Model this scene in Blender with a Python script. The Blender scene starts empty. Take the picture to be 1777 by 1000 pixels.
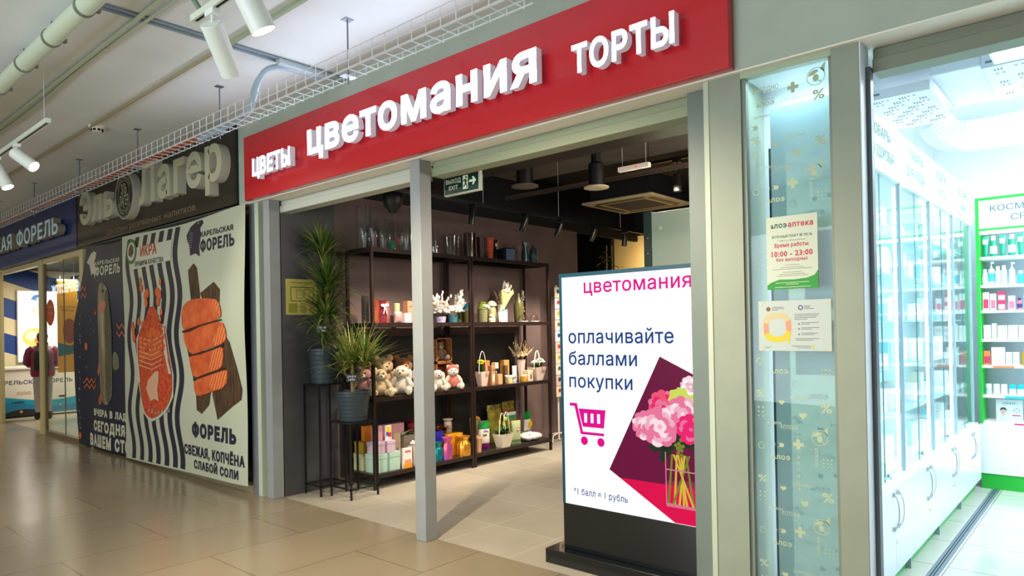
import bpy, bmesh, math, random
from mathutils import Vector, Matrix
from mathutils.geometry import delaunay_2d_cdt
scene = bpy.context.scene
COL = scene.collection
PI = math.pi

# ---------------------------------------------------------------- camera
F_PX, YAW, PITCH, ROLL = 1204.627, 0.7228, 0.0058, -0.019
cam_data = bpy.data.cameras.new('camera')
cam_data.sensor_width = 36.0
cam_data.lens = F_PX * 36.0 / 1777.0
cam_data.shift_y = 64.8 / 1777.0
cam_data.clip_end = 200
cam = bpy.data.objects.new('camera', cam_data)
COL.objects.link(cam)
_f = Vector((-math.sin(YAW) * math.cos(PITCH), math.cos(YAW) * math.cos(PITCH), math.sin(PITCH)))
_r = Vector((math.cos(YAW), math.sin(YAW), 0))
_u = _r.cross(_f)
_r2 = _r * math.cos(ROLL) + _u * math.sin(ROLL)
_u2 = -_r * math.sin(ROLL) + _u * math.cos(ROLL)
cam.matrix_world = Matrix(((_r2.x, _u2.x, -_f.x, 3.861), (_r2.y, _u2.y, -_f.y, -3.383), (_r2.z, _u2.z, -_f.z, 1.55), (0, 0, 0, 1)))
scene.camera = cam

# ---------------------------------------------------------------- colour management, world, room lights
scene.view_settings.view_transform = 'Standard'
scene.view_settings.look = 'None'
scene.view_settings.exposure = 0.0
scene.view_settings.gamma = 1.0
scene.view_settings.use_curve_mapping = False
world = bpy.data.worlds.new('world')
scene.world = world
world.use_nodes = True
world.node_tree.nodes['Background'].inputs[0].default_value = (0.86, 0.92, 0.86, 1)
world.node_tree.nodes['Background'].inputs[1].default_value = 0.15

def lamp(name, kind, loc, energy, color, target=None, size=0.2, size_y=None, spot=None, blend=0.4):
    d = bpy.data.lights.new(name, kind)
    d.energy = energy
    d.color = color
    if kind == 'AREA':
        d.size = size
        if size_y:
            d.shape = 'RECTANGLE'
            d.size_y = size_y
    else:
        d.shadow_soft_size = size
    if kind == 'SPOT':
        d.spot_size = math.radians(spot)
        d.spot_blend = blend
    o = bpy.data.objects.new(name, d)
    COL.objects.link(o)
    o.location = loc
    if target is not None:
        o.rotation_euler = (Vector(target) - Vector(loc)).to_track_quat('-Z', 'Y').to_euler()
    return o

WARM = (1.0, 0.80, 0.54)
NEUT = (1.0, 0.93, 0.80)
COOL = (0.80, 0.93, 1.0)
# unseen area lamps standing for the corridor's ceiling lights, added for general light
lamp('corridor_area_lamp', 'AREA', (3.0, -5.2, 3.55), 38, NEUT, (3.0, -5.2, 0), 2.4, 0.5)
# unseen cool area lamp added to brighten the facade and ceiling
lamp('cool_fill', 'AREA', (0.5, -6.6, 1.7), 250, (0.82, 0.93, 1.0), (-0.5, -1.0, 3.6), 5.0, 2.6)
lamp('corridor_area_lamp', 'AREA', (-2.5, -4.2, 3.55), 45, NEUT, (-2.5, -4.2, 0), 2.4, 0.5)
lamp('corridor_area_lamp', 'AREA', (-8.0, -4.2, 3.55), 60, WARM, (-8.0, -4.2, 0), 2.4, 0.5)
lamp('corridor_area_lamp', 'AREA', (-14.0, -3.6, 3.55), 110, WARM, (-14.0, -3.6, 0), 2.4, 0.5)
# pharmacy ceiling panels
lamp('pharmacy_area_lamp', 'AREA', (4.4, 1.6, 3.1), 85, COOL, (4.2, 1.9, 0), 1.6, 1.6)
lamp('pharmacy_area_lamp', 'AREA', (4.6, 3.6, 3.1), 80, COOL, (4.2, 3.6, 0), 1.4, 1.0)
lamp('case_fill', 'AREA', (2.62, 0.20, 1.4), 7, (0.80, 0.90, 1.0), (2.62, 0.34, 1.4), 0.05, 2.5)  # lamp added behind the board to brighten the case back
lamp('case_fill', 'AREA', (2.66, 0.10, 2.78), 3.0, (0.62, 0.82, 1.0), (2.66, 0.12, 0), 0.3, 0.05)  # lamp added at the case top to brighten the board
lamp('pharmacy_area_lamp', 'AREA', (4.3, 3.0, 2.9), 70, COOL, (3.5, 5.2, 2.9), 1.0, 0.5)  # wall wash added to brighten the pharmacy's back wall
# unseen area lamp for general light deep in the sales floor
lamp('shop_fill', 'AREA', (0.6, 2.6, 2.9), 40, (1.0, 0.88, 0.72), (0.6, 3.2, 0), 0.5, 0.5)
# unseen area lamp added to light the left wall and racks evenly
lamp('shop_fill', 'AREA', (2.0, 2.4, 2.5), 60, (1.0, 0.86, 0.74), (-2.1, 2.2, 1.9), 2.6, 0.5)
# left fish shop and the room behind the flower shop
lamp('fish_shop_luminaire', 'AREA', (-11.6, 1.6, 2.75), 130, NEUT, (-11.8, 1.6, 0), 1.6, 1.2)
lamp('back_room_luminaire', 'AREA', (-2.2, 7.4, 2.8), 60, WARM, (-2.2, 8.2, 2.2), 1.0, 0.6)

# ---------------------------------------------------------------- materials
_mats = {}
def lin(c):
    c = c / 255.0
    return c / 12.92 if c <= 0.04045 else ((c + 0.055) / 1.055) ** 2.4
def M(name, rgb=(128, 128, 128), rough=0.5, metal=0.0, emit=0.0, emit_rgb=None, alpha=1.0, trans=0.0, ior=1.45,
      noise=0.0, nscale=20.0, bump=0.0, bscale=120.0, coat=0.0, rgb2=None, sheen=0.0, sss=0.0):
    if name in _mats:
        return _mats[name]
    m = bpy.data.materials.new(name)
    m.use_nodes = True
    nt = m.node_tree
    b = nt.nodes['Principled BSDF']
    col = (lin(rgb[0]), lin(rgb[1]), lin(rgb[2]), 1)
    b.inputs['Base Color'].default_value = col
    b.inputs['Roughness'].default_value = rough
    b.inputs['Metallic'].default_value = metal
    b.inputs['Alpha'].default_value = alpha
    b.inputs['Transmission Weight'].default_value = trans
    b.inputs['IOR'].default_value = ior
    b.inputs['Coat Weight'].default_value = coat
    b.inputs['Sheen Weight'].default_value = sheen
    if emit > 0:
        e = emit_rgb or rgb
        b.inputs['Emission Color'].default_value = (lin(e[0]), lin(e[1]), lin(e[2]), 1)
        b.inputs['Emission Strength'].default_value = emit
    if noise > 0 or rgb2 or bump > 0:
        tc = nt.nodes.new('ShaderNodeTexCoord')
    if noise > 0 or rgb2:
        n = nt.nodes.new('ShaderNodeTexNoise')
        n.inputs['Scale'].default_value = nscale
        n.inputs['Detail'].default_value = 4
        nt.links.new(tc.outputs['Object'], n.inputs['Vector'])
        r = nt.nodes.new('ShaderNodeValToRGB')
        r.color_ramp.elements[0].position = 0.35
        r.color_ramp.elements[1].position = 0.65
        c2 = rgb2 or tuple(max(0, x * (1 - noise)) for x in rgb)
        r.color_ramp.elements[0].color = (lin(c2[0]), lin(c2[1]), lin(c2[2]), 1)
        r.color_ramp.elements[1].color = col
        nt.links.new(n.outputs['Fac'], r.inputs['Fac'])
        nt.links.new(r.outputs['Color'], b.inputs['Base Color'])
    if bump > 0:
        n2 = nt.nodes.new('ShaderNodeTexNoise')
        n2.inputs['Scale'].default_value = bscale
        n2.inputs['Detail'].default_value = 3
        nt.links.new(tc.outputs['Object'], n2.inputs['Vector'])
        bp = nt.nodes.new('ShaderNodeBump')
        bp.inputs['Strength'].default_value = bump
        bp.inputs['Distance'].default_value = 0.02
        nt.links.new(n2.outputs['Fac'], bp.inputs['Height'])
        nt.links.new(bp.outputs['Normal'], b.inputs['Normal'])
    _mats[name] = m
    return m

def tile_mat(name, rgb, mortar, bw, bh, offx, offy, offset, rough, msize=0.003, noise=0.06, nscale=1.5, rgbb=None, turn=0.0):
    m = bpy.data.materials.new(name)
    m.use_nodes = True
    nt = m.node_tree
    b = nt.nodes['Principled BSDF']
    tc = nt.nodes.new('ShaderNodeTexCoord')
    mp = nt.nodes.new('ShaderNodeMapping')
    mp.inputs['Location'].default_value = (offx, offy, 0)
    mp.inputs['Rotation'].default_value = (0, 0, turn)
    nt.links.new(tc.outputs['Object'], mp.inputs['Vector'])
    br = nt.nodes.new('ShaderNodeTexBrick')
    br.inputs['Scale'].default_value = 1.0
    br.inputs['Brick Width'].default_value = bw
    br.inputs['Row Height'].default_value = bh
    br.inputs['Mortar Size'].default_value = msize
    br.inputs['Mortar Smooth'].default_value = 0.3
    br.offset = offset
    c = [lin(x) for x in rgb]
    c2 = [lin(x) for x in (rgbb or tuple(x * 0.95 for x in rgb))]
    br.inputs['Color1'].default_value = (*c, 1)
    br.inputs['Color2'].default_value = (*c2, 1)
    br.inputs['Mortar'].default_value = (lin(mortar[0]), lin(mortar[1]), lin(mortar[2]), 1)
    nt.links.new(mp.outputs['Vector'], br.inputs['Vector'])
    n = nt.nodes.new('ShaderNodeTexNoise')
    n.inputs['Scale'].default_value = nscale
    n.inputs['Detail'].default_value = 6
    nt.links.new(tc.outputs['Object'], n.inputs['Vector'])
    mx = nt.nodes.new('ShaderNodeMix')
    mx.data_type = 'RGBA'
    mx.blend_type = 'MULTIPLY'
    mx.inputs[0].default_value = noise * 4
    nt.links.new(br.outputs['Color'], mx.inputs[6])
    nt.links.new(n.outputs['Color'], mx.inputs[7])
    hs = nt.nodes.new('ShaderNodeRGBToBW')
    nt.links.new(n.outputs['Color'], hs.inputs[0])
    nt.links.new(hs.outputs[0], mx.inputs[7])
    nt.links.new(mx.outputs[2], b.inputs['Base Color'])
    mr = nt.nodes.new('ShaderNodeMapRange')
    mr.inputs[3].default_value = rough * 0.75
    mr.inputs[4].default_value = rough * 1.3
    nt.links.new(n.outputs['Fac'], mr.inputs[0])
    nt.links.new(mr.outputs[0], b.inputs['Roughness'])
    _mats[name] = m
    return m

def thin_glass(name, tint=(250, 255, 253), rough=0.04, ior=1.5, base=0.0, film=None):
    """clear sheet or vessel glass: see-through with mirror-like highlights"""
    if name in _mats: return _mats[name]
    m = bpy.data.materials.new(name)
    m.use_nodes = True
    nt = m.node_tree
    nt.nodes.clear()
    out = nt.nodes.new('ShaderNodeOutputMaterial')
    tr = nt.nodes.new('ShaderNodeBsdfTransparent')
    tr.inputs[0].default_value = (*[lin(x) for x in tint], 1)
    gl = nt.nodes.new('ShaderNodeBsdfGlossy')
    gl.inputs['Roughness'].default_value = rough
    fr = nt.nodes.new('ShaderNodeFresnel')
    fr.inputs[0].default_value = ior
    ad = nt.nodes.new('ShaderNodeMath')
    ad.operation = 'ADD'
    ad.use_clamp = True
    ad.inputs[1].default_value = base
    nt.links.new(fr.outputs[0], ad.inputs[0])
    mx = nt.nodes.new('ShaderNodeMixShader')
    ge = nt.nodes.new('ShaderNodeNewGeometry')
    sb = nt.nodes.new('ShaderNodeMath')
    sb.operation = 'SUBTRACT'
    sb.inputs[0].default_value = 1.0
    nt.links.new(ge.outputs['Backfacing'], sb.inputs[1])
    mu = nt.nodes.new('ShaderNodeMath')
    mu.operation = 'MULTIPLY'
    nt.links.new(ad.outputs[0], mu.inputs[0])
    nt.links.new(sb.outputs[0], mu.inputs[1])
    nt.links.new(mu.outputs[0], mx.inputs[0])
    nt.links.new(tr.outputs[0], mx.inputs[1])
    nt.links.new(gl.outputs[0], mx.inputs[2])
    nt.links.new(mx.outputs[0], out.inputs[0])
    _mats[name] = m
    return m

# ---------------------------------------------------------------- mesh builder
class Fr:
    """a flat frame: origin, right, up, normal = right x up"""
    def __init__(s, O, R, U):
        s.O = Vector(O); s.R = Vector(R); s.U = Vector(U); s.N = s.R.cross(s.U)
    def __call__(s, a, b, c=0.0):
        return s.O + s.R * a + s.U * b + s.N * c
def front(y):               # a surface facing the corridor
    return Fr((0, y, 0), (1, 0, 0), (0, 0, 1))

_tcache = {}
_gcache = {}
_acache = {}
_dg = bpy.context.evaluated_depsgraph_get()
def _contours(body, res):
    cu = bpy.data.curves.new('lettering', 'FONT')
    cu.body = body
    cu.size = 1.0
    o = bpy.data.objects.new('lettering', cu)
    c = o.to_curve(_dg)
    out = []
    for sp in c.splines:
        bp = sp.bezier_points
        n = len(bp)
        pts = []
        for i in range(n):
            p, q = bp[i], bp[(i + 1) % n]
            p0, p1, p2, p3 = p.co.xy, p.handle_right.xy, q.handle_left.xy, q.co.xy
            ch = p3 - p0
            def off(h):
                d = h - p0
                return abs(ch.x * d.y - ch.y * d.x) / max(ch.length, 1e-6)
            k = 1 if max(off(p1), off(p2)) < 0.002 else res
            for j in range(k):
                t = j / k
                pts.append(p0 * (1 - t) ** 3 + p1 * 3 * t * (1 - t) ** 2 + p2 * 3 * t * t * (1 - t) + p3 * t ** 3)
        if len(pts) > 2:
            out.append(pts)
    o.to_curve_clear()
    bpy.data.objects.remove(o)
    bpy.data.curves.remove(cu)
    return out
def _minx(cs): return min(p.x for c in cs for p in c)
def _advance(ch):
    if ch not in _acache:
        b0 = _minx(_contours('|', 1))
        cs = _contours(ch + '|', 1)
        _acache[ch] = max(min(p.x for p in c) for c in cs) - b0
    return _acache[ch]
def _glyph(ch, bold, res):
    k = (ch, bold, res)
    if k in _gcache:
        return _gcache[k]
    cs = _contours(ch, res) if ch != ' ' else []
    if not cs:
        _gcache[k] = ([], [], [])
        return _gcache[k]
    vs = []; es = []
    for c in cs:
        n0 = len(vs)
        vs += c
        es += [(n0 + i, n0 + (i + 1) % len(c)) for i in range(len(c))]
    P, _, tris, _, _, _ = delaunay_2d_cdt(vs, es, [], 0, 1e-5)
    segs = [(c[i], c[(i + 1) % len(c)]) for c in cs for i in range(len(c))]
    def wind(x, y):
        w = 0
        for a, b in segs:
            if (a.y <= y) != (b.y <= y):
                xi = a.x + (y - a.y) * (b.x - a.x) / (b.y - a.y)
                if xi > x: w += 1 if b.y > a.y else -1
        return w
    fs = []
    for t in tris:
        cx = sum(P[i].x for i in t) / len(t); cy = sum(P[i].y for i in t) / len(t)
        if wind(cx, cy) != 0:
            ar = sum(P[t[i]].x * P[t[(i + 1) % len(t)]].y - P[t[(i + 1) % len(t)]].x * P[t[i]].y for i in range(len(t)))
            fs.append(tuple(t if ar > 0 else t[::-1]))
    es = set()
    for f in fs:
        for i in range(len(f)): es.add((f[i], f[(i + 1) % len(f)]))
    border = [e for e in es if (e[1], e[0]) not in es]
    if bold:
        nxt = {}; prv = {}; multi = set()
        for a, b in border:
            if a in nxt: multi.add(a)
            nxt[a] = b; prv[b] = a
        Q = list(P)
        for i in nxt:
            if i not in prv or i in multi: continue
            d1 = (P[i] - P[prv[i]]); d2 = (P[nxt[i]] - P[i])
            if d1.length < 1e-6 or d2.length < 1e-6: continue
            d1.normalize(); d2.normalize()
            n1 = Vector((d1.y, -d1.x)); n2 = Vector((d2.y, -d2.x))
            n = n1 + n2
            if n.length < 1e-4: continue
            n.normalize()
            Q[i] = P[i] + n * (bold / max(0.5, n.dot(n1)))
        P = Q
    _gcache[k] = (P, fs, border)
    return _gcache[k]
def text2d(body, bold=0.0, res=3, extrude=0.0, space=1.0):
    """outline lettering of the built-in face, thickened by moving its outline; returns vertices, faces, bounds"""
    k = (body, bold, res, extrude, space)
    if k in _tcache:
        return _tcache[k]
    vs = []; fs = []; x = 0.0
    for ch in body:
        P, F, B = _glyph(ch, bold, res)
        n0 = len(vs); n = len(P)
        if extrude:
            vs += [(p.x + x, p.y, 0.5) for p in P] + [(p.x + x, p.y, -0.5) for p in P]
            fs += [tuple(n0 + i for i in f) for f in F] + [tuple(n0 + n + i for i in reversed(f)) for f in F]
            fs += [(n0 + b, n0 + a, n0 + n + a, n0 + n + b) for a, b in B]
        else:
            vs += [(p.x + x, p.y, 0.0) for p in P]
            fs += [tuple(n0 + i for i in f) for f in F]
        x += (_advance(ch) + 2 * max(bold, 0)) * space
    if not vs: vs = [(0, 0, 0)]
    bb = (min(v[0] for v in vs), max(v[0] for v in vs), min(v[1] for v in vs), max(v[1] for v in vs))
    _tcache[k] = (vs, fs, bb)
    return _tcache[k]
CAP = 0.727                 # cap height of the built-in face at size 1

class MB:
    def __init__(s):
        s.v = []; s.f = []; s.m = []
    def add(s, vs, fs, mi=0):
        n = len(s.v)
        s.v.extend([Vector(v) for v in vs])
        for f in fs:
            s.f.append([i + n for i in f]); s.m.append(mi)
        return s
    def box(s, x0, x1, y0, y1, z0, z1, mi=0, R=None, o=None):
        vs = [Vector((x, y, z)) for x in (x0, x1) for y in (y0, y1) for z in (z0, z1)]
        if R is not None:
            o = Vector(o or (0, 0, 0))
            vs = [R @ (v - o) + o for v in vs]
        return s.add(vs, [(0, 1, 3, 2), (4, 6, 7, 5), (0, 4, 5, 1), (2, 3, 7, 6), (0, 2, 6, 4), (1, 5, 7, 3)], mi)
    def prism(s, pts, fr, c0, c1, mi=0):
        """closed outline (counter-clockwise) pushed from depth c0 to c1 along the frame's normal"""
        n = len(pts)
        vs = [fr(a, b, c0) for a, b in pts] + [fr(a, b, c1) for a, b in pts]
        fs = [tuple(range(n - 1, -1, -1)), tuple(range(n, 2 * n))]
        fs += [(i, (i + 1) % n, n + (i + 1) % n, n + i) for i in range(n)]
        return s.add(vs, fs, mi)
    def flat(s, pts, fr, c=0.001, mi=0, maxlen=0.0):
        """a printed outline lying on a frame (or on any surface function)"""
        if maxlen <= 0:
            return s.add([fr(a, b, c) for a, b in pts], [tuple(range(len(pts)))], mi)
        bm = bmesh.new()
        bv = [bm.verts.new((a, b, 0)) for a, b in pts]
        try:
            bm.faces.new(bv)
        except ValueError:
            bm.free(); return s
        bmesh.ops.triangulate(bm, faces=bm.faces[:])
        for k in range(5):
            es = [e for e in bm.edges if e.calc_length() > maxlen]
            if not es: break
            bmesh.ops.subdivide_edges(bm, edges=es, cuts=1)
            bmesh.ops.triangulate(bm, faces=bm.faces[:])
        bm.normal_update()
        bm.verts.index_update()
        vs = [fr(v.co.x, v.co.y, c) for v in bm.verts]
        fs = []
        for f in bm.faces:
            q = [v.index for v in f.verts]
            fs.append(q if f.normal.z >= 0 else q[::-1])
        bm.free()
        return s.add(vs, fs, mi)
    def text(s, body, fr, a, b, h=None, w=None, c=0.001, mi=0, bold=0.0, res=2, slant=0.0, align='l', space=1.0, depth=0.0, mi_side=None, rot=0.0):
        """lettering with cap height h (and width w if given), baseline-left at (a, b)"""
        vs, fs, bb = text2d(body, bold, res, 0.5 if depth else 0.0, space)
        sy = (h / CAP) if h else w / (bb[1] - bb[0])
        sx = (w / (bb[1] - bb[0])) if w else sy
        W = (bb[1] - bb[0]) * sx
        a0 = a - (W / 2 if align == 'c' else W if align == 'r' else 0)
        out = []
        cr, sr = math.cos(rot), math.sin(rot)
        for v in vs:
            x = (v[0] - bb[0]) * sx + v[1] * sy * slant; y = v[1] * sy
            out.append(fr(a0 + x * cr - y * sr, b + x * sr + y * cr, c + (v[2] + 0.5) * depth if depth else c))
        if not depth or mi_side is None:
            return s.add(out, fs, mi)
        ff = []; sf = []
        for f in fs:
            (ff if all(vs[i][2] > 0.4 for i in f) else sf).append(f)
        s.add(out, ff, mi)
        n = len(s.v) - len(out)
        for f in sf:
            s.f.append([i + n for i in f]); s.m.append(mi_side)
        return s
    def ring_loft(s, rings, mi=0, cap=True, close=True):
        n = len(rings[0])
        vs = [p for r in rings for p in r]
        fs = []
        for k in range(len(rings) - 1):
            for i in range(n if close else n - 1):
                j = (i + 1) % n
                fs.append((k * n + i, k * n + j, (k + 1) * n + j, (k + 1) * n + i))
        if cap:
            fs.append(tuple(range(n - 1, -1, -1)))
            fs.append(tuple((len(rings) - 1) * n + i for i in range(n)))
        return s.add(vs, fs, mi)
    def tube(s, pts, r, n=8, mi=0, cap=True):
        pts = [Vector(p) for p in pts]
        rr = r if isinstance(r, (list, tuple)) else [r] * len(pts)
        rings = []
        up = None
        for i, p in enumerate(pts):
            t = (pts[min(i + 1, len(pts) - 1)] - pts[max(i - 1, 0)]).normalized()
            if up is None:
                up = Vector((0, 0, 1)) if abs(t.z) < 0.9 else Vector((1, 0, 0))
            a = t.cross(up).normalized()
            b = a.cross(t).normalized()
            up = b
            rings.append([p + (a * math.cos(2 * PI * k / n) + b * math.sin(2 * PI * k / n)) * rr[i] for k in range(n)])
        return s.ring_loft([list(reversed(q)) for q in rings], mi, cap)
    def lathe(s, prof, n=20, mi=0, c=(0, 0, 0), cap=True, flute=0.0, nf=0):
        c = Vector(c)
        rings = []
        for r, z in prof:
            ring = []
            for k in range(n):
                a = 2 * PI * k / n
                q = r * (1 + (flute * math.cos(nf * a) if nf else 0))
                ring.append(c + Vector((q * math.cos(a), q * math.sin(a), z)))
            rings.append(ring)
        return s.ring_loft(rings, mi, cap)
    def ball(s, c, rx, ry=None, rz=None, n=12, m=8, mi=0, R=None):
        ry = ry or rx; rz = rz or rx
        c = Vector(c)
        vs = []
        for i in range(m + 1):
            t = PI * i / m
            for k in range(n):
                a = 2 * PI * k / n
                p = Vector((rx * math.sin(t) * math.cos(a), ry * math.sin(t) * math.sin(a), rz * math.cos(t)))
                if R is not None: p = R @ p
                vs.append(c + p)
        fs = []
        for i in range(m):
            for k in range(n):
                j = (k + 1) % n
                if i == 0: fs.append((k, (i + 1) * n + k, (i + 1) * n + j))
                elif i == m - 1: fs.append((i * n + k, (i + 1) * n + k, i * n + j))
                else: fs.append((i * n + k, (i + 1) * n + k, (i + 1) * n + j, i * n + j))
        return s.add(vs, fs, mi)
    def disc(s, fr, a, b, r, c=0.001, mi=0, n=24, ry=None):
        return s.flat([(a + r * math.cos(2 * PI * k / n), b + (ry or r) * math.sin(2 * PI * k / n)) for k in range(n)], fr, c, mi)
    def ringp(s, fr, a, b, r0, r1, c=0.001, mi=0, n=28):
        vs = [fr(a + r * math.cos(2 * PI * k / n), b + r * math.sin(2 * PI * k / n), c) for r in (r0, r1) for k in range(n)]
        return s.add(vs, [(k, n + k, n + (k + 1) % n, (k + 1) % n) for k in range(n)], mi)
    def build(s, name, mats, parent=None, loc=(0, 0, 0), rz=0.0, smooth=35, bevel=0.0, rot=None):
        me = bpy.data.meshes.new(name)
        me.from_pydata([tuple(v) for v in s.v], [], s.f)
        if not isinstance(mats, (list, tuple)): mats = [mats]
        for m in mats: me.materials.append(m)
        for p, mi in zip(me.polygons, s.m): p.material_index = mi
        if smooth:
            me.polygons.foreach_set('use_smooth', [True] * len(me.polygons))
            me.set_sharp_from_angle(angle=math.radians(smooth))
        me.update()
        o = bpy.data.objects.new(name, me)
        COL.objects.link(o)
        o.parent = parent
        o.location = loc
        o.rotation_euler = rot if rot is not None else (0, 0, rz)
        if bevel:
            md = o.modifiers.new('bevel', 'BEVEL')
            md.width = bevel; md.segments = 2; md.limit_method = 'ANGLE'; md.angle_limit = math.radians(40)
        return o

def tag(o, label, cat, group=None, kind=None):
    if label: o['label'] = label
    if cat: o['category'] = cat
    if group: o['group'] = group
    if kind: o['kind'] = kind
    return o
def thing(name, label, cat, loc=(0, 0, 0), rz=0.0, group=None):
    o = bpy.data.objects.new(name, None)
    o.empty_display_size = 0.1
    COL.objects.link(o)
    o.location = loc
    o.rotation_euler = (0, 0, rz)
    return tag(o, label, cat, group)
def struct(name, mb, mats, **k):
    o = mb.build(name, mats, **k)
    o['kind'] = 'structure'
    return o
def dup(root, loc, rz=None, label=None, group=None, scale=None):
    r = root.copy(); COL.objects.link(r)
    r.location = loc
    if rz is not None: r.rotation_euler = (0, 0, rz)
    if label: r['label'] = label
    if group: r['group'] = group
    if scale: r.scale = scale
    for ch in list(root.children):
        c = ch.copy(); COL.objects.link(c); c.parent = r
        for g in list(ch.children):
            d = g.copy(); COL.objects.link(d); d.parent = c
    return r
def rotz(a): return Matrix.Rotation(a, 3, 'Z')
def rotx(a): return Matrix.Rotation(a, 3, 'X')
def roty(a): return Matrix.Rotation(a, 3, 'Y')
# ---------------------------------------------------------------- shared materials
WALLP = M('wall_paint_grey', (178, 188, 172), 0.6, noise=0.05, nscale=3)
WALLD = M('wall_paint_olive', (150, 158, 140), 0.5, noise=0.04, nscale=4)
STEEL = M('painted_steel_grey', (148, 152, 152), 0.4, noise=0.03, nscale=6)
STEELD = M('painted_steel_teal_grey', (112, 124, 118), 0.45, noise=0.04, nscale=5)
LTRIM = M('light_trim', (186, 195, 172), 0.45)
WHITEP = M('white_paint', (242, 236, 222), 0.6)
BLACK = M('black_paint', (18, 18, 19), 0.5)
BLACKM = M('black_metal', (20, 20, 21), 0.35)
DARK = M('dark_gap', (10, 11, 12), 0.8)
GALV = M('galvanised_wire', (226, 230, 232), 0.3, metal=0.25)
CHROME = M('chrome', (200, 205, 208), 0.2, metal=0.9)
PANE = thin_glass('window_pane_glass', (244, 250, 246), 0.02, 1.5)
WHITE = M('white_plastic', (232, 234, 232), 0.4)

# ---------------------------------------------------------------- the setting
FLOOR = tile_mat('mall_floor_tiles', (152, 138, 113), (84, 73, 58), 1.42, 0.71, 0.27, 0.255, 0.5, 0.21, msize=0.0032, noise=0.05, rgbb=(145, 131, 107), turn=PI / 2)
SFLOOR = tile_mat('shop_floor_tiles', (190, 181, 163), (238, 230, 206), 0.62, 0.62, 0.54, 0.59, 0.0, 0.40, msize=0.003, noise=0.10, nscale=2.5, rgbb=(180, 171, 153))
PFLOOR = tile_mat('pharmacy_floor_tiles', (206, 208, 198), (130, 130, 122), 0.6, 0.6, 0.0, 0.1, 0.0, 0.08, msize=0.004)
LFLOOR = tile_mat('fish_shop_floor_tiles', (205, 190, 160), (120, 108, 88), 1.2, 0.6, 0.0, 0.0, 0.5, 0.2, msize=0.003)
struct('floor_mall', MB().box(-24, 8, -7, 0.105, -0.1, 0), FLOOR)
struct('floor_flower_shop', MB().box(-2.14, 2.24, 0.105, 8.2, -0.1, 0.0), SFLOOR)
struct('floor_pharmacy', MB().box(2.24, 7, 0.105, 6.2, -0.1, 0.0), PFLOOR)
struct('floor_fish_shop', MB().box(-15, -2.14, 0.105, 5, -0.1, 0.0), LFLOOR)
CEIL = M('ceiling_paint', (228, 232, 230), 0.55, noise=0.05, nscale=0.8, bump=0.06, bscale=25)
struct('ceiling_mall', MB().box(-24, 8, -7, 0.2, 3.63, 3.75), CEIL)
# bulkhead above the shop fronts and its soffit
struct('wall_bulkhead_right', MB().box(-2.64, 8, -0.03, 0.10, 2.823, 3.63), WALLP)
struct('ceiling_soffit', MB().box(-2.64, 8, -0.028, 0.22, 2.815, 2.823), WHITEP)
struct('wall_bulkhead_left', MB().box(-24, -2.64, 0.0, 0.12, 2.83, 3.63), WALLP)
# flower shop shell
MAUVE = M('shop_wall_mauve', (118, 99, 95), 0.42, noise=0.10, nscale=2.2)
struct('wall_shop_left', MB().box(-2.22, -2.14, 0.72, 4.9, 0, 2.96), MAUVE)
struct('wall_shop_left_front', MB().box(-2.22, -2.14, 0.12, 0.72, 0, 2.96), M('shop_wall_unlit', (72, 72, 74), 0.4, noise=0.06, nscale=3))  # front end of the mauve wall, missing spotlight put into its colour
SDARK = M('shop_wall_charcoal', (52, 50, 50), 0.35, noise=0.08, nscale=3)
struct('wall_shop_left_lower', MB().box(-2.14, -2.128, 0.74, 3.45, 0.08, 1.50), SDARK)
BLK = M('black_ceiling_paint', (15, 15, 16), 0.7)
struct('wall_shop_left_upper', MB().box(-2.22, -2.14, 0.12, 6.6, 2.96, 3.6), BLK)
struct('wall_shop_right', MB().box(2.24, 2.30, 0.2, 8.2, 0, 3.6), M('shop_wall_grey', (120, 112, 108), 0.6))
struct('wall_shop_back', MB().box(-4.5, -2.60, 6.5, 6.6, 0, 3.6).box(-1.2, 2.24, 6.5, 6.6, 0, 3.6).box(-2.60, -1.2, 6.5, 6.6, 3.05, 3.6), BLK)
struct('wall_back_room', MB().box(-4.5, 2.24, 8.2, 8.3, 0, 3.6), M('tan_wall', (196, 170, 112), 0.6, noise=0.05, nscale=2))
struct('floor_alcove', MB().box(-4.5, -2.14, 4.9, 8.2, -0.1, 0.0), SFLOOR)
struct('wall_alcove', MB().box(-4.6, -4.5, 4.8, 8.2, 0, 3.6).box(-4.5, -2.22, 4.8, 4.9, 0, 3.6), SDARK)
struct('ceiling_flower_shop', MB().box(-4.6, 2.3, 0.2, 8.3, 3.6, 3.7), BLK)
# pharmacy shell
PW = M('pharmacy_wall', (238, 244, 247), 0.5)
struct('wall_pharmacy_left', MB().box(2.30, 2.36, 0.34, 5.3, 0, 3.5), PW)
struct('wall_pharmacy_back', MB().box(2.36, 7, 5.2, 5.3, 0, 3.5), PW)
struct('wall_pharmacy_right', MB().box(6.9, 7, 0.2, 5.2, 0, 3.5), PW)
struct('ceiling_pharmacy', MB().box(2.3, 7, 0.1, 5.3, 3.5, 3.6), PW)
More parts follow.
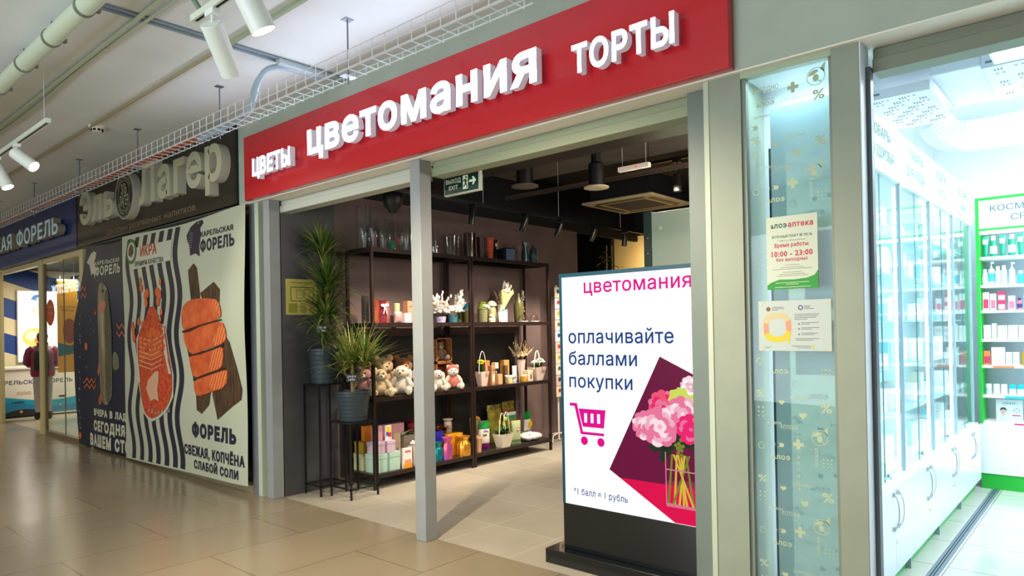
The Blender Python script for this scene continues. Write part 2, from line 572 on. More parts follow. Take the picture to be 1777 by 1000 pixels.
# fish shop shell
NAVYW = M('navy_wall', (8, 58, 128), 0.5)
mbw = MB()
fw = Fr((-13.6, 0, 0), (0, 1, 0), (0, 0, 1))
mbw.box(-13.7, -13.6, 0.1, 5, 0, 3.6, 0)
for k in range(4):          # curved cream bands
    pts = []
    for i in range(13):
        y = 0.1 + i * 0.2
        pts.append((y, 0.95 + k * 0.74 + 0.16 * math.sin(y * 1.5 + 2.2) - 0.12 * y))
    up = [(a, b + 0.34) for a, b in reversed(pts)]
    mbw.flat(pts + up, fw, 0.002, 1)
struct('wall_fish_shop_left', mbw, [NAVYW, M('cream_wall', (214, 200, 160), 0.6)])
struct('wall_fish_shop_back', MB().box(-13.7, -7.3, 4.9, 5.0, 0, 3.6), M('cream_wall', (214, 200, 160), 0.6))
struct('ceiling_fish_shop', MB().box(-13.7, -2.3, 0.12, 5, 3.0, 3.1), BLK)
struct('wall_beer_shop_front', MB().box(-7.28, -2.6, 0.10, 0.16, 0, 2.83), M('dark_shopfront', (42, 38, 32), 0.4))
struct('baseboard_beer_shop', MB().box(-5.6, -2.56, 0.02, 0.10, 0.0, 0.07), M('beige_profile', (158, 142, 104), 0.45))
struct('wall_fish_shop_front', MB().box(-24, -13.7, 0.0, 0.16, 0, 2.83), M('cream_wall', (214, 200, 160), 0.6))

# piers between the shops
struct('wall_pier_left', MB().box(-2.56, -2.405, 0.025, 0.3, 0, 2.823).box(-2.60, -2.561, 0.10, 0.3, 0, 2.815, 1), [M('pier_slate', (128, 130, 134), 0.5, noise=0.06, nscale=5), DARK])
struct('trim_1', MB().box(-2.405, -2.335, 0.0, 0.3, 0, 2.823), LTRIM)
struct('trim_2', MB().box(-2.335, -2.25, 0.10, 0.3, 0, 2.823), M('slate_recess', (58, 66, 68), 0.5))
struct('wall_pier_right', MB().box(2.266, 2.435, 0.0, 0.3, 0, 2.823), WALLD)
struct('trim_3', MB().box(2.238, 2.266, -0.004, 0.3, 0, 2.818), LTRIM)
struct('wall_pier_pharmacy', MB().box(2.868, 2.985, 0.0, 0.14, 0, 2.823), [WALLD])
struct('trim_4', MB().box(2.9851, 2.992, 0.004, 0.136, 0, 2.815), M('white_reveal', (222, 230, 238), 0.4))
struct('trim_5', MB().box(2.992, 3.012, 0.085, 0.13, 0, 2.72), M('grey_seal', (92, 98, 104), 0.4))

# roller shutter boxes under the soffit
def shutter(name, x0, x1, y, label, mat):
    t = thing(name, label, 'shutter', ((x0 + x1) / 2, y, 2.70))
    w = (x1 - x0) / 2
    MB().box(-w, w, 0, 0.12, 0.0, 0.062).build('bottom_rail', mat, t, bevel=0.003)
    MB().box(-w, w, 0.014, 0.12, 0.064, 0.112).build('slat', mat, t, bevel=0.004)
    return t
SHUT = M('shutter_olive', (146, 154, 126), 0.45)
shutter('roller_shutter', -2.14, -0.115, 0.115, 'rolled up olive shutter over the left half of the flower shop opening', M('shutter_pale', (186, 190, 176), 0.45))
shutter('roller_shutter', 0.005, 2.09, 0.115, 'rolled up olive shutter over the right half of the opening, by the exit sign', SHUT)
shutter('roller_shutter', 3.012, 6.5, 0.12, 'rolled up grey green shutter over the bright pharmacy entrance', M('shutter_dark_olive', (128, 134, 116), 0.5))

# square steel posts
def post(x0, label, mat, y0=0.0, h=2.815):
    o = MB().box(0, 0.111, 0, 0.111, 0, h).build('steel_post', mat, loc=(x0, y0, 0), bevel=0.004)
    return tag(o, label, 'post')
post(-2.248, 'square grey steel post at the left edge of the flower shop opening', STEEL)
post(-0.111, 'square grey steel post standing free in the middle of the flower shop opening', STEEL)
o = post(2.10, 'dark teal grey steel post right of the illuminated totem', STEELD, 0.085)
o.scale = (1.24, 1, 1)

# ---------------------------------------------------------------- channel letter signs
def letters(word, fr, a, b, h, w, c, depth, bold, mats, parent, res=5):
    vs, fs, bb = text2d(word, bold, res, 0.5)
    sx = w / (bb[1] - bb[0]); sy = h / CAP
    for i, ch in enumerate(word):
        if ch == ' ': continue
        e = text2d(word[:i + 1], bold, res, 0.5)[2][1]
        cb = text2d(ch, bold, res, 0.5)[2]
        x = a + (e - cb[1] + cb[0] - bb[0]) * sx
        m = MB()
        m.text(ch, fr, x, b, h=h, w=(cb[1] - cb[0]) * sx, c=c, bold=bold, res=res, depth=depth, mi=0, mi_side=1)
        m.build('letter', mats, parent, smooth=30)

RED = M('glossy_red_panel', (196, 22, 34), 0.22, coat=0.3)
red = thing('shop_sign', 'long glossy red fascia sign with glowing white letters above the flower shop', 'sign', (0, -0.03, 2.826))
MB().box(-2.42, 2.42, -0.06, 0, 0, 0.602).build('panel', RED, red, bevel=0.003)
LFACE = M('glowing_letter_face', (255, 255, 255), 0.4, emit=20.0, emit_rgb=(216, 230, 255))
LSIDE = M('white_letter_side', (226, 228, 236), 0.45, emit=0.14, emit_rgb=(225, 232, 255))
fr0 = Fr((0, 0, 0), (1, 0, 0), (0, 0, 1))
for wd, a, b, h, w in (('ЦВЕТЫ', -2.10, 0.173, 0.150, 0.635), ('цветомания', -1.19, 0.208, 0.250, 2.455), ('ТОРТЫ', 1.525, 0.175, 0.152, 0.645)):
    letters(wd, fr0, a, b, h, w, 0.095, 0.052, 0.026, [LFACE, LSIDE], red)

BROWN = M('brown_black_panel', (44, 38, 28), 0.4)
beer = thing('shop_sign', 'dark brown fascia sign with unlit cream letters and a round badge', 'sign', (-4.96, 0.0, 2.833))
MB().box(-2.32, 2.32, -0.055, 0, 0, 0.79).box(2.26, 2.321, -0.0552, 0, 0, 0.79, 1).build('panel', [BROWN, M('black_panel_end', (18, 24, 26), 0.4)], beer)
CRF = M('cream_letter_face', (194, 190, 158), 0.5)
CRS = M('cream_letter_side', (196, 190, 172), 0.5)
letters('Эль', fr0, -1.91, 0.262, 0.405, 1.235, 0.055, 0.095, 0.03, [CRF, CRS], beer)
letters('Лагер', fr0, 0.155, 0.272, 0.445, 2.055, 0.055, 0.095, 0.03, [CRF, CRS], beer)
_full = text2d('Магазин розливных напитков', -0.012, 2)[2]
_sx = 2.63 / (_full[1] - _full[0])
_x = 0
for _w in ('Магазин', 'розливных', 'напитков'):
    _e = text2d('Магазин розливных напитков'[:_x + len(_w)], -0.012, 2)[2][1]
    _b = text2d(_w, -0.012, 2)[2]
    m = MB()
    m.text(_w, fr0, -1.21 + (_e - (_b[1] - _b[0]) - _full[0]) * _sx, 0.055, h=0.075, w=(_b[1] - _b[0]) * _sx, c=0.056, bold=-0.012)
    _x += len(_w) + 1
    m.build('tagline', M('dim_tan_print', (158, 136, 102), 0.5), beer)
fb = Fr((-0.30, 0, 0.437), (1, 0, 0), (0, 0, 1))
m = MB()
n = 40
m.prism([(0.29 * math.cos(2 * PI * k / n), 0.285 * math.sin(2 * PI * k / n)) for k in range(n)], fb, 0.055, 0.15, 0)
m.disc(fb, 0, 0, 0.272, 0.151, 1, 40)
m.ringp(fb, 0, 0, 0.180, 0.187, 0.1525, 2)
m.ringp(fb, 0, 0, 0.256, 0.262, 0.1525, 2)
m.text('ЭЛЬ', fb, 0, 0.022, h=0.125, w=0.175, c=0.1525, mi=2, align='c', bold=0.01)
m.text('ЛАГЕР', fb, 0, -0.118, h=0.125, w=0.285, c=0.1525, mi=2, align='c', bold=0.01)
m.text('2015', fb, 0, -0.152, h=0.022, w=0.07, c=0.1525, mi=2, align='c')
for word, a0, sgn in (('ТРАДИЦИИ ПИВОВАРЕНИЯ', 155, -1), ('РАЗЛИВНЫЕ НАПИТКИ', 205, 1)):
    for i, ch in enumerate(word):
        if ch == ' ': continue
        a = math.radians(a0 + sgn * i * 130 / len(word))
        rad = 0.202 if sgn < 0 else 0.232
        ca, sa = math.cos(a), math.sin(a)
        if sgn < 0: f2 = Fr(fb(rad * ca, rad * sa), (sa, 0, -ca), (ca, 0, sa))
        else: f2 = Fr(fb(rad * ca, rad * sa), (-sa, 0, ca), (-ca, 0, -sa))
        m.text(ch, f2, 0, 0, h=0.032, c=0.1525, mi=2, align='c')
m.build('badge', [CRS, M('badge_black', (24, 24, 20), 0.5), M('badge_cream', (188, 184, 152), 0.5)], beer)

NAVY = M('navy_panel', (4, 46, 116), 0.35)
fish = thing('shop_sign', 'navy blue fascia sign with pale blue letters at the far left', 'sign', (-12.0, 0.0, 2.833))
MB().box(-9, 4.71, -0.06, 0, 0, 0.79).box(4.66, 4.711, -0.0602, 0, 0, 0.79, 1).build('panel', [NAVY, M('navy_panel_end', (10, 26, 46), 0.4)], fish)
BF = M('pale_blue_letter_face', (176, 208, 226), 0.4, emit=0.12, emit_rgb=(190, 220, 240))
BS = M('taupe_letter_side', (150, 146, 124), 0.5)
letters('КАРЕЛЬСКАЯ', fr0, -1.78, 0.245, 0.238, 3.62, 0.08, 0.10, 0.024, [BF, BS], fish)
letters('ФОРЕЛЬ', fr0, 2.14, 0.243, 0.236, 2.145, 0.08, 0.10, 0.024, [BF, BS], fish)
# ---------------------------------------------------------------- printed banners
def wave_mat(name, rgb1, rgb2, scale, dist, rough=0.6, rot=0.6, noise_only=False, sx=1.0, sz=1.0):
    m = bpy.data.materials.new(name)
    m.use_nodes = True
    nt = m.node_tree
    b = nt.nodes['Principled BSDF']
    b.inputs['Roughness'].default_value = rough
    tc = nt.nodes.new('ShaderNodeTexCoord')
    mp = nt.nodes.new('ShaderNodeMapping')
    mp.inputs['Rotation'].default_value = (0, rot, 0)
    mp.inputs['Scale'].default_value = (sx, 1, sz)
    nt.links.new(tc.outputs['Object'], mp.inputs['Vector'])
    if noise_only:
        w = nt.nodes.new('ShaderNodeTexNoise')
        w.inputs['Detail'].default_value = 5
    else:
        w = nt.nodes.new('ShaderNodeTexWave')
        w.inputs['Distortion'].default_value = dist
        w.inputs['Detail'].default_value = 2
        w.inputs['Detail Scale'].default_value = 1.5
    w.inputs['Scale'].default_value = scale
    nt.links.new(mp.outputs['Vector'], w.inputs['Vector'])
    r = nt.nodes.new('ShaderNodeValToRGB')
    r.color_ramp.elements[0].color = (*[lin(x) for x in rgb1], 1)
    r.color_ramp.elements[1].color = (*[lin(x) for x in rgb2], 1)
    r.color_ramp.elements[0].position = 0.35
    r.color_ramp.elements[1].position = 0.85 if not noise_only else 0.65
    nt.links.new(w.outputs['Fac'], r.inputs['Fac'])
    nt.links.new(r.outputs['Color'], b.inputs['Base Color'])
    _mats[name] = m
    return m

def sm(pts, n=2):
    """round off an outline by corner cutting"""
    for _ in range(n):
        q = []
        for i in range(len(pts)):
            a, b = pts[i], pts[(i + 1) % len(pts)]
            q += [(a[0] * .75 + b[0] * .25, a[1] * .75 + b[1] * .25), (a[0] * .25 + b[0] * .75, a[1] * .25 + b[1] * .75)]
        pts = q
    return pts
# --- the pale striped banner with roe and salmon
def S2(x, z, c=0.0):
    e = max(0.0, (x + 2.85) / 0.35)
    y = -0.06 + 0.006 * math.sin(3.1 * x + 0.7) + 0.004 * math.sin(4.3 * z + x) + 0.012 * e * e * math.sin(2.0 * z + 1.0) + 0.008 * e * math.sin(9 * x)
    return Vector((x, y - c, z))
def sheet(mb, S, left, right, top, bottom, nx, nz, mi=0):
    vs = []
    for j in range(nz + 1):
        t = j / nz
        for i in range(nx + 1):
            s = i / nx
            zb = bottom(s); zt = top(s)
            z = zb + (zt - zb) * t
            x = left(t) + (right(t) - left(t)) * s
            vs.append(S(x, z, 0))
    fs = [(j * (nx + 1) + i, j * (nx + 1) + i + 1, (j + 1) * (nx + 1) + i + 1, (j + 1) * (nx + 1) + i) for j in range(nz) for i in range(nx)]
    mb.add(vs, fs, mi)
m = MB()
sheet(m, S2, lambda t: -5.60 + 0.02 * math.sin(4 * t), lambda t: -2.515 + 0.045 * t, lambda s: 2.79 + 0.018 * math.cos(s * 6.0) + 0.03 * max(0, s - 0.9) * 10 * 0.3, lambda s: 0.025 + 0.055 * s, 44, 36)
def stripe(mb, S, x0, z0, z1, w, A, L, ph, c, mi):
    n = max(6, int((z1 - z0) / 0.06))
    vs = []
    for i in range(n + 1):
        z = z0 + (z1 - z0) * i / n
        x = x0 + A * math.sin(2 * PI * z / L + ph)
        vs += [S(x - w / 2, z, c), S(x + w / 2, z, c)]
    mb.add(vs, [(2 * i, 2 * i + 1, 2 * i + 3, 2 * i + 2) for i in range(n)], mi)
for k, x0 in enumerate((-5.40, -5.14, -4.885, -4.658, -4.432, -4.214, -3.997)):
    zb = 0.045 + 0.03 * (x0 + 5.6) / 3 * 2
    stripe(m, S2, x0 + (-0.01 if k == 6 else 0.02), zb, 2.755, 0.118, 0.060, 0.92, 0.4, 0.002, 1)
m.flat([(-5.27, 2.37), (-4.16, 2.40), (-4.14, 2.63), (-5.26, 2.63)], S2, 0.0045, 2, 0.15)
m.text('ИКРА', S2, -5.00, 2.512, h=0.118, w=0.47, c=0.007, mi=3, bold=0.03)
m.text('ПРЕМИУМ КАЧЕСТВА', S2, -5.18, 2.402, h=0.056, w=0.83, c=0.007, mi=1, bold=0.02)
def oval(cx, cz, rx, rz, n=26): return [(cx + rx * math.cos(2 * PI * k / n), cz + rz * math.sin(2 * PI * k / n)) for k in range(n)]
m.flat(oval(-5.28, 2.593, 0.165, 0.152), S2, 0.008, 4, 0.15)
m.flat(oval(-5.28, 2.593, 0.125, 0.115), S2, 0.010, 2, 0.15)
m.flat([(-5.37, 2.56), (-5.28, 2.52), (-5.20, 2.57), (-5.24, 2.62), (-5.21, 2.65), (-5.29, 2.69), (-5.36, 2.63)], S2, 0.012, 5, 0.15)
bag = [(-4.768,1.894),(-4.886,1.731),(-5.002,1.672),(-5.163,1.520),(-5.105,1.027),(-4.966,0.666),(-4.85,0.60),(-4.709,0.578),(-4.5,0.64),(-4.316,0.735),(-4.175,0.887),(-4.167,1.115),(-4.259,1.343),(-4.349,1.676),(-4.522,1.694),(-4.550,1.886),(-4.66,1.90)]
m.flat([(-4.66 + (a + 4.66) * 1.05, 1.24 + (b - 1.24) * 1.03 - 0.01) for a, b in bag if b < 1.75] , S2, 0.005, 2, 0.12)
m.flat(sm(bag), S2, 0.008, 6, 0.12)
m.flat([(-5.08,1.50),(-5.02,1.22),(-4.90,1.30),(-4.62,1.28),(-4.40,1.36),(-4.45,1.60),(-4.7,1.66)], S2, 0.010, 7, 0.12)
for x0, z0, x1, z1 in ((-4.36,1.66,-4.27,1.30),(-4.33,1.40,-4.19,1.12),(-5.12,1.3,-5.04,1.0)):
    m.flat([(x0,z0),(x0-0.05,z0-0.02),(x1-0.06,z1),(x1,z1)], S2, 0.012, 2, 0.12)
for q in range(7):
    z = 1.20 + q * 0.055
    m.flat([(-5.09 + 0.006*q, z), (-4.7, z - 0.045), (-4.42, z + 0.02), (-4.42, z + 0.030), (-4.7, z - 0.035), (-5.09 + 0.006*q, z + 0.012)], S2, 0.0115, 8, 0.15)
m.flat([(-4.615,1.138),(-4.70,1.09),(-4.801,1.037),(-4.865,0.929),(-4.719,0.890),(-4.738,0.785),(-4.628,0.820),(-4.508,0.797),(-4.545,0.928),(-4.512,1.047),(-4.508,1.144)], S2, 0.0125, 8, 0.12)
for i in range(7):
    m.flat([(-4.80+i*0.09,0.64+0.012*abs(i-2)),(-4.775+i*0.09,0.64+0.012*abs(i-2)),(-4.78+i*0.09,0.70+0.012*abs(i-2))], S2, 0.012, 2, 0.12)
rnd = random.Random(4)
for x, z, r in ((-5.005,2.22,.035),(-4.98,2.13,.045),(-4.86,2.03,.045),(-4.80,2.06,.05),(-4.84,1.95,.05),(-4.52,2.06,.05),(-4.46,2.03,.05),(-4.50,1.95,.05),(-4.43,2.17,.035),(-4.42,1.83,.035),(-4.45,1.74,.03),(-5.09,1.73,.04),(-5.30,1.69,.04),(-5.27,1.62,.05),(-5.25,1.53,.05),(-4.98,1.69,.035),(-4.36,1.63,.03)):
    m.flat(oval(x, z, r, r * 1.15, 12), S2, 0.009, 7, 0.12)
for q in range(70):
    x = rnd.uniform(-5.0, -4.35); z = rnd.uniform(1.35, 1.80)
    if abs(x + 4.68) > 0.34 - max(0, z - 1.6): continue
    m.flat(oval(x, z, 0.020, 0.022, 8), S2, 0.0125, 7 if q % 2 else 6, 0.12)
# salmon on its boards
for pts in ([(-3.738,2.257),(-3.660,1.868),(-3.509,1.80),(-3.446,1.968),(-3.524,2.269),(-3.600,2.323)],
            [(-3.888,1.597),(-3.601,0.95),(-3.579,0.753),(-3.461,0.720),(-3.284,0.824),(-3.239,0.984),(-3.3,1.2),(-3.5,1.6)],
            [(-3.445,1.994),(-3.332,1.85),(-3.007,1.85),(-2.992,2.011),(-3.126,2.096)],
            [(-2.956,1.60),(-3.0,1.2),(-3.192,1.039),(-3.207,0.933),(-3.093,0.684),(-2.768,0.841),(-2.612,0.912),(-2.584,1.012),(-2.677,1.233),(-2.800,1.47)]):
    m.flat(pts, S2, 0.004, 9, 0.12)
C1 = [(-3.911,1.835),(-3.901,1.598),(-3.700,1.609),(-3.457,1.659),(-2.975,1.714),(-2.957,1.791),(-3.023,1.909),(-3.22,1.93),(-3.447,1.941),(-3.65,1.935),(-3.782,1.914)]
C2 = [(-3.888,1.585),(-3.861,1.472),(-3.710,1.343),(-3.527,1.363),(-3.235,1.418),(-2.877,1.470),(-2.857,1.585),(-2.948,1.700),(-3.457,1.645),(-3.700,1.595)]
C3 = [(-3.760,1.322),(-3.743,1.265),(-3.658,1.081),(-3.301,1.153),(-2.966,1.214),(-2.935,1.330),(-2.931,1.440),(-3.178,1.410),(-3.468,1.352)]
C4 = [(-3.646,1.066),(-3.632,0.967),(-3.574,0.894),(-3.251,0.957),(-2.892,1.025),(-2.850,1.178),(-2.886,1.206),(-3.301,1.130)]
for i, q in enumerate((C1, C2, C3, C4)):
    m.flat(sm(q, 1), S2, 0.008, 10, 0.12)
    hi = [p for p in q if p[0] > -3.36]
    if len(hi) > 2:
        cx = sum(p[0] for p in hi) / len(hi); cz = sum(p[1] for p in hi) / len(hi)
        m.flat([(cx + (a - cx) * 0.96, cz + (b - cz) * 0.94) for a, b in sm(hi, 1)], S2, 0.010, 11, 0.12)
for a in ([(-3.90,1.60),(-3.457,1.660),(-2.95,1.712),(-2.95,1.697),(-3.457,1.643),(-3.72,1.588),(-3.89,1.583)],[(-3.71,1.345),(-3.468,1.366),(-2.90,1.465),(-2.93,1.437),(-3.468,1.350),(-3.75,1.322)],[(-3.65,1.083),(-3.301,1.155),(-2.92,1.220),(-2.9,1.204),(-3.301,1.130),(-3.65,1.064)]):
    m.flat(a[::-1], S2, 0.012, 12, 0.12)
m.text('КАРЕЛЬСКАЯ', S2, -3.43, 2.585, h=0.052, w=0.72, c=0.004, mi=1, bold=0.03)
m.text('ФОРЕЛЬ', S2, -3.44, 2.434, h=0.112, w=0.75, c=0.004, mi=1, bold=0.045)
logo = [(-3.769,2.641),(-3.764,2.595),(-3.706,2.514),(-3.683,2.410),(-3.559,2.427),(-3.456,2.385),(-3.469,2.492),(-3.440,2.563),(-3.489,2.553),(-3.589,2.518),(-3.56,2.56),(-3.487,2.611),(-3.436,2.687),(-3.354,2.729),(-3.385,2.764),(-3.531,2.756),(-3.664,2.720)]
m.flat(logo, S2, 0.004, 1, 0.12)
m.flat(oval(-3.47, 2.735, 0.012, 0.008, 8), S2, 0.006, 2, 0.12)
for q in range(22):
    m.flat(oval(-3.72 + (q % 3) * 0.03 + 0.02 * (q // 8), 2.50 + (q // 3) * 0.025, 0.006, 0.006, 5), S2, 0.006, 2, 0.12)
m.text('ФОРЕЛЬ', S2, -3.70, 0.475, h=0.130, w=0.99, c=0.004, mi=1, bold=0.07)
m.text('СВЕЖАЯ, КОПЧЁНА', S2, -3.90, 0.262, h=0.098, w=1.335, c=0.004, mi=1, bold=0.05)
m.text('СЛАБОЙ СОЛИ', S2, -3.67, 0.127, h=0.082, w=0.99, c=0.004, mi=1, bold=0.05)
CLOTH = M('banner_vinyl_pale', (194, 198, 172), 0.45)
INK = M('banner_navy_ink', (34, 34, 54), 0.5)
ob = m.build('banner', [CLOTH, INK, M('banner_white_ink', (204, 206, 184), 0.5), M('banner_red_ink', (186, 52, 30), 0.5), M('banner_green_ink', (52, 116, 50), 0.5),
     M('banner_brown_ink', (90, 66, 44), 0.5), wave_mat('roe_print', (176, 46, 18), (226, 92, 44), 26, 0, noise_only=True), M('roe_orange', (222, 98, 36), 0.5),
     M('roe_pale', (228, 176, 142), 0.5), wave_mat('board_wood_print', (46, 32, 20), (96, 66, 36), 5, 0, noise_only=True, rot=0.35, sx=9),
     wave_mat('salmon_print', (204, 78, 30), (222, 108, 52), 9, 0, noise_only=True), wave_mat('salmon_print_veined', (222, 92, 32), (238, 146, 84), 6.5, 3.0, rot=-0.55), M('salmon_shadow_ink', (58, 26, 14), 0.6)], smooth=60)
tag(ob, 'pale banner with wavy navy stripes, a roe bag and salmon slices', 'banner')

# --- the navy banner with the trout
def S1(x, z, c=0.0):
    y = -0.012 + 0.012 * math.sin(5.2 * x + 0.6 * z) + 0.006 * math.sin(2.6 * z + 3 * x)
    return Vector((x, y - c, z))
m = MB()
def l1(t):
    return -7.46 - 0.17 * math.sin(min(1, t / 1.25) * PI) ** 1.0 + 0.40 * max(0, t - 0.62) / 0.38 + 0.10 * max(0, t - 0.62) / 0.38
sheet(m, S1, l1, lambda t: -5.42, lambda s: 2.80 + 0.012 * math.cos(5 * s), lambda s: 0.02 + 0.025 * math.sin(3 * s) * 0.5, 30, 30)
trout = [(-6.452,2.295),(-6.53,2.25),(-6.572,2.181),(-6.600,1.976),(-6.596,1.631),(-6.613,1.251),(-6.593,1.045),(-6.543,0.635),(-6.197,0.655),(-6.15,1.0),(-6.138,1.392),(-6.128,1.625),(-6.188,1.927),(-6.242,2.165),(-6.35,2.26)]
for q, mi, c in (([(-6.121,1.375),(-6.132,1.108),(-5.99,1.12),(-5.899,1.163),(-5.944,1.327)], 3, .003), ([(-6.593,1.252),(-6.562,1.080),(-6.681,1.032),(-6.718,1.076)], 4, .003), ([(-6.534,0.841),(-6.524,0.636),(-6.659,0.628),(-6.676,0.696)], 4, .003),
                 (trout, 5, .005), ([(-6.33,2.2),(-6.36,1.9),(-6.34,1.3),(-6.38,0.66),(-6.197,0.655),(-6.138,1.392),(-6.128,1.625),(-6.188,1.927),(-6.25,2.165)], 6, .007),
                 ([(-6.532,1.991),(-6.546,1.905),(-6.442,1.861),(-6.32,1.92),(-6.30,2.02),(-6.38,2.05)], 7, .009)):
    m.flat(sm(q), S1, c, mi, 0.12)
m.flat(oval(-6.40, 2.17, 0.03, 0.022, 10), S1, 0.011, 0, 0.12)
m.text('КАРЕЛЬСКАЯ', S1, -6.67, 2.53, h=0.05, w=0.79, c=0.004, mi=1, bold=0.03)
m.text('ФОРЕЛЬ', S1, -6.655, 2.39, h=0.112, w=0.80, c=0.004, mi=1, bold=0.045)
m.flat([(-7.054,2.598),(-6.902,2.551),(-6.838,2.406),(-6.74,2.43),(-6.662,2.342),(-6.66,2.42),(-6.608,2.460),(-6.736,2.451),(-6.802,2.543),(-6.70,2.58),(-6.650,2.619),(-6.617,2.702),(-6.724,2.729),(-6.85,2.70)], S1, 0.004, 1, 0.12)
m.text('ВЧЕРА В ЛАДОГЕ', S1, -6.87, 0.478, h=0.082, w=1.47, c=0.004, mi=1, bold=0.07)
m.text('СЕГОДНЯ НА', S1, -6.88, 0.272, h=0.125, w=1.52, c=0.004, mi=1, bold=0.07)
m.text('ВАШЕМ СТОЛЕ', S1, -7.03, 0.06, h=0.142, w=1.70, c=0.004, mi=1, bold=0.07)
for x, z, r in ((-7.18, 1.423, .055), (-7.40, 0.144, .05), (-6.70, 1.882, .03), (-5.66, 1.024, .04)):
    m.flat(oval(x, z, r, r, 16), S1, 0.004, 2, 0.12)
rnd = random.Random(9)
for q in range(26):
    x = -7.42 + rnd.random() * 0.05 if q < 16 else rnd.uniform(-7.3, -5.6)
    m.flat(oval(x, rnd.uniform(0.1, 2.0), .011, .011, 6), S1, 0.004, 1, 0.12)
def zig(x0, z0, n, w, h, t):
    p = [(x0 + w * i, z0 + (h if i % 2 else 0)) for i in range(n + 1)]
    m.flat(p + [(a, b + t) for a, b in reversed(p)], S1, 0.004, 2, 0.1)
for x0, z0, n in ((-7.23, 0.90, 5), (-7.23, 0.82, 5), (-5.98, 1.70, 4), (-5.98, 1.60, 4), (-7.36, 2.2, 3), (-7.36, 2.1, 3)):
    zig(x0, z0, n, 0.09, 0.06 if n != 4 else -0.06, 0.028)
ob = m.build('banner', [M('banner_vinyl_navy', (14, 23, 52), 0.45), M('banner_cream_ink', (206, 206, 182), 0.5), M('banner_orange_ink', (204, 104, 42), 0.5), M('trout_fin_olive', (112, 110, 84), 0.5),
     M('trout_fin_orange', (176, 92, 48), 0.5), wave_mat('trout_belly_print', (112, 96, 70), (168, 160, 132), 7, 0, noise_only=True, sz=0.3), wave_mat('trout_back_print', (58, 58, 40), (104, 104, 78), 60, 0, noise_only=True), M('trout_cheek', (196, 122, 100), 0.5)], smooth=60)
tag(ob, 'navy banner with a hanging trout and cream lettering, partly behind the striped banner', 'banner')
# ---------------------------------------------------------------- mall ceiling services
m = MB()
X0, X1 = -15.0, 1.56
for y, z in ((-0.695, 3.26), (-0.565, 3.26), (-0.70, 3.265), (-0.56, 3.265), (-0.70, 3.315), (-0.70, 3.38), (-0.56, 3.30)):
    m.tube([(X0, y, z), (X1, y, z)], 0.0038, 4)
x = X0
while x < X1:
    m.tube([(x, -0.70, 3.38), (x, -0.70, 3.256), (x, -0.56, 3.256), (x, -0.56, 3.30)], 0.0038, 4)
    x += 0.125
tray = m.build('cable_tray', GALV, smooth=0)
tag(tray, 'long wire mesh cable tray hung from the mall ceiling in front of the signs', 'cable tray')
# the hangers of the tray: each rod with its plate is a thing
m = MB().tube([(0, 0, 0.0), (0, 0, -0.44)], 0.006, 6).box(-0.03, 0.03, -0.03, 0.03, -0.004, 0.0)
names = ['rightmost threaded rod, holding the cable tray above the word ЦВЕТОМАНИЯ', 'threaded rod holding the cable tray where the red sign and the brown sign meet', 'threaded rod holding the cable tray above the brown sign badge',
         'threaded rod holding the cable tray near the corner of the navy sign', 'leftmost threaded rod in view, holding the cable tray above the navy sign', 'threaded rod holding the cable tray at the far left end of the mall']
r0 = None
for i, x in enumerate((0.025, -1.782, -3.528, -5.253, -7.044, -8.82)):
    if r0 is None:
        r0 = thing('threaded_rod', names[0], 'rod', (x, -0.63, 3.63), group='rods carrying the cable tray')
        m.build('rod', M('zinc_rod', (120, 130, 138), 0.4, metal=0.6), r0)
        MB().box(-0.03, 0.03, -0.05, 0.05, -0.384, -0.379).build('plate', M('zinc_plate', (190, 200, 206), 0.4, metal=0.4), r0)
    else:
        dup(r0, (x, -0.63, 3.63), label=names[i])
ORG = M('orange_conduit', (186, 92, 48), 0.6)
for k, (y, lab) in enumerate(((-0.67, 'orange corrugated conduit lying along the near side of the cable tray'), (-0.62, 'second orange corrugated conduit lying in the middle of the cable tray'))):
    pts = [(-15 + i * 0.4, y + 0.012 * math.sin(i * 1.7 + k), 3.277 + 0.006 * math.sin(i * 2.3 + k)) for i in range(33)]
    tag(MB().tube(pts, 0.012, 6).build('conduit', ORG), lab, 'conduit')
GRC = M('grey_cable', (158, 172, 182), 0.45)
for k, (dx, lab) in enumerate(((0, 'pale grey corrugated hose bending from the ceiling down into the cable tray'), (-0.06, 'thin grey cable looping down into the cable tray beside the corrugated hose'))):
    pts = [(-0.885 + dx * 0.5, -0.20, 3.59 - 0.02 * k), (-0.89 + dx, -0.52, 3.59), (-0.95 + dx, -0.66, 3.56), (-1.02 + dx, -0.70, 3.47), (-1.10 + dx, -0.69, 3.36), (-1.22 + dx, -0.66, 3.29), (-1.6 + dx, -0.63, 3.275), (-2.2, -0.61, 3.272)]
    # smooth the run
    q = [Vector(p) for p in pts]
    for it in range(2):
        n2 = [q[0]]
        for a, b in zip(q[:-1], q[1:]):
            n2 += [a * 0.75 + b * 0.25, a * 0.25 + b * 0.75]
        q = n2 + [q[-1]]
    tag(MB().tube(q, 0.024 if k == 0 else 0.009, 8).build('hose' if k == 0 else 'cable', GRC), lab, 'hose' if k == 0 else 'cable')
PIPEP = M('pipe_paint_green_white', (196, 206, 180), 0.4)
tag(MB().tube([(-0.87, -0.62, 3.60), (-0.87, -0.02, 3.60)], 0.03, 10).build('sleeve_pipe', M('sleeve_grey', (168, 180, 184), 0.4)), 'short grey sleeve pipe on the ceiling entering the wall above the red sign', 'pipe')
for k, x in enumerate((-0.86, -0.92)):
    tag(MB().tube([(x, -1.86, 3.617), (x, -0.04, 3.617)], 0.010, 6).build('conduit', M('blue_grey_conduit', (126, 142, 152), 0.5)), ('dark conduit crossing the ceiling square to the signs', 'lighter conduit running beside the dark one across the ceiling')[k], 'conduit')
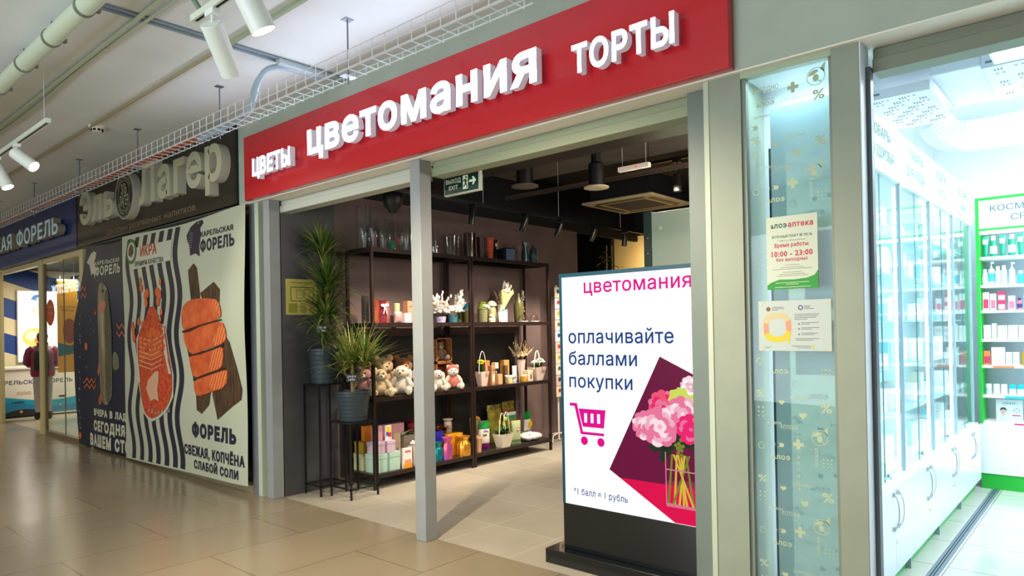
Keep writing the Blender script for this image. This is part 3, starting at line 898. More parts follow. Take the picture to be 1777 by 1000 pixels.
# big sprinkler pipe with clamps
pipe = thing('ceiling_pipe', 'thick pale green white pipe clamped under the mall ceiling at upper left', 'pipe', (-8, -1.95, 3.52))
MB().tube([(-15, 0, 0), (9, 0, 0)], 0.055, 16).build('pipe_run', PIPEP, pipe)
for x in (7.25, 6.62, 5.98, 5.30, 4.5, 3.7, 2.9):
    MB().tube([(x - 0.015, 0, 0), (x + 0.015, 0, 0)], 0.061, 16).tube([(x, 0, 0.05), (x, 0, 0.11)], 0.005, 6).box(x - 0.02, x + 0.02, 0.05, 0.085, -0.01, 0.01).build('clamp', M('clamp_zinc', (128, 136, 120), 0.4, metal=0.4), pipe)
for k, (y, r, lab) in enumerate(((-1.60, 0.016, 'rigid conduit on the ceiling beside the thick pipe'), (-1.55, 0.011, 'thin cable clipped alongside the rigid ceiling conduit'))):
    pts = [(-15 + i * 0.5, y + (0.02 * math.sin(i * 0.9) if k else 0), 3.61) for i in range(33)]
    tag(MB().tube(pts, r, 6).build(('conduit', 'cable')[k], M('conduit_paint', (176, 184, 158), 0.5)), lab, ('conduit', 'cable')[k])
tag(MB().box(-0.95, 6, -1.012, -0.985, 3.605, 3.63).build('cable_trunking', M('trunking_paint', (150, 162, 132), 0.5)), 'slim green grey trunking on the ceiling right of the cylinder spotlight', 'trunking')
tag(MB().tube([(-15, -1.0, 3.615), (-1.0, -1.0, 3.615)], 0.012, 6).build('conduit', M('conduit_tan', (160, 150, 112), 0.5)), 'thin conduit on the ceiling leading to the smoke detector', 'conduit')
sd = thing('smoke_detector', 'round white smoke detector on the mall ceiling', 'smoke detector', (-3.70, -0.94, 3.63))
MB().lathe([(0.0, -0.055), (0.045, -0.055), (0.052, -0.025), (0.075, -0.02), (0.075, 0.0), (0, 0)], 20).build('body', WHITEP, sd)
mm = MB()
for k in range(8):
    a = k * PI / 4
    mm.box(-0.012, 0.012, 0.046, 0.053, -0.05, -0.03, R=rotz(a))
mm.build('vents', DARK, sd)

# ---------------------------------------------------------------- track lights of the mall
SPB_ = M('spot_black', (16, 16, 17), 0.3)
TRK = M('track_paint', (206, 214, 196), 0.4)
SPW = M('spot_white', (226, 230, 222), 0.35)
LENSM = M('lit_lens', (255, 255, 255), 0.3, emit=14, emit_rgb=(255, 244, 225))
def track(x0, x1, label):
    t = thing('light_track', label, 'light track', ((x0 + x1) / 2, -1.735, 3.2))
    L = (x1 - x0) / 2
    MB().box(-L, L, -0.018, 0.018, 0.0, 0.034).build('rail', TRK, t)
    MB().box(-L + 0.03, L - 0.03, -0.006, 0.006, -0.002, 0.001).build('slot', DARK, t)
    for x in (-L + 0.1, L - 0.1):
        MB().tube([(x, 0, 0.03), (x, 0, 0.43)], 0.002, 5).build('wire', GALV, t)
track(-15, -2.28, 'left light track hung on thin wires under the mall ceiling')
track(0.21, 5.0, 'right light track hung on thin wires near the top of the picture')
def spot(x, d, label, lit, r=0.05, L=0.22, drop=0.08, energy=0, color=NEUT, ang=60, y=-1.735, z=3.2, mat=SPW, group=None, lens=None, housing_off=0.03, cat='spotlight', name='track_spotlight'):
    t = thing(name, label, cat, (x, y, z), group=group)
    d = Vector(d).normalized()
    MB().box(-0.045, 0.045, -0.02, 0.02, -0.028, 0.0).build('adapter', mat, t, bevel=0.002)
    top = Vector((0, 0, -0.028 - drop))
    MB().tube([(0, 0, -0.028), top], 0.008, 6).build('stem', mat, t)
    a = top - d * housing_off
    b = a + d * L
    q_ = a + d * (L - (0.045 if mat is SPB_ else 0.012))
    MB().tube([a, a + d * 0.004, b], [r * 0.94, r, r], 20, cap=False).tube([a, a + d * 0.001], r * 0.94, 20).tube([b, b - d * 0.001, q_], [r, r * 0.93, r * 0.93], 20, cap=False).build('housing', mat, t)
    MB().tube([q_, q_ + d * 0.002], r * 0.92, 20).build('lens', (lens or LENSM) if lit else DARK, t)
    if energy:
        p = Vector((x, y, z)) + b + d * 0.02
        lamp('spot_lamp', 'SPOT', p, energy, color, p + d, 0.04, spot=ang, blend=0.6)
    return t
spot(-3.15, (0.55, 0.42, -0.50), 'white cylinder spotlight with glowing lens on the left track', True, energy=60, ang=90, drop=0.06)
spot(-3.78, (0.30, 0.30, -0.80), 'white spotlight at the left picture edge, behind the glowing one', True, energy=40, ang=90)
spot(0.42, (-0.42, 0.62, -0.72), 'large white cylinder spotlight aimed away at the signs, its front unlit', False, r=0.055, L=0.27, housing_off=0.02, drop=0.06)
spot(0.78, (0.10, 0.35, -0.72), 'glowing spotlight cut off by the top picture edge', True, r=0.06, L=0.24, energy=460, color=(1.0, 0.84, 0.62), ang=120, drop=0.03, housing_off=0.08)
MB_h = MB().tube([(0.30, -1.735, 3.23), (0.24, -1.74, 3.30), (0.22, -1.78, 3.36), (0.30, -1.86, 3.42), (0.6, -2.0, 3.5), (1.0, -2.2, 3.6)], 0.014, 8)
tag(MB_h.build('feed_hose', M('feed_hose_green', (120, 136, 108), 0.5)), 'thick bent feed hose joining the right light track', 'hose')

# ---------------------------------------------------------------- flower shop ceiling
SPB = M('spot_black', (16, 16, 17), 0.3)
WLENS = M('warm_lens', (255, 250, 240), 0.3, emit=16, emit_rgb=(255, 240, 220))
tr = thing('light_track', 'black light track above the shelves in the flower shop', 'light track', (-0.98, 2.9, 2.80))
MB().box(-0.016, 0.016, -2.4, 1.9, 0, 0.03).build('rail', SPB, tr)
for y in (-1.2, 0.05, 1.35):
    MB().tube([(0, y, 0.03), (0, y, 0.80)], 0.002, 5).build('wire', GALV, tr)
ords = ['first black can spotlight of the shop track, nearest the middle post', 'second black can spotlight of the shop track', 'third black can spotlight of the shop track, over the teal vases', 'fourth black can spotlight of the shop track', 'last black can spotlight of the shop track, before the yellow opening']
for i, y in enumerate((1.55, 2.36, 2.98, 3.66, 4.35)):
    d = (-0.12 - 0.1 * (i % 2), 0.03 * (i - 2), -0.9) if i in (0, 4) else (-0.32, -0.10, -0.9)
    s = spot(-0.98, d, ords[i], True, r=0.032, L=0.16, drop=0.03, y=y, z=2.80, mat=SPB, lens=WLENS, group='black can spotlights on the shop track', housing_off=0.02)
    lamp('can_lamp', 'SPOT', (-0.98, y, 2.58), 130, (1.0, 0.86, 0.70), (-1.85, y - 0.1, 0.9), 0.03, spot=78, blend=0.7)
# two lamps nearer the entrance light the first shelf bay and the plants
lamp('can_lamp', 'SPOT', (-0.95, 0.75, 2.62), 110, (1.0, 0.84, 0.66), (-1.9, 1.1, 1.0), 0.03, spot=70, blend=0.7)
hs = thing('horn_speaker', 'black horn shaped lamp under the shop ceiling above the glass vases', 'lamp', (-1.3, 0.80, 3.0))
MB().lathe([(0.03, -0.02), (0.08, -0.12), (0.10, -0.2), (0.085, -0.26), (0.03, -0.33), (0, -0.335)], 18).build('shade', BLACK, hs)
MB().tube([(0, 0, -0.02), (0, 0, 0.6)], 0.012, 6).build('stem', BLACK, hs)
spot(0.52, (0.02, 0.0, -1), 'black can spotlight with white glowing lens at the upper right of the shop', True, r=0.045, L=0.17, drop=0.12, y=2.95, z=3.22, mat=SPB, lens=LENSM, energy=70, ang=110, color=NEUT, housing_off=0.0, cat='spotlight')
tag(MB().box(0.1, 1.9, 2.93, 2.97, 3.22, 3.25).tube([(0.2, 2.95, 3.25), (0.2, 2.95, 3.6)], 0.003, 5).tube([(1.6, 2.95, 3.25), (1.6, 2.95, 3.6)], 0.003, 5).build('light_track', SPB), 'short black light track carrying the white lit can spotlight', 'light track')

def round_diffuser(x, y, z, r, label, cap):
    t = thing('ceiling_diffuser', label, 'air vent', (x, y, z))
    MB().lathe([(0, 0.01), (r * 0.75, 0.012), (r, 0.0), (r * 1.0, -0.012), (r * 0.7, -0.02), (0, -0.022)], 28).build('disc', cap, t)
    MB().lathe([(r * 0.6, 0.0), (r * 0.62, 0.22), (r * 0.5, 0.24), (0, 0.24)], 20).build('neck', BLACK, t)
    if z + .24 < 3.55:
        MB().tube([(0, 0, 0.23), (0, 0, 3.6 - z)], 0.05, 10).build('duct', BLACK, t)
round_diffuser(-0.05, 2.36, 2.95, 0.125, 'pale round ceiling diffuser with black neck in the flower shop', M('diffuser_beige', (206, 190, 160), 0.5))
round_diffuser(-0.72, 2.05, 3.02, 0.14, 'dim grey round ceiling diffuser left of the pale one', M('diffuser_grey', (92, 84, 76), 0.5))
ac = thing('air_conditioner', 'square beige cassette air conditioner under the black shop ceiling', 'air conditioner', (-0.55, 3.95, 3.03))
m = MB()
m.box(-0.48, 0.48, -0.48, 0.48, 0.0, 0.03)
m.build('panel', M('cassette_beige', (168, 150, 116), 0.5), ac, bevel=0.01)
m = MB()
for k in range(14):
    m.box(-0.27, 0.27, -0.26 + k * 0.04, -0.245 + k * 0.04, -0.004, 0.0)
m.box(-0.28, 0.28, -0.28, 0.28, 0.0005, -0.001)
m.build('grille', M('cassette_grille', (70, 62, 52), 0.6), ac)
for k in range(4):
    MB().box(-0.33, 0.33, 0.34, 0.41, -0.004, 0.001, R=rotz(k * PI / 2)).build('louver', M('cassette_louver', (52, 46, 38), 0.5), ac)
MB().box(-0.4, 0.4, -0.4, 0.4, 0.03, 0.3).build('housing', BLACK, ac)
for sx in (-0.35, 0.35):
    MB().tube([(sx, 0.35, 0.3), (sx, 0.35, 0.57)], 0.005, 5).build('hanger', GALV, ac)
# ducts and trays
SLAB = M('dim_grey_slab', (96, 92, 84), 0.7, noise=0.12, nscale=5)
tag(MB().box(-2.0, 2.2, 1.42, 1.82, 3.12, 3.42).build('air_duct', BLACK, bevel=0.004), 'wide black air duct crossing the flower shop ceiling', 'duct')
tag(MB().box(-2.0, 2.2, 2.45, 3.5, 3.46, 3.52).build('ceiling_panel', SLAB), 'dim grey ceiling slab panel behind the black duct', 'panel')
tag(MB().tube([(-0.42, 0.9, 2.98), (-0.42, 0.9, 3.55)], 0.16, 20).build('air_duct', M('duct_charcoal', (28, 28, 30), 0.5)), 'round charcoal duct drop right of the exit sign', 'duct')
def perf_tray(x0, x1, y, z, label, mat, w=0.10, diag=0.0):
    m = MB()
    m.box(x0, x1, y - w / 2, y + w / 2, z, z + 0.003)
    m.box(x0, x1, y - w / 2, y - w / 2 + 0.003, z, z + 0.04).box(x0, x1, y + w / 2 - 0.003, y + w / 2, z, z + 0.04)
    x = x0 + 0.03
    while x < x1 - 0.05:
        for k in (-0.3, 0.0, 0.3):
            m.box(x, x + 0.035, y + k * w - 0.006, y + k * w + 0.006, z - 0.0012, z - 0.0006, 1)
        x += 0.055
    o = m.build('cable_tray', [mat, DARK], smooth=0)
    tag(o, label, 'cable tray')
    return o
PT = M('perforated_tray_grey', (116, 108, 100), 0.5)
perf_tray(-1.9, 2.0, 0.55, 3.02, 'perforated cable tray close behind the shutter in the flower shop', PT, 0.16)
perf_tray(-1.9, 2.0, 2.0, 3.30, 'perforated cable tray behind the black duct', PT, 0.12)
perf_tray(-1.6, 1.6, 2.75, 3.08, 'dark perforated tray beside the pale round diffuser', M('perforated_tray_brown', (74, 60, 50), 0.6), 0.06)
el = thing('emergency_light', 'slim white emergency light bar under the shop ceiling', 'emergency light', (0.36, 2.40, 3.06))
MB().box(-0.17, 0.17, -0.025, 0.025, 0, 0.045).build('body', M('emergency_white', (206, 196, 184), 0.4, emit=0.25, emit_rgb=(255, 232, 215)), el, bevel=0.004)
MB().box(0.02, 0.05, -0.0265, -0.024, 0.015, 0.025).build('indicator', M('red_led', (240, 40, 40), 0.4, emit=2), el)
for sx in (-0.13, 0.13):
    MB().tube([(sx, 0, 0.045), (sx, 0, 0.54)], 0.002, 5).build('hanger', GALV, el)

# exit sign
ex = thing('exit_sign', 'green exit sign with running figure and arrow hanging in the shop opening', 'sign', (0.045, 0.40, 2.605))
MB().box(-0.195, 0.195, -0.018, 0.018, 0, 0.165).build('frame', M('exit_frame', (196, 200, 178), 0.4, emit=0.08), ex, bevel=0.006)
fe = Fr((0, -0.0185, 0), (1, 0, 0), (0, 0, 1))
EXW = M('exit_white', (212, 220, 196), 0.4, emit=0.25)
m = MB()
m.flat([(-0.185, 0.01), (0.185, 0.01), (0.185, 0.155), (-0.185, 0.155)], fe, 0.0005, 0)
m.text('ВЫХОД', fe, -0.168, 0.092, h=0.033, w=0.165, c=0.0012, mi=1, bold=0.01)
m.text('EXIT', fe, -0.135, 0.043, h=0.032, w=0.10, c=0.0012, mi=1, bold=0.01)
m.flat([(0.02, 0.03), (0.075, 0.03), (0.075, 0.135), (0.02, 0.135)], fe, 0.0012, 1)
# running figure
m.disc(fe, 0.055, 0.118, 0.009, 0.002, 0, 10)
for q in ([(0.035,0.105),(0.055,0.105),(0.062,0.075),(0.045,0.07)], [(0.047,0.075),(0.060,0.072),(0.070,0.05),(0.066,0.035),(0.058,0.036),(0.060,0.05)], [(0.045,0.075),(0.052,0.068),(0.040,0.05),(0.024,0.048),(0.024,0.057),(0.036,0.06)], [(0.036,0.105),(0.04,0.098),(0.030,0.085),(0.022,0.092)], [(0.055,0.10),(0.058,0.092),(0.072,0.085),(0.074,0.092)]):
    m.flat(q, fe, 0.002, 0)
m.flat([(0.088, 0.074), (0.13, 0.074), (0.118, 0.052), (0.136, 0.052), (0.162, 0.083), (0.136, 0.114), (0.118, 0.114), (0.13, 0.092), (0.088, 0.092)], fe, 0.0012, 1)
m.build('face', [M('exit_green', (8, 58, 44), 0.4), EXW], ex)
for sx in (-0.14, 0.16):
    MB().tube([(sx, 0, 0.16), (sx, 0, 0.995)], 0.0025, 5).build('hanger', GALV, ex)
# ---------------------------------------------------------------- plant stands and plants
def stand(label, loc, wx, wy, h):
    t = thing('plant_stand', label, 'plant stand', loc)
    b = 0.016
    for sx in (-1, 1):
        for sy in (-1, 1):
            x, y = sx * (wx / 2 - b / 2), sy * (wy / 2 - b / 2)
            MB().box(x - b / 2, x + b / 2, y - b / 2, y + b / 2, 0, h - 0.012).build('leg', BLACKM, t)
    for z in (h - 0.012, 0.09):
        m = MB()
        m.box(-wx / 2 + b, wx / 2 - b, -wy / 2, -wy / 2 + b, z, z + 0.012).box(-wx / 2 + b, wx / 2 - b, wy / 2 - b, wy / 2, z, z + 0.012)
        m.box(-wx / 2, -wx / 2 + b, -wy / 2, wy / 2, z, z + 0.012).box(wx / 2 - b, wx / 2, -wy / 2, wy / 2, z, z + 0.012)
        m.build('rail', BLACKM, t)
    MB().box(-wx / 2 + b, wx / 2 - b, -wy / 2 + b, wy / 2 - b, h - 0.008, h - 0.002).build('top', BLACKM, t)
    return t
stand('taller black metal plant stand against the dark wall, under the tall palm', (-1.985, 0.47, 0), 0.27, 0.30, 1.06)
stand('lower black metal plant stand in front, under the small palm', (-1.66, 0.57, 0), 0.33, 0.32, 0.71)
POTM = M('ribbed_pot_charcoal', (48, 58, 64), 0.45)
SOIL = M('potting_soil', (48, 36, 26), 0.95, bump=0.6, bscale=80)
def ribbed_pot(t, r0, r1, h):
    prof = [(r0 * 0.9, 0.0)]
    n = 7
    for i in range(n):
        z = h * 0.92 * i / n
        r = r0 + (r1 - r0) * i / n
        prof += [(r, z + 0.002), (r + 0.006, z + h * 0.1 * 0.5), (r + 0.003, z + h * 0.125)]
    prof += [(r1, h * 0.92), (r1 + 0.008, h * 0.93), (r1 + 0.008, h), (r1 - 0.008, h), (r1 - 0.012, h * 0.9), (0, h * 0.9)]
    MB().lathe(prof, 32).build('pot', POTM, t)
    MB().lathe([(0, h * 0.905), (r1 - 0.013, h * 0.905), (r1 - 0.014, h * 0.9), (0, h * 0.9)], 24).build('soil', SOIL, t)
def blade(m, o, az, el, L, w, droop, rnd, mi=0, seg=5):
    """one arching strap leaf"""
    o = Vector(o)
    d = Vector((math.cos(az) * math.cos(el), math.sin(az) * math.cos(el), math.sin(el)))
    side = Vector((-math.sin(az), math.cos(az), 0))
    p = o; vs = []; e = el
    for i in range(seg + 1):
        t = i / seg
        ww = w * (0.55 + 0.9 * t if t < 0.4 else (1.0 - t) / 0.6 * 0.91 + 0.02)
        vs += [p - side * ww / 2, p + side * ww / 2]
        e -= droop / seg * (0.5 + t)
        d = Vector((math.cos(az) * math.cos(e), math.sin(az) * math.cos(e), math.sin(e)))
        p = p + d * L / seg
    m.add(vs, [(2 * i, 2 * i + 1, 2 * i + 3, 2 * i + 2) for i in range(seg)], mi)
def clampwall(m, x=-2.125):
    for v in m.v:
        if v.x < x: v.x = x + 0.002
LEAFD = M('palm_leaf_green', (92, 118, 44), 0.4, noise=0.35, nscale=14, rgb2=(58, 90, 34))
LEAFY = M('palm_leaf_yellow_green', (164, 162, 84), 0.45, noise=0.2, nscale=14, rgb2=(112, 130, 56))
TRUNK = M('palm_trunk', (132, 110, 72), 0.85, bump=0.6, bscale=60)
rnd = random.Random(3)
# the tall palm: three canes, leaf heads stacked up to the shutter
tp = thing('potted_palm', 'tall potted palm with stacked narrow leaf heads on the taller stand', 'potted plant', (-1.980, 0.47, 1.06))
ribbed_pot(tp, 0.118, 0.148, 0.34)
m = MB()
for dx, dy, h in ((0.0, 0.0, 1.32), (0.04, 0.02, 0.95), (-0.03, 0.04, 0.66)):
    m.tube([(dx * 0.5, dy * 0.5, 0.3), (dx, dy, h * 0.6), (dx * 1.2, dy, h)], 0.017, 8)
m.build('canes', TRUNK, tp)
m = MB()
for (dx, dy, z0, z1, n, L) in ((0.0, 0.0, 1.20, 1.30, 150, 0.42), (0.05, 0.02, 0.86, 0.98, 160, 0.46), (0.0, 0.03, 0.58, 0.72, 150, 0.44), (0.02, 0.0, 0.36, 0.48, 80, 0.40)):
    for i in range(n):
        t = rnd.random()
        el = rnd.uniform(-0.1, 1.15) + t * 0.3
        az = rnd.uniform(-1.75, 1.75) if rnd.random() < .7 else rnd.choice((-1, 1)) * rnd.uniform(1.2, 1.8)
        blade(m, (dx, dy, z0 + (z1 - z0) * t), az, el, L * rnd.uniform(0.6, 1.05), 0.021, rnd.uniform(0.25, 1.15), rnd, 0 if rnd.random() < 0.7 else 1)
for v in m.v:
    if v.x < -0.135: v.x = -0.135 - 0.12 * 0 + rnd.uniform(0, 0.004)
m.build('foliage', [LEAFD, LEAFY], tp, smooth=0)
def price_tag(parent_label, loc, rz, lines, w=0.105, h=0.075):
    t = thing('price_tag', parent_label, 'price tag', loc, rz)
    MB().box(-w / 2, w / 2, -0.002, 0.002, 0.10, 0.10 + h).build('card', M('chalk_tag_black', (22, 22, 24), 0.5), t, bevel=0.0015)
    MB().tube([(0, 0.0035, -0.02), (0, 0.0035, 0.12)], 0.002, 6).build('stick', M('wood_stick', (170, 150, 110), 0.6), t)
    m = MB()
    f = Fr((0, -0.0021, 0.10), (1, 0, 0), (0, 0, 1))
    for i, s in enumerate(lines):
        m.text(s, f, 0, h * (0.56 - 0.38 * i), h=h * 0.24, w=w * (0.78 - 0.2 * i), c=0.0006, align='c', bold=0.01)
    m.build('print', M('chalk_white', (214, 210, 200), 0.6), t)
price_tag('black price tag stuck in the pot of the tall palm', (-1.885, 0.385, 1.45), 0.75, ('АРАЛИЯ', '15 260'))
# the small palm in front
sp = thing('potted_palm', 'small bushy potted palm with yellow green leaves on the lower stand', 'potted plant', (-1.66, 0.57, 0.71))
ribbed_pot(sp, 0.125, 0.157, 0.285)
m = MB()
m.tube([(0.0, 0.0, 0.25), (-0.01, 0.0, 0.38), (0.0, 0.0, 0.55)], [0.022, 0.019, 0.017], 8)
m.tube([(-0.01, 0.0, 0.37), (-0.07, -0.02, 0.42), (-0.09, -0.03, 0.52)], [0.012, 0.011, 0.010], 8)
m.tube([(0.0, 0.0, 0.30), (0.06, 0.06, 0.45), (0.08, 0.08, 0.58)], [0.014, 0.012, 0.011], 8)
m.build('canes', TRUNK, sp)
m = MB()
for (dx, dy, dz, n, L) in ((0.0, 0.0, 0.53, 170, 0.50), (-0.09, -0.03, 0.48, 90, 0.42), (0.08, 0.08, 0.54, 150, 0.50)):
    for i in range(n):
        el = rnd.uniform(0.05, 1.45)
        blade(m, (dx, dy, dz + rnd.uniform(-0.05, 0.05)), rnd.uniform(0, 2 * PI), el, L * rnd.uniform(0.6, 1.05), 0.018, rnd.uniform(0.1, 1.1), rnd, 1 if rnd.random() < 0.75 else 0)
for v in m.v: v.x = max(v.x, -.455)
m.build('foliage', [LEAFD, LEAFY], sp, smooth=0)
price_tag('black price tag stuck in the pot of the small palm', (-1.58, 0.50, 0.985), 0.75, ('ДРАЦЕНА', '1890'))
# evacuation plan on the wall
ep = thing('wall_plan', 'yellow evacuation plan poster on the dark wall beside the tall palm', 'poster', (-2.139, 0.33, 1.90))
MB().box(0, 0.006, -0.17, 0.17, -0.17, 0.175).build('board', M('plan_paper', (206, 192, 96), 0.5, noise=0.06, nscale=6), ep)
fp = Fr((0.0062, 0, 0), (0, 1, 0), (0, 0, 1))
m = MB()
def frame_lines(m, f, a0, a1, b0, b1, t, mi, c=0.001):
    for q in ((a0, a1, b0, b0 + t), (a0, a1, b1 - t, b1), (a0, a0 + t, b0, b1), (a1 - t, a1, b0, b1)):
        m.flat([(q[0], q[2]), (q[1], q[2]), (q[1], q[3]), (q[0], q[3])], f, c, mi)
frame_lines(m, fp, -0.12, 0.13, -0.04, 0.10, 0.006, 0)
frame_lines(m, fp, -0.06, 0.02, -0.01, 0.07, 0.003, 0)
frame_lines(m, fp, 0.03, 0.09, -0.02, 0.08, 0.003, 0)
m.text('ПЛАН ЭВАКУАЦИИ', fp, -0.13, 0.135, h=0.012, w=0.24, mi=0)
for i in range(6):
    m.flat([(-0.02, -0.065 - i * 0.016), (0.05, -0.065 - i * 0.016), (0.05, -0.060 - i * 0.016), (-0.02, -0.060 - i * 0.016)], fp, 0.001, 0)
    m.flat([(0.08, -0.065 - i * 0.016), (0.14, -0.065 - i * 0.016), (0.14, -0.060 - i * 0.016), (0.08, -0.060 - i * 0.016)], fp, 0.001, 1)
m.flat([(-0.145, -0.15), (-0.05, -0.15), (-0.05, -0.06), (-0.145, -0.06)], fp, 0.001, 2)
m.build('print', [M('plan_ink', (42, 40, 30), 0.6), M('plan_red', (170, 70, 50), 0.6), M('plan_green', (150, 150, 50), 0.6)], ep)

# ---------------------------------------------------------------- shelf racks
RACKM = M('rack_bronze', (56, 43, 39), 0.34, metal=0.45)
RGLASS = M('shelf_smoked_glass', (40, 46, 42), 0.06, alpha=0.85)
LEVELS = (0.15, 0.90, 1.64, 2.385)
def rack(label, y0, y1):
    t = thing('shelf_rack', label, 'shelf rack', (-1.865, (y0 + y1) / 2, 0))
    L = (y1 - y0) / 2
    b = 0.028
    for sx in (-0.215, 0.215 - b):
        for sy in (-L, L - b):
            MB().box(sx, sx + b, sy, sy + b, 0, 2.384).build('leg', RACKM, t)
    for z in LEVELS:
        m = MB()
        z0 = z - 0.042
        m.box(0.215 - b, 0.215, -L + b, L - b, z0, z - 0.001).box(-0.215, -0.215 + b, -L + b, L - b, z0, z - 0.001)
        m.box(-0.215 + b, 0.215 - b, -L, -L + b, z0, z - 0.001).box(-0.215 + b, 0.215 - b, L - b, L, z0, z - 0.001)
        m.build('rail', RACKM, t)
        MB().box(-0.215 + b, 0.215 - b, -L + b, L - b, z - 0.008, z - 0.001).build('shelf', RGLASS, t)
    return t
rack('bronze metal rack nearer the entrance, half behind the middle post', 0.80, 2.185)
rack('bronze metal rack further in, with teal vases on top', 2.195, 3.60)

# ---------------------------------------------------------------- goods on the racks
rnd = random.Random(11)
def on(level): return LEVELS[level - 1]
def vase(name, label, cat, x, y, lv, prof, mat, n=20, group=None, flute=0.0, nf=0, extra=None, z=None):
    m = MB().lathe(prof, n, flute=flute, nf=nf)
    o = m.build(name, mat, loc=(x, y, on(lv) if z is None else z))
    return tag(o, label, cat, group)
def cyl_glass(r, h, t=0.004):
    return [(0, 0), (r, 0), (r, h), (r - t, h), (r - t, 0.012), (0, 0.012)]
GL = thin_glass('vase_clear_glass', (250, 252, 252), 0.07, 1.5, 0.05)
def glassmat(name, rgb, rough=0.08, alpha=0.75, bump=0.0, metal=0.0): return M(name, rgb, rough, alpha=alpha, bump=bump, bscale=90, metal=metal)
# top shelf
for (x, y, r, h, lab) in ((-1.93, 0.93, 0.085, 0.45, 'tallest clear glass cylinder vase at the near end of the top shelf'), (-1.77, 0.92, 0.065, 0.20, 'low clear glass vase at the corner of the top shelf'),
                          (-1.90, 1.16, 0.11, 0.32, 'wide clear glass cylinder vase second along the top shelf'), (-1.78, 1.36, 0.085, 0.30, 'clear glass cylinder vase left of the middle post on the top shelf'), (-1.93, 1.45, 0.08, 0.34, 'clear glass vase against the wall beside the middle post'),
                          (-1.78, 2.00, 0.092, 0.225, 'clear glass cylinder vase right of the middle post')):
    vase('glass_vase', lab, 'vase', x, y, 4, cyl_glass(r, h), GL, 24)
for (x, y, h, lab) in ((-1.75, 1.16, 0.09, 'small green and clear glass ornament inside the row of clear vases'),):
    vase('glass_ornament', lab, 'ornament', x, y, 4, [(0, 0), (.04, 0), (.045, .05), (.03, h), (.026, h), (.04, .05), (0, .01)], glassmat('green_glass', (70, 140, 110), .1, .5))
for (x, y, lab) in ((-1.86, 1.02, 'red stick for a reflected glint in the nearest clear vases'), (-1.82, 1.28, 'second red glint stick among the clear vases left of the post')):  # red sticks shaped for reflected glints in the glass
    t = thing('candle', lab, 'candle', (x, y, on(4)))
    MB().lathe([(0, 0), (.007, 0), (.007, .15), (0, .155)], 10).build('glint_stick', M('red_glint', (206, 30, 62), 0.4), t)
    MB().tube([(0, 0, .15), (0, 0, .165)], .0012, 5).build('glint_tip', DARK, t)
vase('glass_carafe', 'clear glass carafe with flared lip right beside the middle post', 'carafe', -1.80, 1.78, 4, [(0, 0), (.045, 0), (.05, .05), (.047, .18), (.028, .225), (.05, .275), (.046, .275), (.024, .225), (.043, .18), (.046, .05), (0, .01)], GL)
t = thing('glass_jar', 'clear glass jar with knob lid behind the clear cylinder vase', 'jar', (-1.95, 2.24, on(4)))
MB().lathe(cyl_glass(.075, .27), 20).build('jar_body', GL, t)
MB().lathe([(0, .27), (.078, .27), (.06, .29), (.015, .3), (.022, .32), (.012, .335), (0, .335)], 20).build('lid', GL, t)
vase('textured_vase', 'smoky textured glass cylinder vase over the seam of the two racks', 'vase', -1.80, 2.32, 4, cyl_glass(.072, .285), thin_glass('smoky_textured_glass', (206, 182, 168), .12, 1.6, .08))
vase('textured_vase', 'dark plum angular vase left of the coral vase', 'vase', -1.80, 2.51, 4, [(0, 0), (.045, 0), (.055, .255), (.047, .255), (.038, .02), (0, .02)], glassmat('plum_glass', (62, 40, 44), .15, .9, .5), 6)
vase('textured_vase', 'coral orange crackled vase tapering to its foot', 'vase', -1.75, 2.61, 4, [(0, 0), (.032, 0), (.05, .245), (.043, .245), (.026, .02), (0, .02)], M('coral_crackle', (222, 96, 62), 0.25, noise=0.4, nscale=70, bump=0.8, bscale=140), 20)
t = thing('black_vase', 'small black vase with a flared scalloped mouth', 'vase', (-1.90, 2.87, on(4)))
MB().lathe([(0, 0), (.042, 0), (.036, .12), (.026, .19), (.044, .265), (.038, .265), (.02, .19), (0, .03)], 24, flute=.08, nf=5).build('body', M('gloss_black', (18, 16, 17), .12), t)
t = thing('gift_box', 'dark blue box with pale lattice pattern on the top shelf', 'box', (-1.79, 2.94, on(4)), 0.0)
MB().box(-.075, .075, -.085, .085, 0, .145).build('body', M('deep_navy_card', (14, 26, 42), .4), t, bevel=.002)
m = MB()
f = Fr((.0755, -.08, .004), (0, 1, 0), (0, 0, 1))
for i in range(9):
    for j in range(8):
        a, b = .008 + i * .018, .008 + j * .017
        m.flat([(a, b - .006), (a + .006, b), (a, b + .006), (a - .006, b)], f, .0005, 0)
f = Fr((-.07, -.0855, .004), (1, 0, 0), (0, 0, 1))
for i in range(8):
    for j in range(8):
        a, b = .008 + i * .017, .008 + j * .017
        m.flat([(a, b - .0015), (a + .0015, b), (a, b + .0015), (a - .0015, b)], f, .0005, 1)
m.build('lattice_print', [M('lattice_pale_blue', (150, 184, 220), .5), M('lattice_dim', (40, 66, 90), .5)], t)
tag(MB().box(-.05, .05, -.05, .05, 0, .19).build('brown_box', M('brown_glass_box', (66, 44, 34), .2), loc=(-1.97, 3.14, on(4)), bevel=.003), 'brown glass block vase behind the blue lattice box', 'vase')
vase('ribbed_vase', 'brown ribbed glass vase right of the blue lattice box', 'vase', -1.78, 3.135, 4, cyl_glass(.047, .2), glassmat('brown_ribbed_glass', (112, 88, 78), .1, .65, .4), 32, flute=.05, nf=16)
vase('teal_vase', 'teal vase with pinched neck and wide mouth', 'vase', -1.80, 3.31, 4, [(0, 0), (.04, 0), (.048, .09), (.03, .18), (.042, .265), (.047, .268), (.036, .262), (.024, .18), (.04, .09), (0, .02)], M('teal_glaze', (26, 72, 74), .15), 24)
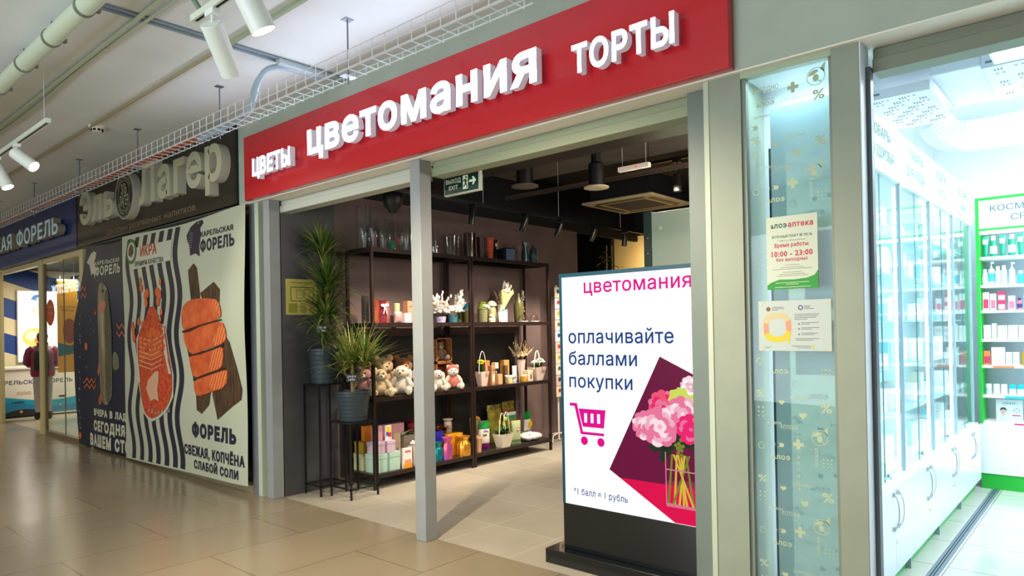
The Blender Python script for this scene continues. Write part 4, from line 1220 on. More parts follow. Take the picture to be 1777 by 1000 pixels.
vase('teal_bottle', 'dark teal dimpled bottle vase at the far end of the top shelf', 'vase', -1.79, 3.46, 4, [(0, 0), (.046, 0), (.054, .10), (.04, .18), (.014, .215), (.016, .25), (.011, .25), (.01, .2), (0, .05)], M('dark_teal_glass', (20, 56, 66), .1, bump=.6, bscale=40), 24)
# second shelf
vase('glass_box', 'dark glass square vase at the near end of the second shelf', 'vase', -1.86, 0.88, 3, [(0, 0), (.05, 0), (.05, .275), (.045, .275), (.045, .02), (0, .02)], glassmat('smoked_glass', (70, 62, 58), .08, .55), 4)
vase('copper_vase', 'copper glitter cylinder vase by the front leg of the near rack', 'vase', -1.74, 0.90, 3, cyl_glass(.045, .235), M('copper_glitter', (188, 92, 56), .25, metal=.4, noise=.35, nscale=90, bump=.6, bscale=200))
t = thing('glitter_vase', 'crimson glitter vase tied with a white bow', 'vase', (-1.80, 1.03, on(3)))
MB().lathe(cyl_glass(.056, .23), 24).build('body', M('crimson_glitter', (150, 24, 44), .25, metal=.3, noise=.4, nscale=80, bump=.6, bscale=180), t)
m = MB()
m.ball((.055, -.02, .175), .012, .026, .018).ball((.055, .03, .18), .012, .026, .018).tube([(.06, 0, .17), (.064, -.012, .12), (.062, -.02, .09)], .006, 6).tube([(.06, .005, .17), (.064, .018, .12), (.062, .024, .09)], .006, 6)
m.build('bow', M('white_satin', (240, 232, 232), .4), t)
vase('glitter_vase', 'pink bubbled glass vase right of the crimson one', 'vase', -1.84, 1.12, 3, cyl_glass(.038, .22), M('pink_bubbles', (196, 110, 112), .2, noise=.3, nscale=60, bump=.8, bscale=120))
def pillow(w, h, d, n=10, k=0.9):
    """soft sealed pack standing upright, faces +x"""
    m = MB()
    rings = []
    for i in range(n + 1):
        t = i / n
        z = h * t
        th = d / 2 * (math.sin(PI * min(1, max(0, t))) ** 0.6) * k + 0.002
        ww = w / 2 * (0.96 + 0.04 * math.cos(2 * PI * t))
        ring = []
        for j in range(12):
            a = 2 * PI * j / 12
            ring.append(Vector((th * math.cos(a), ww * math.copysign(abs(math.sin(a)) ** 0.6, math.sin(a)), z)))
        rings.append(ring)
    m.ring_loft(rings)
    return m
m = pillow(.10, .115, .05)
tag(m.build('sachet', M('rose_sachet', (196, 150, 148), .35, noise=.2, nscale=30), loc=(-1.74, 1.20, on(3))), 'rose coloured gathered sachet on the second shelf', 'sachet')
def carton(name, label, x, y, z, sx, sy, h, mat, cat='box', rz=0.0, prints=None, group=None, bevel=.0015):
    t = thing(name, label, cat, (x, y, z), rz, group)
    MB().box(-sx / 2, sx / 2, -sy / 2, sy / 2, 0, h).build('body', mat, t, bevel=bevel)
    if prints:
        m = MB(); mats = []
        f = Fr((sx / 2, -sy / 2, 0), (0, 1, 0), (0, 0, 1))
        g = Fr((-sx / 2, -sy / 2, 0), (1, 0, 0), (0, 0, 1))
        for i, (kind, a0, a1, b0, b1, mt) in enumerate(prints):
            mats.append(mt)
            fr = f if kind[0] == 'f' else g
            W = sy if kind[0] == 'f' else sx
            if len(kind) > 1:
                m.text(kind[1:], fr, a0 * W, b0 * h, h=(b1 - b0) * h, w=(a1 - a0) * W, c=.0006, mi=i)
            else:
                m.flat([(a0 * W, b0 * h), (a1 * W, b0 * h), (a1 * W, b1 * h), (a0 * W, b1 * h)], fr, .0005 + .0002 * i, i)
        m.build('print', mats, t)
    return t
KRAFT = M('kraft_card', (186, 138, 98), .6)
WCARD = M('white_card', (232, 226, 222), .5)
PINK = M('pink_card', (220, 160, 172), .5)
carton('soap_box', 'white and pink soap box beside the middle post', -1.74, 1.31, on(3), .06, .075, .10, WCARD, prints=[('f', .1, .9, .1, .75, M('pink_print', (226, 172, 186), .5))])
tag(MB().lathe([(0, 0), (.032, 0), (.034, .1), (.03, .12), (.034, .14), (.034, .21), (0, .215)], 16).build('pillar_candle', M('cream_wax', (222, 196, 150), .5), loc=(-1.96, 1.36, on(3))), 'cream pillar candle behind the soap box', 'candle')
carton('kraft_box', 'tall salmon coloured box partly behind the middle post', -1.90, 1.47, on(3), .08, .08, .235, M('salmon_card', (214, 142, 108), .6), prints=[('f', .3, .7, .72, .77, M('brown_print', (96, 60, 44), .6))])

def petal_cluster(m, c, R, n, r0, mi=0, squash=0.75, hemi=True):
    for i in range(n):
        a = rnd.uniform(0, 2 * PI); u = rnd.uniform(0.1 if hemi else -1, 1)
        s = math.sqrt(max(0, 1 - u * u))
        d = Vector((s * math.cos(a), s * math.sin(a), u))
        p = Vector(c) + Vector((d.x * R, d.y * R, d.z * R * squash))
        m.ball(p, r0 * rnd.uniform(.7, 1.2), r0 * rnd.uniform(.7, 1.2), r0 * rnd.uniform(.4, .8), 6, 4, mi)
def sprigs(m, c, n, L, mi=0, spread=0.8, mi2=None, az=None, knob=0.008, thick=0.002):
    for i in range(n):
        a = rnd.uniform(0, 2 * PI) if az is None else rnd.uniform(*az)
        sp_ = rnd.uniform(0.1, spread)
        l = L * rnd.uniform(.6, 1.05)
        e = Vector(c) + Vector((math.cos(a) * math.sin(sp_) * l, math.sin(a) * math.sin(sp_) * l, math.cos(sp_) * l))
        m.tube([c, (Vector(c) + e) / 2 + Vector((0, 0, .01)), e], thick, 4, mi, cap=False)
        for k in range(5):
            p = Vector(c).lerp(e, .5 + .1 * k)
            m.ball(p + Vector((rnd.uniform(-.01, .01), rnd.uniform(-.01, .01), 0)), knob * 1.0, knob, knob * 1.7, 5, 4, mi2 if mi2 is not None else mi)
WPET = M('white_dried_petals', (240, 232, 218), .7)
PPET = M('blush_petals', (222, 180, 160), .7)
TURQ = M('turquoise_leaf', (16, 158, 176), .5)
BROWNST = M('dry_stems', (120, 96, 72), .8)
def clampx(m, lo=-0.40, hi=0.2):
    for v in m.v:
        v.x = min(max(v.x, lo), hi)
t = thing('dried_bouquet', 'blush and white dried flower arrangement in a lavender basket by the middle post', 'bouquet', (-1.78, 1.83, on(3)))
MB().lathe([(0, 0), (.05, 0), (.06, .065), (.053, .065), (.045, .01), (0, .01)], 20).build('basket', M('lavender_weave', (190, 180, 206), .7, noise=.4, nscale=60, rgb2=(120, 104, 150)), t)
m = MB()
petal_cluster(m, (0, 0, .10), .09, 50, .022, 0)
petal_cluster(m, (0, -.02, .16), .10, 34, .022, 1)
sprigs(m, (0, 0, .06), 16, .30, 2, .75, 0, knob=.012)
clampx(m)
m.build('flowers', [WPET, PPET, BROWNST], t)
t = thing('dried_bouquet', 'white and turquoise dried flower arrangement in a teal pot', 'bouquet', (-1.78, 2.02, on(3)))
MB().lathe([(0, 0), (.048, 0), (.056, .085), (.05, .085), (.042, .01), (0, .01)], 24, flute=.04, nf=12).build('pot', M('teal_pot', (58, 110, 126), .35), t)
m = MB()
petal_cluster(m, (0, .02, .11), .10, 70, .02, 0)
sprigs(m, (0, .03, .08), 20, .30, 0, .8, 0, az=(0.3, 2.6), knob=.011, thick=.004)
for k in range(12):
    a = rnd.uniform(0.5, 2.2)
    blade(m, (.075, .06, .12), a * .8 - .6, rnd.uniform(.4, 1.3), .14, .03, .4, rnd, 1)
clampx(m)
m.build('flowers', [WPET, TURQ], t)
OLG = glassmat('olive_glass', (78, 76, 36), .1, .85)
for k, (x, y, h, lab) in enumerate(((-1.80, 2.155, .13, 'low olive glass vase right of the teal pot'), (-1.84, 2.275, .135, 'olive glass vase against the rack upright'), (-1.99, 2.10, .27, 'tall olive glass vase behind the dried flowers'))):
    if y > 2.14 and y < 2.24: y = 2.12
    vase('olive_vase', lab, 'vase', x, y if k != 1 else 2.28, 3, cyl_glass(.045, h), OLG, 16)
# far rack, second shelf
t = thing('lattice_planter', 'olive planter with cream lattice pattern, lime lid and white bow', 'planter', (-1.77, 2.48, on(3)))
MB().lathe([(0, 0), (.055, 0), (.06, .15), (.053, .15), (.05, .02), (0, .02)], 28).build('pot', M('olive_ceramic', (84, 86, 50), .35), t)
m = MB()
for i in range(20):
    for j in range(8):
        a = 2 * PI * (i + .5 * (j % 2)) / 20
        z = .012 + j * .0175
        r = .0565 + .005 * z / .15
        f = Fr((r * math.cos(a), r * math.sin(a), z), (-math.sin(a), math.cos(a), 0), (0, 0, 1))
        m.flat([(0, -.006), (.0055, 0), (0, .006), (-.0055, 0)], f, .001, 0)
m.build('lattice_print', M('cream_lattice', (214, 206, 158), .5), t)
m = MB().lathe([(.058, .15), (.062, .155), (.05, .185), (.045, .22), (.052, .225), (.052, .235), (0, .235)], 20)
m.build('liner', M('lime_glass', (120, 140, 50), .2, alpha=.8), t)
m = MB().ball((.06, .02, .185), .012, .03, .018).ball((.062, .05, .17), .01, .022, .016).ball((.06, -.012, .185), .012, .022, .016)
m.build('bow', WCARD, t)
t = thing('ginger_jar', 'pale olive jar with domed lid behind the lattice planter', 'jar', (-1.91, 2.79, on(3)))
MB().lathe([(0, 0), (.04, 0), (.058, .10), (.05, .17), (.035, .19), (0, .19)], 22).build('body', M('pale_olive_glaze', (158, 152, 104), .3), t)
MB().lathe([(.045, .19), (.062, .2), (.06, .225), (.04, .25), (.02, .26), (0, .262)], 22).build('lid', M('cream_glaze', (232, 222, 176), .3), t)
t = thing('figurine', 'small cream figurine with green label at the shelf edge', 'figurine', (-1.71, 2.58, on(3)))
MB().lathe([(0, 0), (.038, 0), (.042, .03), (.026, .055), (.034, .075), (.02, .095), (0, .098)], 14).build('body', M('cream_ceramic', (234, 222, 180), .4), t)
MB().ball((.02, -.02, .07), .016).build('head', M('cream_ceramic', (234, 222, 180), .4), t)
t = thing('flower_wrap', 'white lacy vase with pale green paper bouquet and dried stems', 'bouquet', (-1.88, 2.93, on(3)))
MB().lathe([(0, 0), (.045, 0), (.05, .10), (.038, .19), (.05, .215), (.044, .215), (.03, .19), (0, .02)], 20, flute=.05, nf=7).build('vase', M('white_lace_ceramic', (236, 228, 204), .4, bump=.6, bscale=60), t)
m = MB()
rings = []
for k, (r, z) in enumerate(((.02, .17), (.06, .25), (.10, .33), (.115, .38))):
    rings.append([Vector((r * .7 * math.cos(2 * PI * i / 16), .04 + .06 * k / 3 + r * math.sin(2 * PI * i / 16), z + (.035 * math.sin(5 * 2 * PI * i / 16) if k == 3 else 0))) for i in range(16)])
m.ring_loft(rings, 0, cap=False)
m.build('paper', M('pale_green_paper', (214, 222, 150), .6), t)
m = MB()
sprigs(m, (0, .08, .30), 9, .24, 0, .5, 1, knob=.013)
sprigs(m, (0, -.02, .2), 8, .22, 0, .6, 0, knob=.006)
petal_cluster(m, (.02, .07, .36), .06, 26, .022, 1)
clampx(m, -.2)
m.build('stems', [BROWNST, WPET], t)
vase('teal_cup', 'small teal cup beside the lacy vase', 'cup', -1.79, 2.90, 3, [(0, 0), (.03, 0), (.034, .155), (.029, .155), (.026, .01), (0, .01)], M('teal_cup_glaze', (120, 172, 160), .3))
t = thing('lace_box', 'white lacy ornament box glowing under the spotlight', 'box', (-1.735, 2.79, on(3)))
MB().lathe([(0, 0), (.055, 0), (.06, .05), (.056, .11), (.05, .125), (0, .125)], 20, flute=.08, nf=8).build('body', M('white_lace', (244, 240, 234), .6, bump=.8, bscale=50), t)
MB().ball((0, .03, .12), .02, .026, .016).ball((0, -.025, .118), .02, .024, .016).build('rosettes', WPET, t)
t = thing('bottle_vase', 'olive green bottle vase with round handle on the second shelf', 'vase', (-1.84, 3.21, on(3)))
MB().lathe([(0, 0), (.055, 0), (.062, .17), (.06, .22), (.03, .285), (.02, .31), (.02, .362), (.014, .362), (.012, .3), (0, .1)], 24).build('body', M('olive_bottle', (94, 90, 48), .16), t)
m = MB()
m.tube([(.0 + .0, .055 + .035 * math.sin(a), .19 + .05 * math.cos(a)) for a in [PI * k / 10 for k in range(11)]], .007, 8)
m.build('handle', M('olive_bottle', (94, 90, 48), .16), t)
CLG = thin_glass('cloche_glass', (244, 240, 236), 0.12, 1.5, 0.18)
for k, (y, lab) in enumerate(((3.17, 'clear glass dome dish left of the other dome at the far end'), (3.38, 'clear glass dome dish nearest the rack end'))):
    t = thing('glass_cloche', lab, 'glass dome', (-1.735, y, on(3)), group='glass dome dishes')
    MB().lathe([(0, 0), (.066, 0), (.07, .012), (0, .014)], 24).build('dish', M('white_glass', (238, 232, 226), .15), t)
    MB().lathe([(.062, .013), (.065, .045), (.052, .075), (.022, .09), (.010, .095), (0, .095)], 24, flute=.03, nf=12).build('dome', CLG, t)
    MB().ball((0, 0, .106), .012).build('knob', CLG, t)
t = thing('hanging_garland', 'white garland hanging inside the far end of the rack', 'garland', (-2.05, 3.535, on(3)))
m = MB()
m.tube([(0, 0, .02), (0, 0, .42)], .002, 4)
for k in range(26):
    m.ball((rnd.uniform(-.02, .02), rnd.uniform(-.02, .02), .02 + k * .0155), .012, .012, .016, 5, 4)
m.build('blossoms', WPET, t)
# ---------------------------------------------------------------- third shelf: plush toys and gifts
def teddy(label, x, y, z, s, rz, fur, muzz, extra=None, lying=False, name='teddy_bear', cat='plush toy', floppy=False, hood=None):
    t = thing(name, label, cat, (x, y, z), rz)
    m = MB()
    m.ball((0, 0, .10 * s), .085 * s, .09 * s, .10 * s, 14, 10)                      # torso
    for sy in (-1, 1):
        m.ball((.07 * s, sy * .075 * s, .04 * s), .075 * s, .038 * s, .038 * s, 10, 8, R=rotz(sy * .35))   # legs
        m.ball((.14 * s, sy * .10 * s, .05 * s), .03 * s, .04 * s, .05 * s, 10, 8)  # feet
        m.ball((.05 * s, sy * .09 * s, .13 * s), .03 * s, .03 * s, .07 * s, 10, 8, R=rotx(sy * .5))        # arms
    m.build('body', fur, t, smooth=60)
    m = MB()
    m.ball((.02 * s, 0, .24 * s), .075 * s, .08 * s, .072 * s, 14, 10)
    for sy in (-1, 1):
        if floppy: m.ball((.0, sy * .085 * s, .20 * s), .02 * s, .026 * s, .075 * s, 10, 8)
        else: m.ball((.0, sy * .06 * s, .305 * s), .016 * s, .03 * s, .03 * s, 10, 8)
    m.build('head', fur, t, smooth=60)
    MB().ball((.085 * s, 0, .225 * s), .035 * s, .036 * s, .028 * s, 10, 8).build('muzzle', muzz, t)
    MB().ball((.118 * s, 0, .235 * s), .010 * s, .013 * s, .009 * s, 8, 6).ball((.088 * s, .028 * s, .262 * s), .008 * s, n=8, m=6).ball((.088 * s, -.028 * s, .262 * s), .008 * s, n=8, m=6).build('eyes_and_nose', M('toy_black', (24, 18, 16), .2), t)
    if hood:
        m = MB()
        for i in range(1):
            m.lathe([(.062 * s, -.02 * s), (.085 * s, .0), (.092 * s, .04 * s), (.07 * s, .085 * s), (.03 * s, .10 * s), (0, .102 * s)], 18, c=(-.012 * s, 0, .235 * s))
        m.lathe([(.098 * s, .04 * s), (.105 * s, .10 * s), (.07 * s, .175 * s), (.05 * s, .18 * s)], 18, cap=False)
        m.build('hooded_jacket', hood, t, smooth=60)
    return t
def fur(name, rgb): return M(name, rgb, .9, noise=.18, nscale=26, bump=.8, bscale=160, sheen=.3)
CREAM = fur('cream_fur', (238, 210, 160)); TAN = fur('tan_fur', (206, 152, 92)); BRN = fur('brown_fur', (158, 92, 40)); WHT = fur('white_fur', (246, 234, 216)); PKF = fur('dusty_pink_fur', (206, 142, 128))
teddy('cream teddy bear sitting at the front corner of the third shelf', -1.80, 1.00, .90, .88, -.5, CREAM, WHT)
teddy('tan teddy bear behind the cream one, by the wall', -2.00, 1.20, .90, 1.22, -.4, fur('light_tan_fur', (228, 186, 136)), CREAM)
teddy('brown teddy bear at the back of the third shelf', -2.01, 1.48, .90, 1.18, -.5, BRN, TAN)
teddy('fluffy white plush dog sprawled at the shelf front left of the middle post', -1.79, 1.28, .90, .95, -.9, WHT, CREAM, name='plush_dog', floppy=True)
teddy('white fluffy plush toy leaning beside the middle post', -1.79, 1.53, .90, .90, -.2, WHT, WHT, name='plush_dog', floppy=True)
teddy('dusty pink plush toy behind the small palm', -2.00, 0.96, .90, .90, -.9, PKF, WHT)
teddy('white plush bunny right of the middle post on the third shelf', -1.77, 1.76, .90, .72, -.6, WHT, fur('blush_fur', (240, 206, 190)), name='plush_bunny', floppy=True)
teddy('white plush bear in a rose hooded jacket', -1.785, 2.0, .90, .80, -.6, WHT, WHT, hood=M('rose_knit', (178, 98, 84), .85, noise=.2, nscale=60))
def crate(label, x, y, z, w, h, d):
    t = thing('wooden_crate', label, 'crate', (x, y, z))
    b = .012
    m = MB()
    m.box(-d / 2, -d / 2 + .006, -w / 2, w / 2, 0, h).box(-d / 2, d / 2, -w / 2, -w / 2 + b, 0, h).box(-d / 2, d / 2, w / 2 - b, w / 2, 0, h).box(-d / 2, d / 2, -w / 2, w / 2, 0, b).box(-d / 2, d / 2, -w / 2, w / 2, h - b, h)
    m.build('frame', M('crate_wood', (172, 108, 60), .6, noise=.2, nscale=30), t)
    return t
crate('open wooden box standing on another, with a grey toy inside', -1.97, 1.98, 1.196, .24, .27, .15)
crate('lower open wooden box under the one with the grey toy', -1.97, 1.98, .90, .24, .29, .15)
teddy('grey brown toy in a paper crown inside the upper wooden box', -1.985, 1.98, 1.215, .66, -.3, fur('taupe_fur', (148, 124, 96)), CREAM)
tag(MB().lathe([(0, 0), (.03, 0), (.045, .06), (.04, .16), (.01, .26), (0, .265)], 14).build('gnome_hat', M('faded_pink_felt', (206, 130, 112), .8), loc=(-1.96, 1.72, .90)), 'pink felt cone toy left of the wooden boxes', 'ornament')
vase('ball_vase', 'beige vase of three stacked balls by the rack upright', 'vase', -1.88, 2.115, 2, [(0, 0), (.035, .002), (.055, .04), (.036, .078), (.053, .115), (.034, .15), (.05, .185), (.04, .225), (.034, .225), (.03, .19), (0, .19)], M('speckled_beige', (172, 142, 98), .5, noise=.3, nscale=40))
vase('brown_pot', 'dark brown pot behind the ball vase', 'pot', -2.03, 2.135, 2, [(0, 0), (.035, 0), (.042, .27), (.036, .27), (.03, .02), (0, .02)], M('dark_brown_glaze', (92, 60, 42), .4))
# --- planter bags with looped handles
def planter_bag(label, x, y, z, w, h, handles, flowers, mat, rz=0.0, patch=True):
    t = thing('planter_bag', label, 'planter bag', (x, y, z), rz)
    m = MB()
    n = 4
    b, tp = w * .62 / 2, w / 2
    vs = [(-b * .8, -b, 0), (b * .8, -b, 0), (b * .8, b, 0), (-b * .8, b, 0), (-tp * .8, -tp, h), (tp * .8, -tp, h), (tp * .8, tp, h), (-tp * .8, tp, h)]
    m.add(vs, [(3, 2, 1, 0), (0, 1, 5, 4), (1, 2, 6, 5), (2, 3, 7, 6), (3, 0, 4, 7)])
    i_ = [(v[0] * .94, v[1] * .94, h * .96 if k >= 4 else .004) for k, v in enumerate(vs)]
    m.add(i_, [(4, 5, 1, 0), (5, 6, 2, 1), (6, 7, 3, 2), (7, 4, 0, 3)])
    m.add([i_[4], i_[5], i_[6], i_[7]], [(0, 1, 2, 3)], 1)
    m.build('bag', [mat, SOIL], t, smooth=0)
    for (cy, ww, hh, xx) in handles:
        pts = [(xx, cy + ww / 2 * math.cos(a), h * .86 + hh * math.sin(a)) for a in [PI * k / 14 for k in range(15)]]
        MB().tube(pts, .0045, 6).build('handle', M('cord_white', (238, 228, 214), .5), t)
    m = MB()
    flowers(m, w, h)
    m.build('flowers', [M('plant_green', (62, 118, 26), .45, noise=.3, nscale=30), M('lime_yellow', (206, 204, 34), .5), WPET, M('bud_pale_green', (176, 196, 96), .5)], t)
    if patch:
        f = Fr((tp * .8 + .003, -tp, 0), (0, 1, 0), (0, 0, 1))
        MB().flat([(tp * 1.1, h * .74), (tp * 1.75, h * .74), (tp * 1.75, h * .93), (tp * 1.1, h * .93)], Fr((tp * .8 + .001, -tp, 0), (0, 1, 0), (0, 0, 1)), .002, 0).build('logo_patch', M('mauve_print', (176, 138, 132), .5), t)
    return t
def fl_yellow(m, w, h):
    for k in range(14): blade(m, (0, 0, h * .9), rnd.uniform(0, 2 * PI), rnd.uniform(.8, 1.4), .12, .03, .4, rnd, 0)
    for k in range(9): m.ball((rnd.uniform(-.03, .04), rnd.uniform(-.05, .05), h + .10 + rnd.uniform(-.01, .03)), .024, .026, .012, 8, 5, 1)
def fl_white(m, w, h):
    for k in range(34): blade(m, (0, rnd.uniform(-.05, .05), h * .9), rnd.uniform(0, 2 * PI), rnd.uniform(.3, 1.2), .11, .045, .6, rnd, 0)
    petal_cluster(m, (.02, .03, h + .055), .065, 46, .016, 2)
    petal_cluster(m, (.02, -.06, h + .05), .045, 20, .014, 2)
def fl_leafy(m, w, h):
    for k in range(26): blade(m, (0, rnd.uniform(-.05, .05), h * .88), rnd.uniform(0, 2 * PI), rnd.uniform(.5, 1.35), .17, .05, 1.0, rnd, 0)
    for k in range(6): m.ball((rnd.uniform(-.02, .05), rnd.uniform(-.08, .08), h + rnd.uniform(.10, .17)), .014, .014, .03, 8, 6, 3)
BAGM = M('blush_bag_card', (226, 200, 184), .5)
BAGC = M('cream_bag_card', (224, 212, 190), .5)
planter_bag('blush planter bag with yellow flowers and one tall loop handle', -1.765, 2.45, .90, .135, .165, [(-.02, .12, .26, 0.03)], fl_yellow, BAGM)
planter_bag('blush planter bag with white flowers and two loop handles at the rack end', -1.77, 3.46, .90, .20, .165, [(-.055, .11, .23, .05), (.055, .11, .23, -.03)], fl_white, BAGM)
carton('kraft_box', 'tallest kraft carton with a cream label right of the yellow flowers', -1.77, 2.62, .90, .06, .06, .225, KRAFT, prints=[('f', .15, .85, .15, .55, M('cream_label', (232, 212, 180), .5)), ('f', .3, .8, .74, .80, M('brown_print', (96, 60, 44), .6))])
carton('kraft_box', 'short kraft carton under the black and cream box', -1.74, 2.71, .90, .06, .07, .12, M('kraft_card_light', (206, 160, 112), .6))
carton('candle_box', 'black and cream spotted carton behind the short kraft carton', -1.87, 2.79, .90, .06, .06, .25, M('cream_label', (232, 212, 180), .5), prints=[('f', 0, 1, 0, .72, M('black_card', (24, 24, 28), .5)), ('f', .2, .4, .5, .6, WCARD), ('f', .6, .8, .35, .45, WCARD), ('f', .3, .5, .2, .3, WCARD), ('g', 0, 1, 0, .72, M('black_card', (24, 24, 28), .5))])
carton('orange_box', 'orange and kraft carton behind the kraft boxes', -1.95, 2.72, .90, .06, .06, .28, M('orange_card', (222, 122, 66), .5))
carton('orange_box', 'tall pale orange carton in the middle of the third shelf', -1.95, 3.05, .90, .075, .09, .27, M('apricot_card', (222, 152, 84), .5))
carton('dark_box', 'dark olive carton in front of the pale orange one', -1.86, 2.96, .90, .05, .05, .21, M('olive_dark_card', (98, 78, 48), .5), prints=[('f', .2, .8, .68, .74, M('brown_print', (96, 60, 44), .6))])
carton('gift_card', 'white card propped behind the jars', -1.93, 3.21, .90, .012, .075, .19, WCARD)
GOLD = M('gold_jar', (214, 164, 60), .25, noise=.3, nscale=40)
vase('glass_ornament', 'small clear glass tree ornament at the shelf edge', 'ornament', -1.69, 2.80, 2, [(0, 0), (.02, 0), (.024, .012), (.012, .02), (.03, .026), (.014, .04), (.022, .046), (.006, .065), (0, .068)], CLG, 14)
t = thing('candle_jar', 'glass jar candle with white lid among the gifts', 'candle', (-1.75, 2.90, .90))
MB().lathe([(0, 0), (.046, 0), (.046, .07), (0, .07)], 20).build('jar', M('cream_glass', (226, 204, 150), .12), t)
MB().lathe([(.048, .07), (.05, .072), (.05, .092), (0, .095)], 20).build('lid', WPET, t)
t = thing('paper_roll', 'white ribboned paper roll leaning behind the jar candle', 'paper roll', (-1.82, 3.04, .925), .6)
MB().tube([(-.05, 0, .0), (.05, .0, .055)], .028, 14).build('roll', M('white_satin', (240, 232, 232), .4), t)
MB().tube([(.005, 0, .030), (.012, 0, .034)], .0295, 14).build('ribbon', M('peach_ribbon', (226, 170, 130), .4), t)
t = thing('honey_jar', 'round gold jar with a cord tied lid', 'jar', (-1.74, 3.17, .90))
MB().lathe([(0, 0), (.046, 0), (.05, .03), (.046, .06), (.036, .066), (0, .066)], 20).build('jar', GOLD, t)
MB().lathe([(.036, .066), (.04, .068), (.038, .084), (0, .087)], 20).build('lid', M('cream_cloth', (230, 210, 160), .7), t)
carton('tag_box', 'cream carton printed with a small picture right of the gold jar', -1.79, 3.31, .90, .09, .10, .13, M('ivory_card', (232, 212, 182), .5), prints=[('f', .35, .75, .15, .6, M('sepia_print', (150, 100, 82), .6)), ('f', .3, .9, .70, .74, M('brown_print', (96, 60, 44), .6))])
t = thing('dried_bouquet', 'wide dried flower spray in a blush paper vase on the third shelf', 'bouquet', (-1.95, 3.36, .90))
MB().lathe([(0, 0), (.04, 0), (.062, .26), (.055, .26), (.035, .01), (0, .01)], 8).build('vase', BAGM, t, smooth=0)
m = MB()
petal_cluster(m, (0, 0, .30), .085, 60, .022, 0)
sprigs(m, (0, 0, .26), 26, .26, 1, 1.0, 0, knob=.009)
sprigs(m, (0, 0, .26), 9, .27, 2, .6, 2, knob=.008)
for k in range(30): blade(m, (0, .03, .30), rnd.uniform(0.6, 2.4), rnd.uniform(.1, .8), .22, .008, .9, rnd, 0)
clampx(m, -.15)
m.build('flowers', [M('cream_dried', (232, 206, 160), .8), BROWNST, M('dark_seed_heads', (66, 52, 46), .8)], t)
# ---------------------------------------------------------------- bottom shelf
Z4 = .15
def lidbox(label, x, y, z, sx, sy, h, mat, group=None, ribbon=None):
    t = thing('gift_box', label, 'gift box', (x, y, z), 0, group)
    MB().box(-sx / 2, sx / 2, -sy / 2, sy / 2, 0, h * .72).build('body', mat, t, bevel=.002)
    MB().box(-sx / 2 - .003, sx / 2 + .003, -sy / 2 - .003, sy / 2 + .003, h * .721, h).build('lid', mat, t, bevel=.002)
    if ribbon:
        MB().box(-sx / 2 - .0045, sx / 2 + .0045, -.012, .012, .001, h + .0015).build('ribbon', ribbon, t)
    return t
MINT = M('mint_card', (176, 206, 190), .5); LIL = M('lilac_card', (206, 178, 196), .5); OCH = M('ochre_card', (182, 142, 38), .5); SAGE = M('sage_card', (196, 196, 150), .5)
lidbox('mint green lidded box at the near front corner of the bottom shelf', -1.775, 1.0, Z4, .17, .30, .185, MINT, ribbon=M('teal_ribbon', (110, 160, 150), .4))
lidbox('lilac lidded box on top of the mint box', -1.775, 0.98, Z4 + .1865, .15, .24, .115, LIL, ribbon=M('plum_ribbon', (140, 110, 140), .4))
lidbox('sage lidded box at the back of the near bottom corner', -1.985, 0.96, Z4, .16, .22, .17, SAGE)
lidbox('ochre lidded box on top of the sage box', -1.985, 0.96, Z4 + .1715, .15, .20, .115, OCH)
carton('orange_gift_bag', 'orange flat gift bag standing on the ochre box', -1.99, .98, Z4 + .288, .05, .13, .15, M('orange_gift', (224, 130, 36), .5), cat='gift bag')
carton('pink_gift_bag', 'pink gift bag standing on the lilac box', -1.80, .95, Z4 + .303, .05, .10, .15, PINK, cat='gift bag')
carton('gift_card', 'card with bright balloons standing on the lilac box', -1.755, 1.055, Z4 + .303, .012, .075, .15, WCARD, cat='card', prints=[('f', .1, .9, .45, .9, M('balloon_yellow', (224, 196, 60), .5)), ('f', .35, .95, .2, .5, M('balloon_red', (206, 40, 60), .5)), ('f', .08, .5, .3, .55, M('balloon_blue', (60, 90, 180), .5))])
t = carton('pink_gift_bag', 'wide pink gift bag with cord handles at the back of the bottom shelf', -2.02, 1.31, Z4, .08, .28, .42, PINK, cat='gift bag', prints=[('f', .55, .9, .30, .36, M('plum_print', (120, 70, 90), .5))])
carton('picture_bag', 'beige gift bag with a faint drawing', -1.88, 1.22, Z4, .03, .17, .34, M('beige_gift', (214, 184, 158), .5), cat='gift bag', prints=[('f', .15, .6, .35, .75, M('faint_rose', (206, 160, 140), .5)), ('f', .65, .85, .2, .55, M('dusty_blue', (120, 150, 160), .5))])
carton('picture_book', 'white book with an orange and yellow cover at the shelf front', -1.685, 1.235, Z4, .03, .115, .205, WCARD, cat='book', prints=[('f', 0, 1, 0, .2, M('cover_orange', (232, 150, 30), .5)), ('f', .1, .9, .2, .42, M('cover_tan', (222, 150, 100), .5)), ('f', .2, .85, .78, .86, M('cover_red_print', (190, 80, 80), .5))])
carton('grey_gift_bag', 'grey gift bag stuffed with tissue beside the middle post', -1.76, 1.42, Z4, .10, .15, .20, M('grey_gift', (184, 176, 166), .5), cat='gift bag')
m = MB(); petal_cluster(m, (0, 0, 0), .05, 30, .018, 0)
tag(m.build('tissue_paper', WCARD, loc=(-1.76, 1.42, Z4 + .212)), 'crumpled white tissue on the grey gift bag', 'tissue paper')
m = MB()
for k in range(26): blade(m, (rnd.uniform(-.03, .03), rnd.uniform(-.08, .08), 0), rnd.uniform(0, 2 * PI), rnd.uniform(-.1, .7), .12, .05, .8, rnd, k % 2)
for v in m.v: v.z = max(v.z, .001); v.x = max(-.1, min(.1, v.x))
tag(m.build('wrapping_paper', [M('emerald_tissue', (34, 120, 74), .5), M('cream_tissue', (222, 214, 190), .5)], loc=(-1.94, 1.44, Z4 + .30), smooth=0), 'green and cream tissue paper on the box behind the book', 'tissue paper')
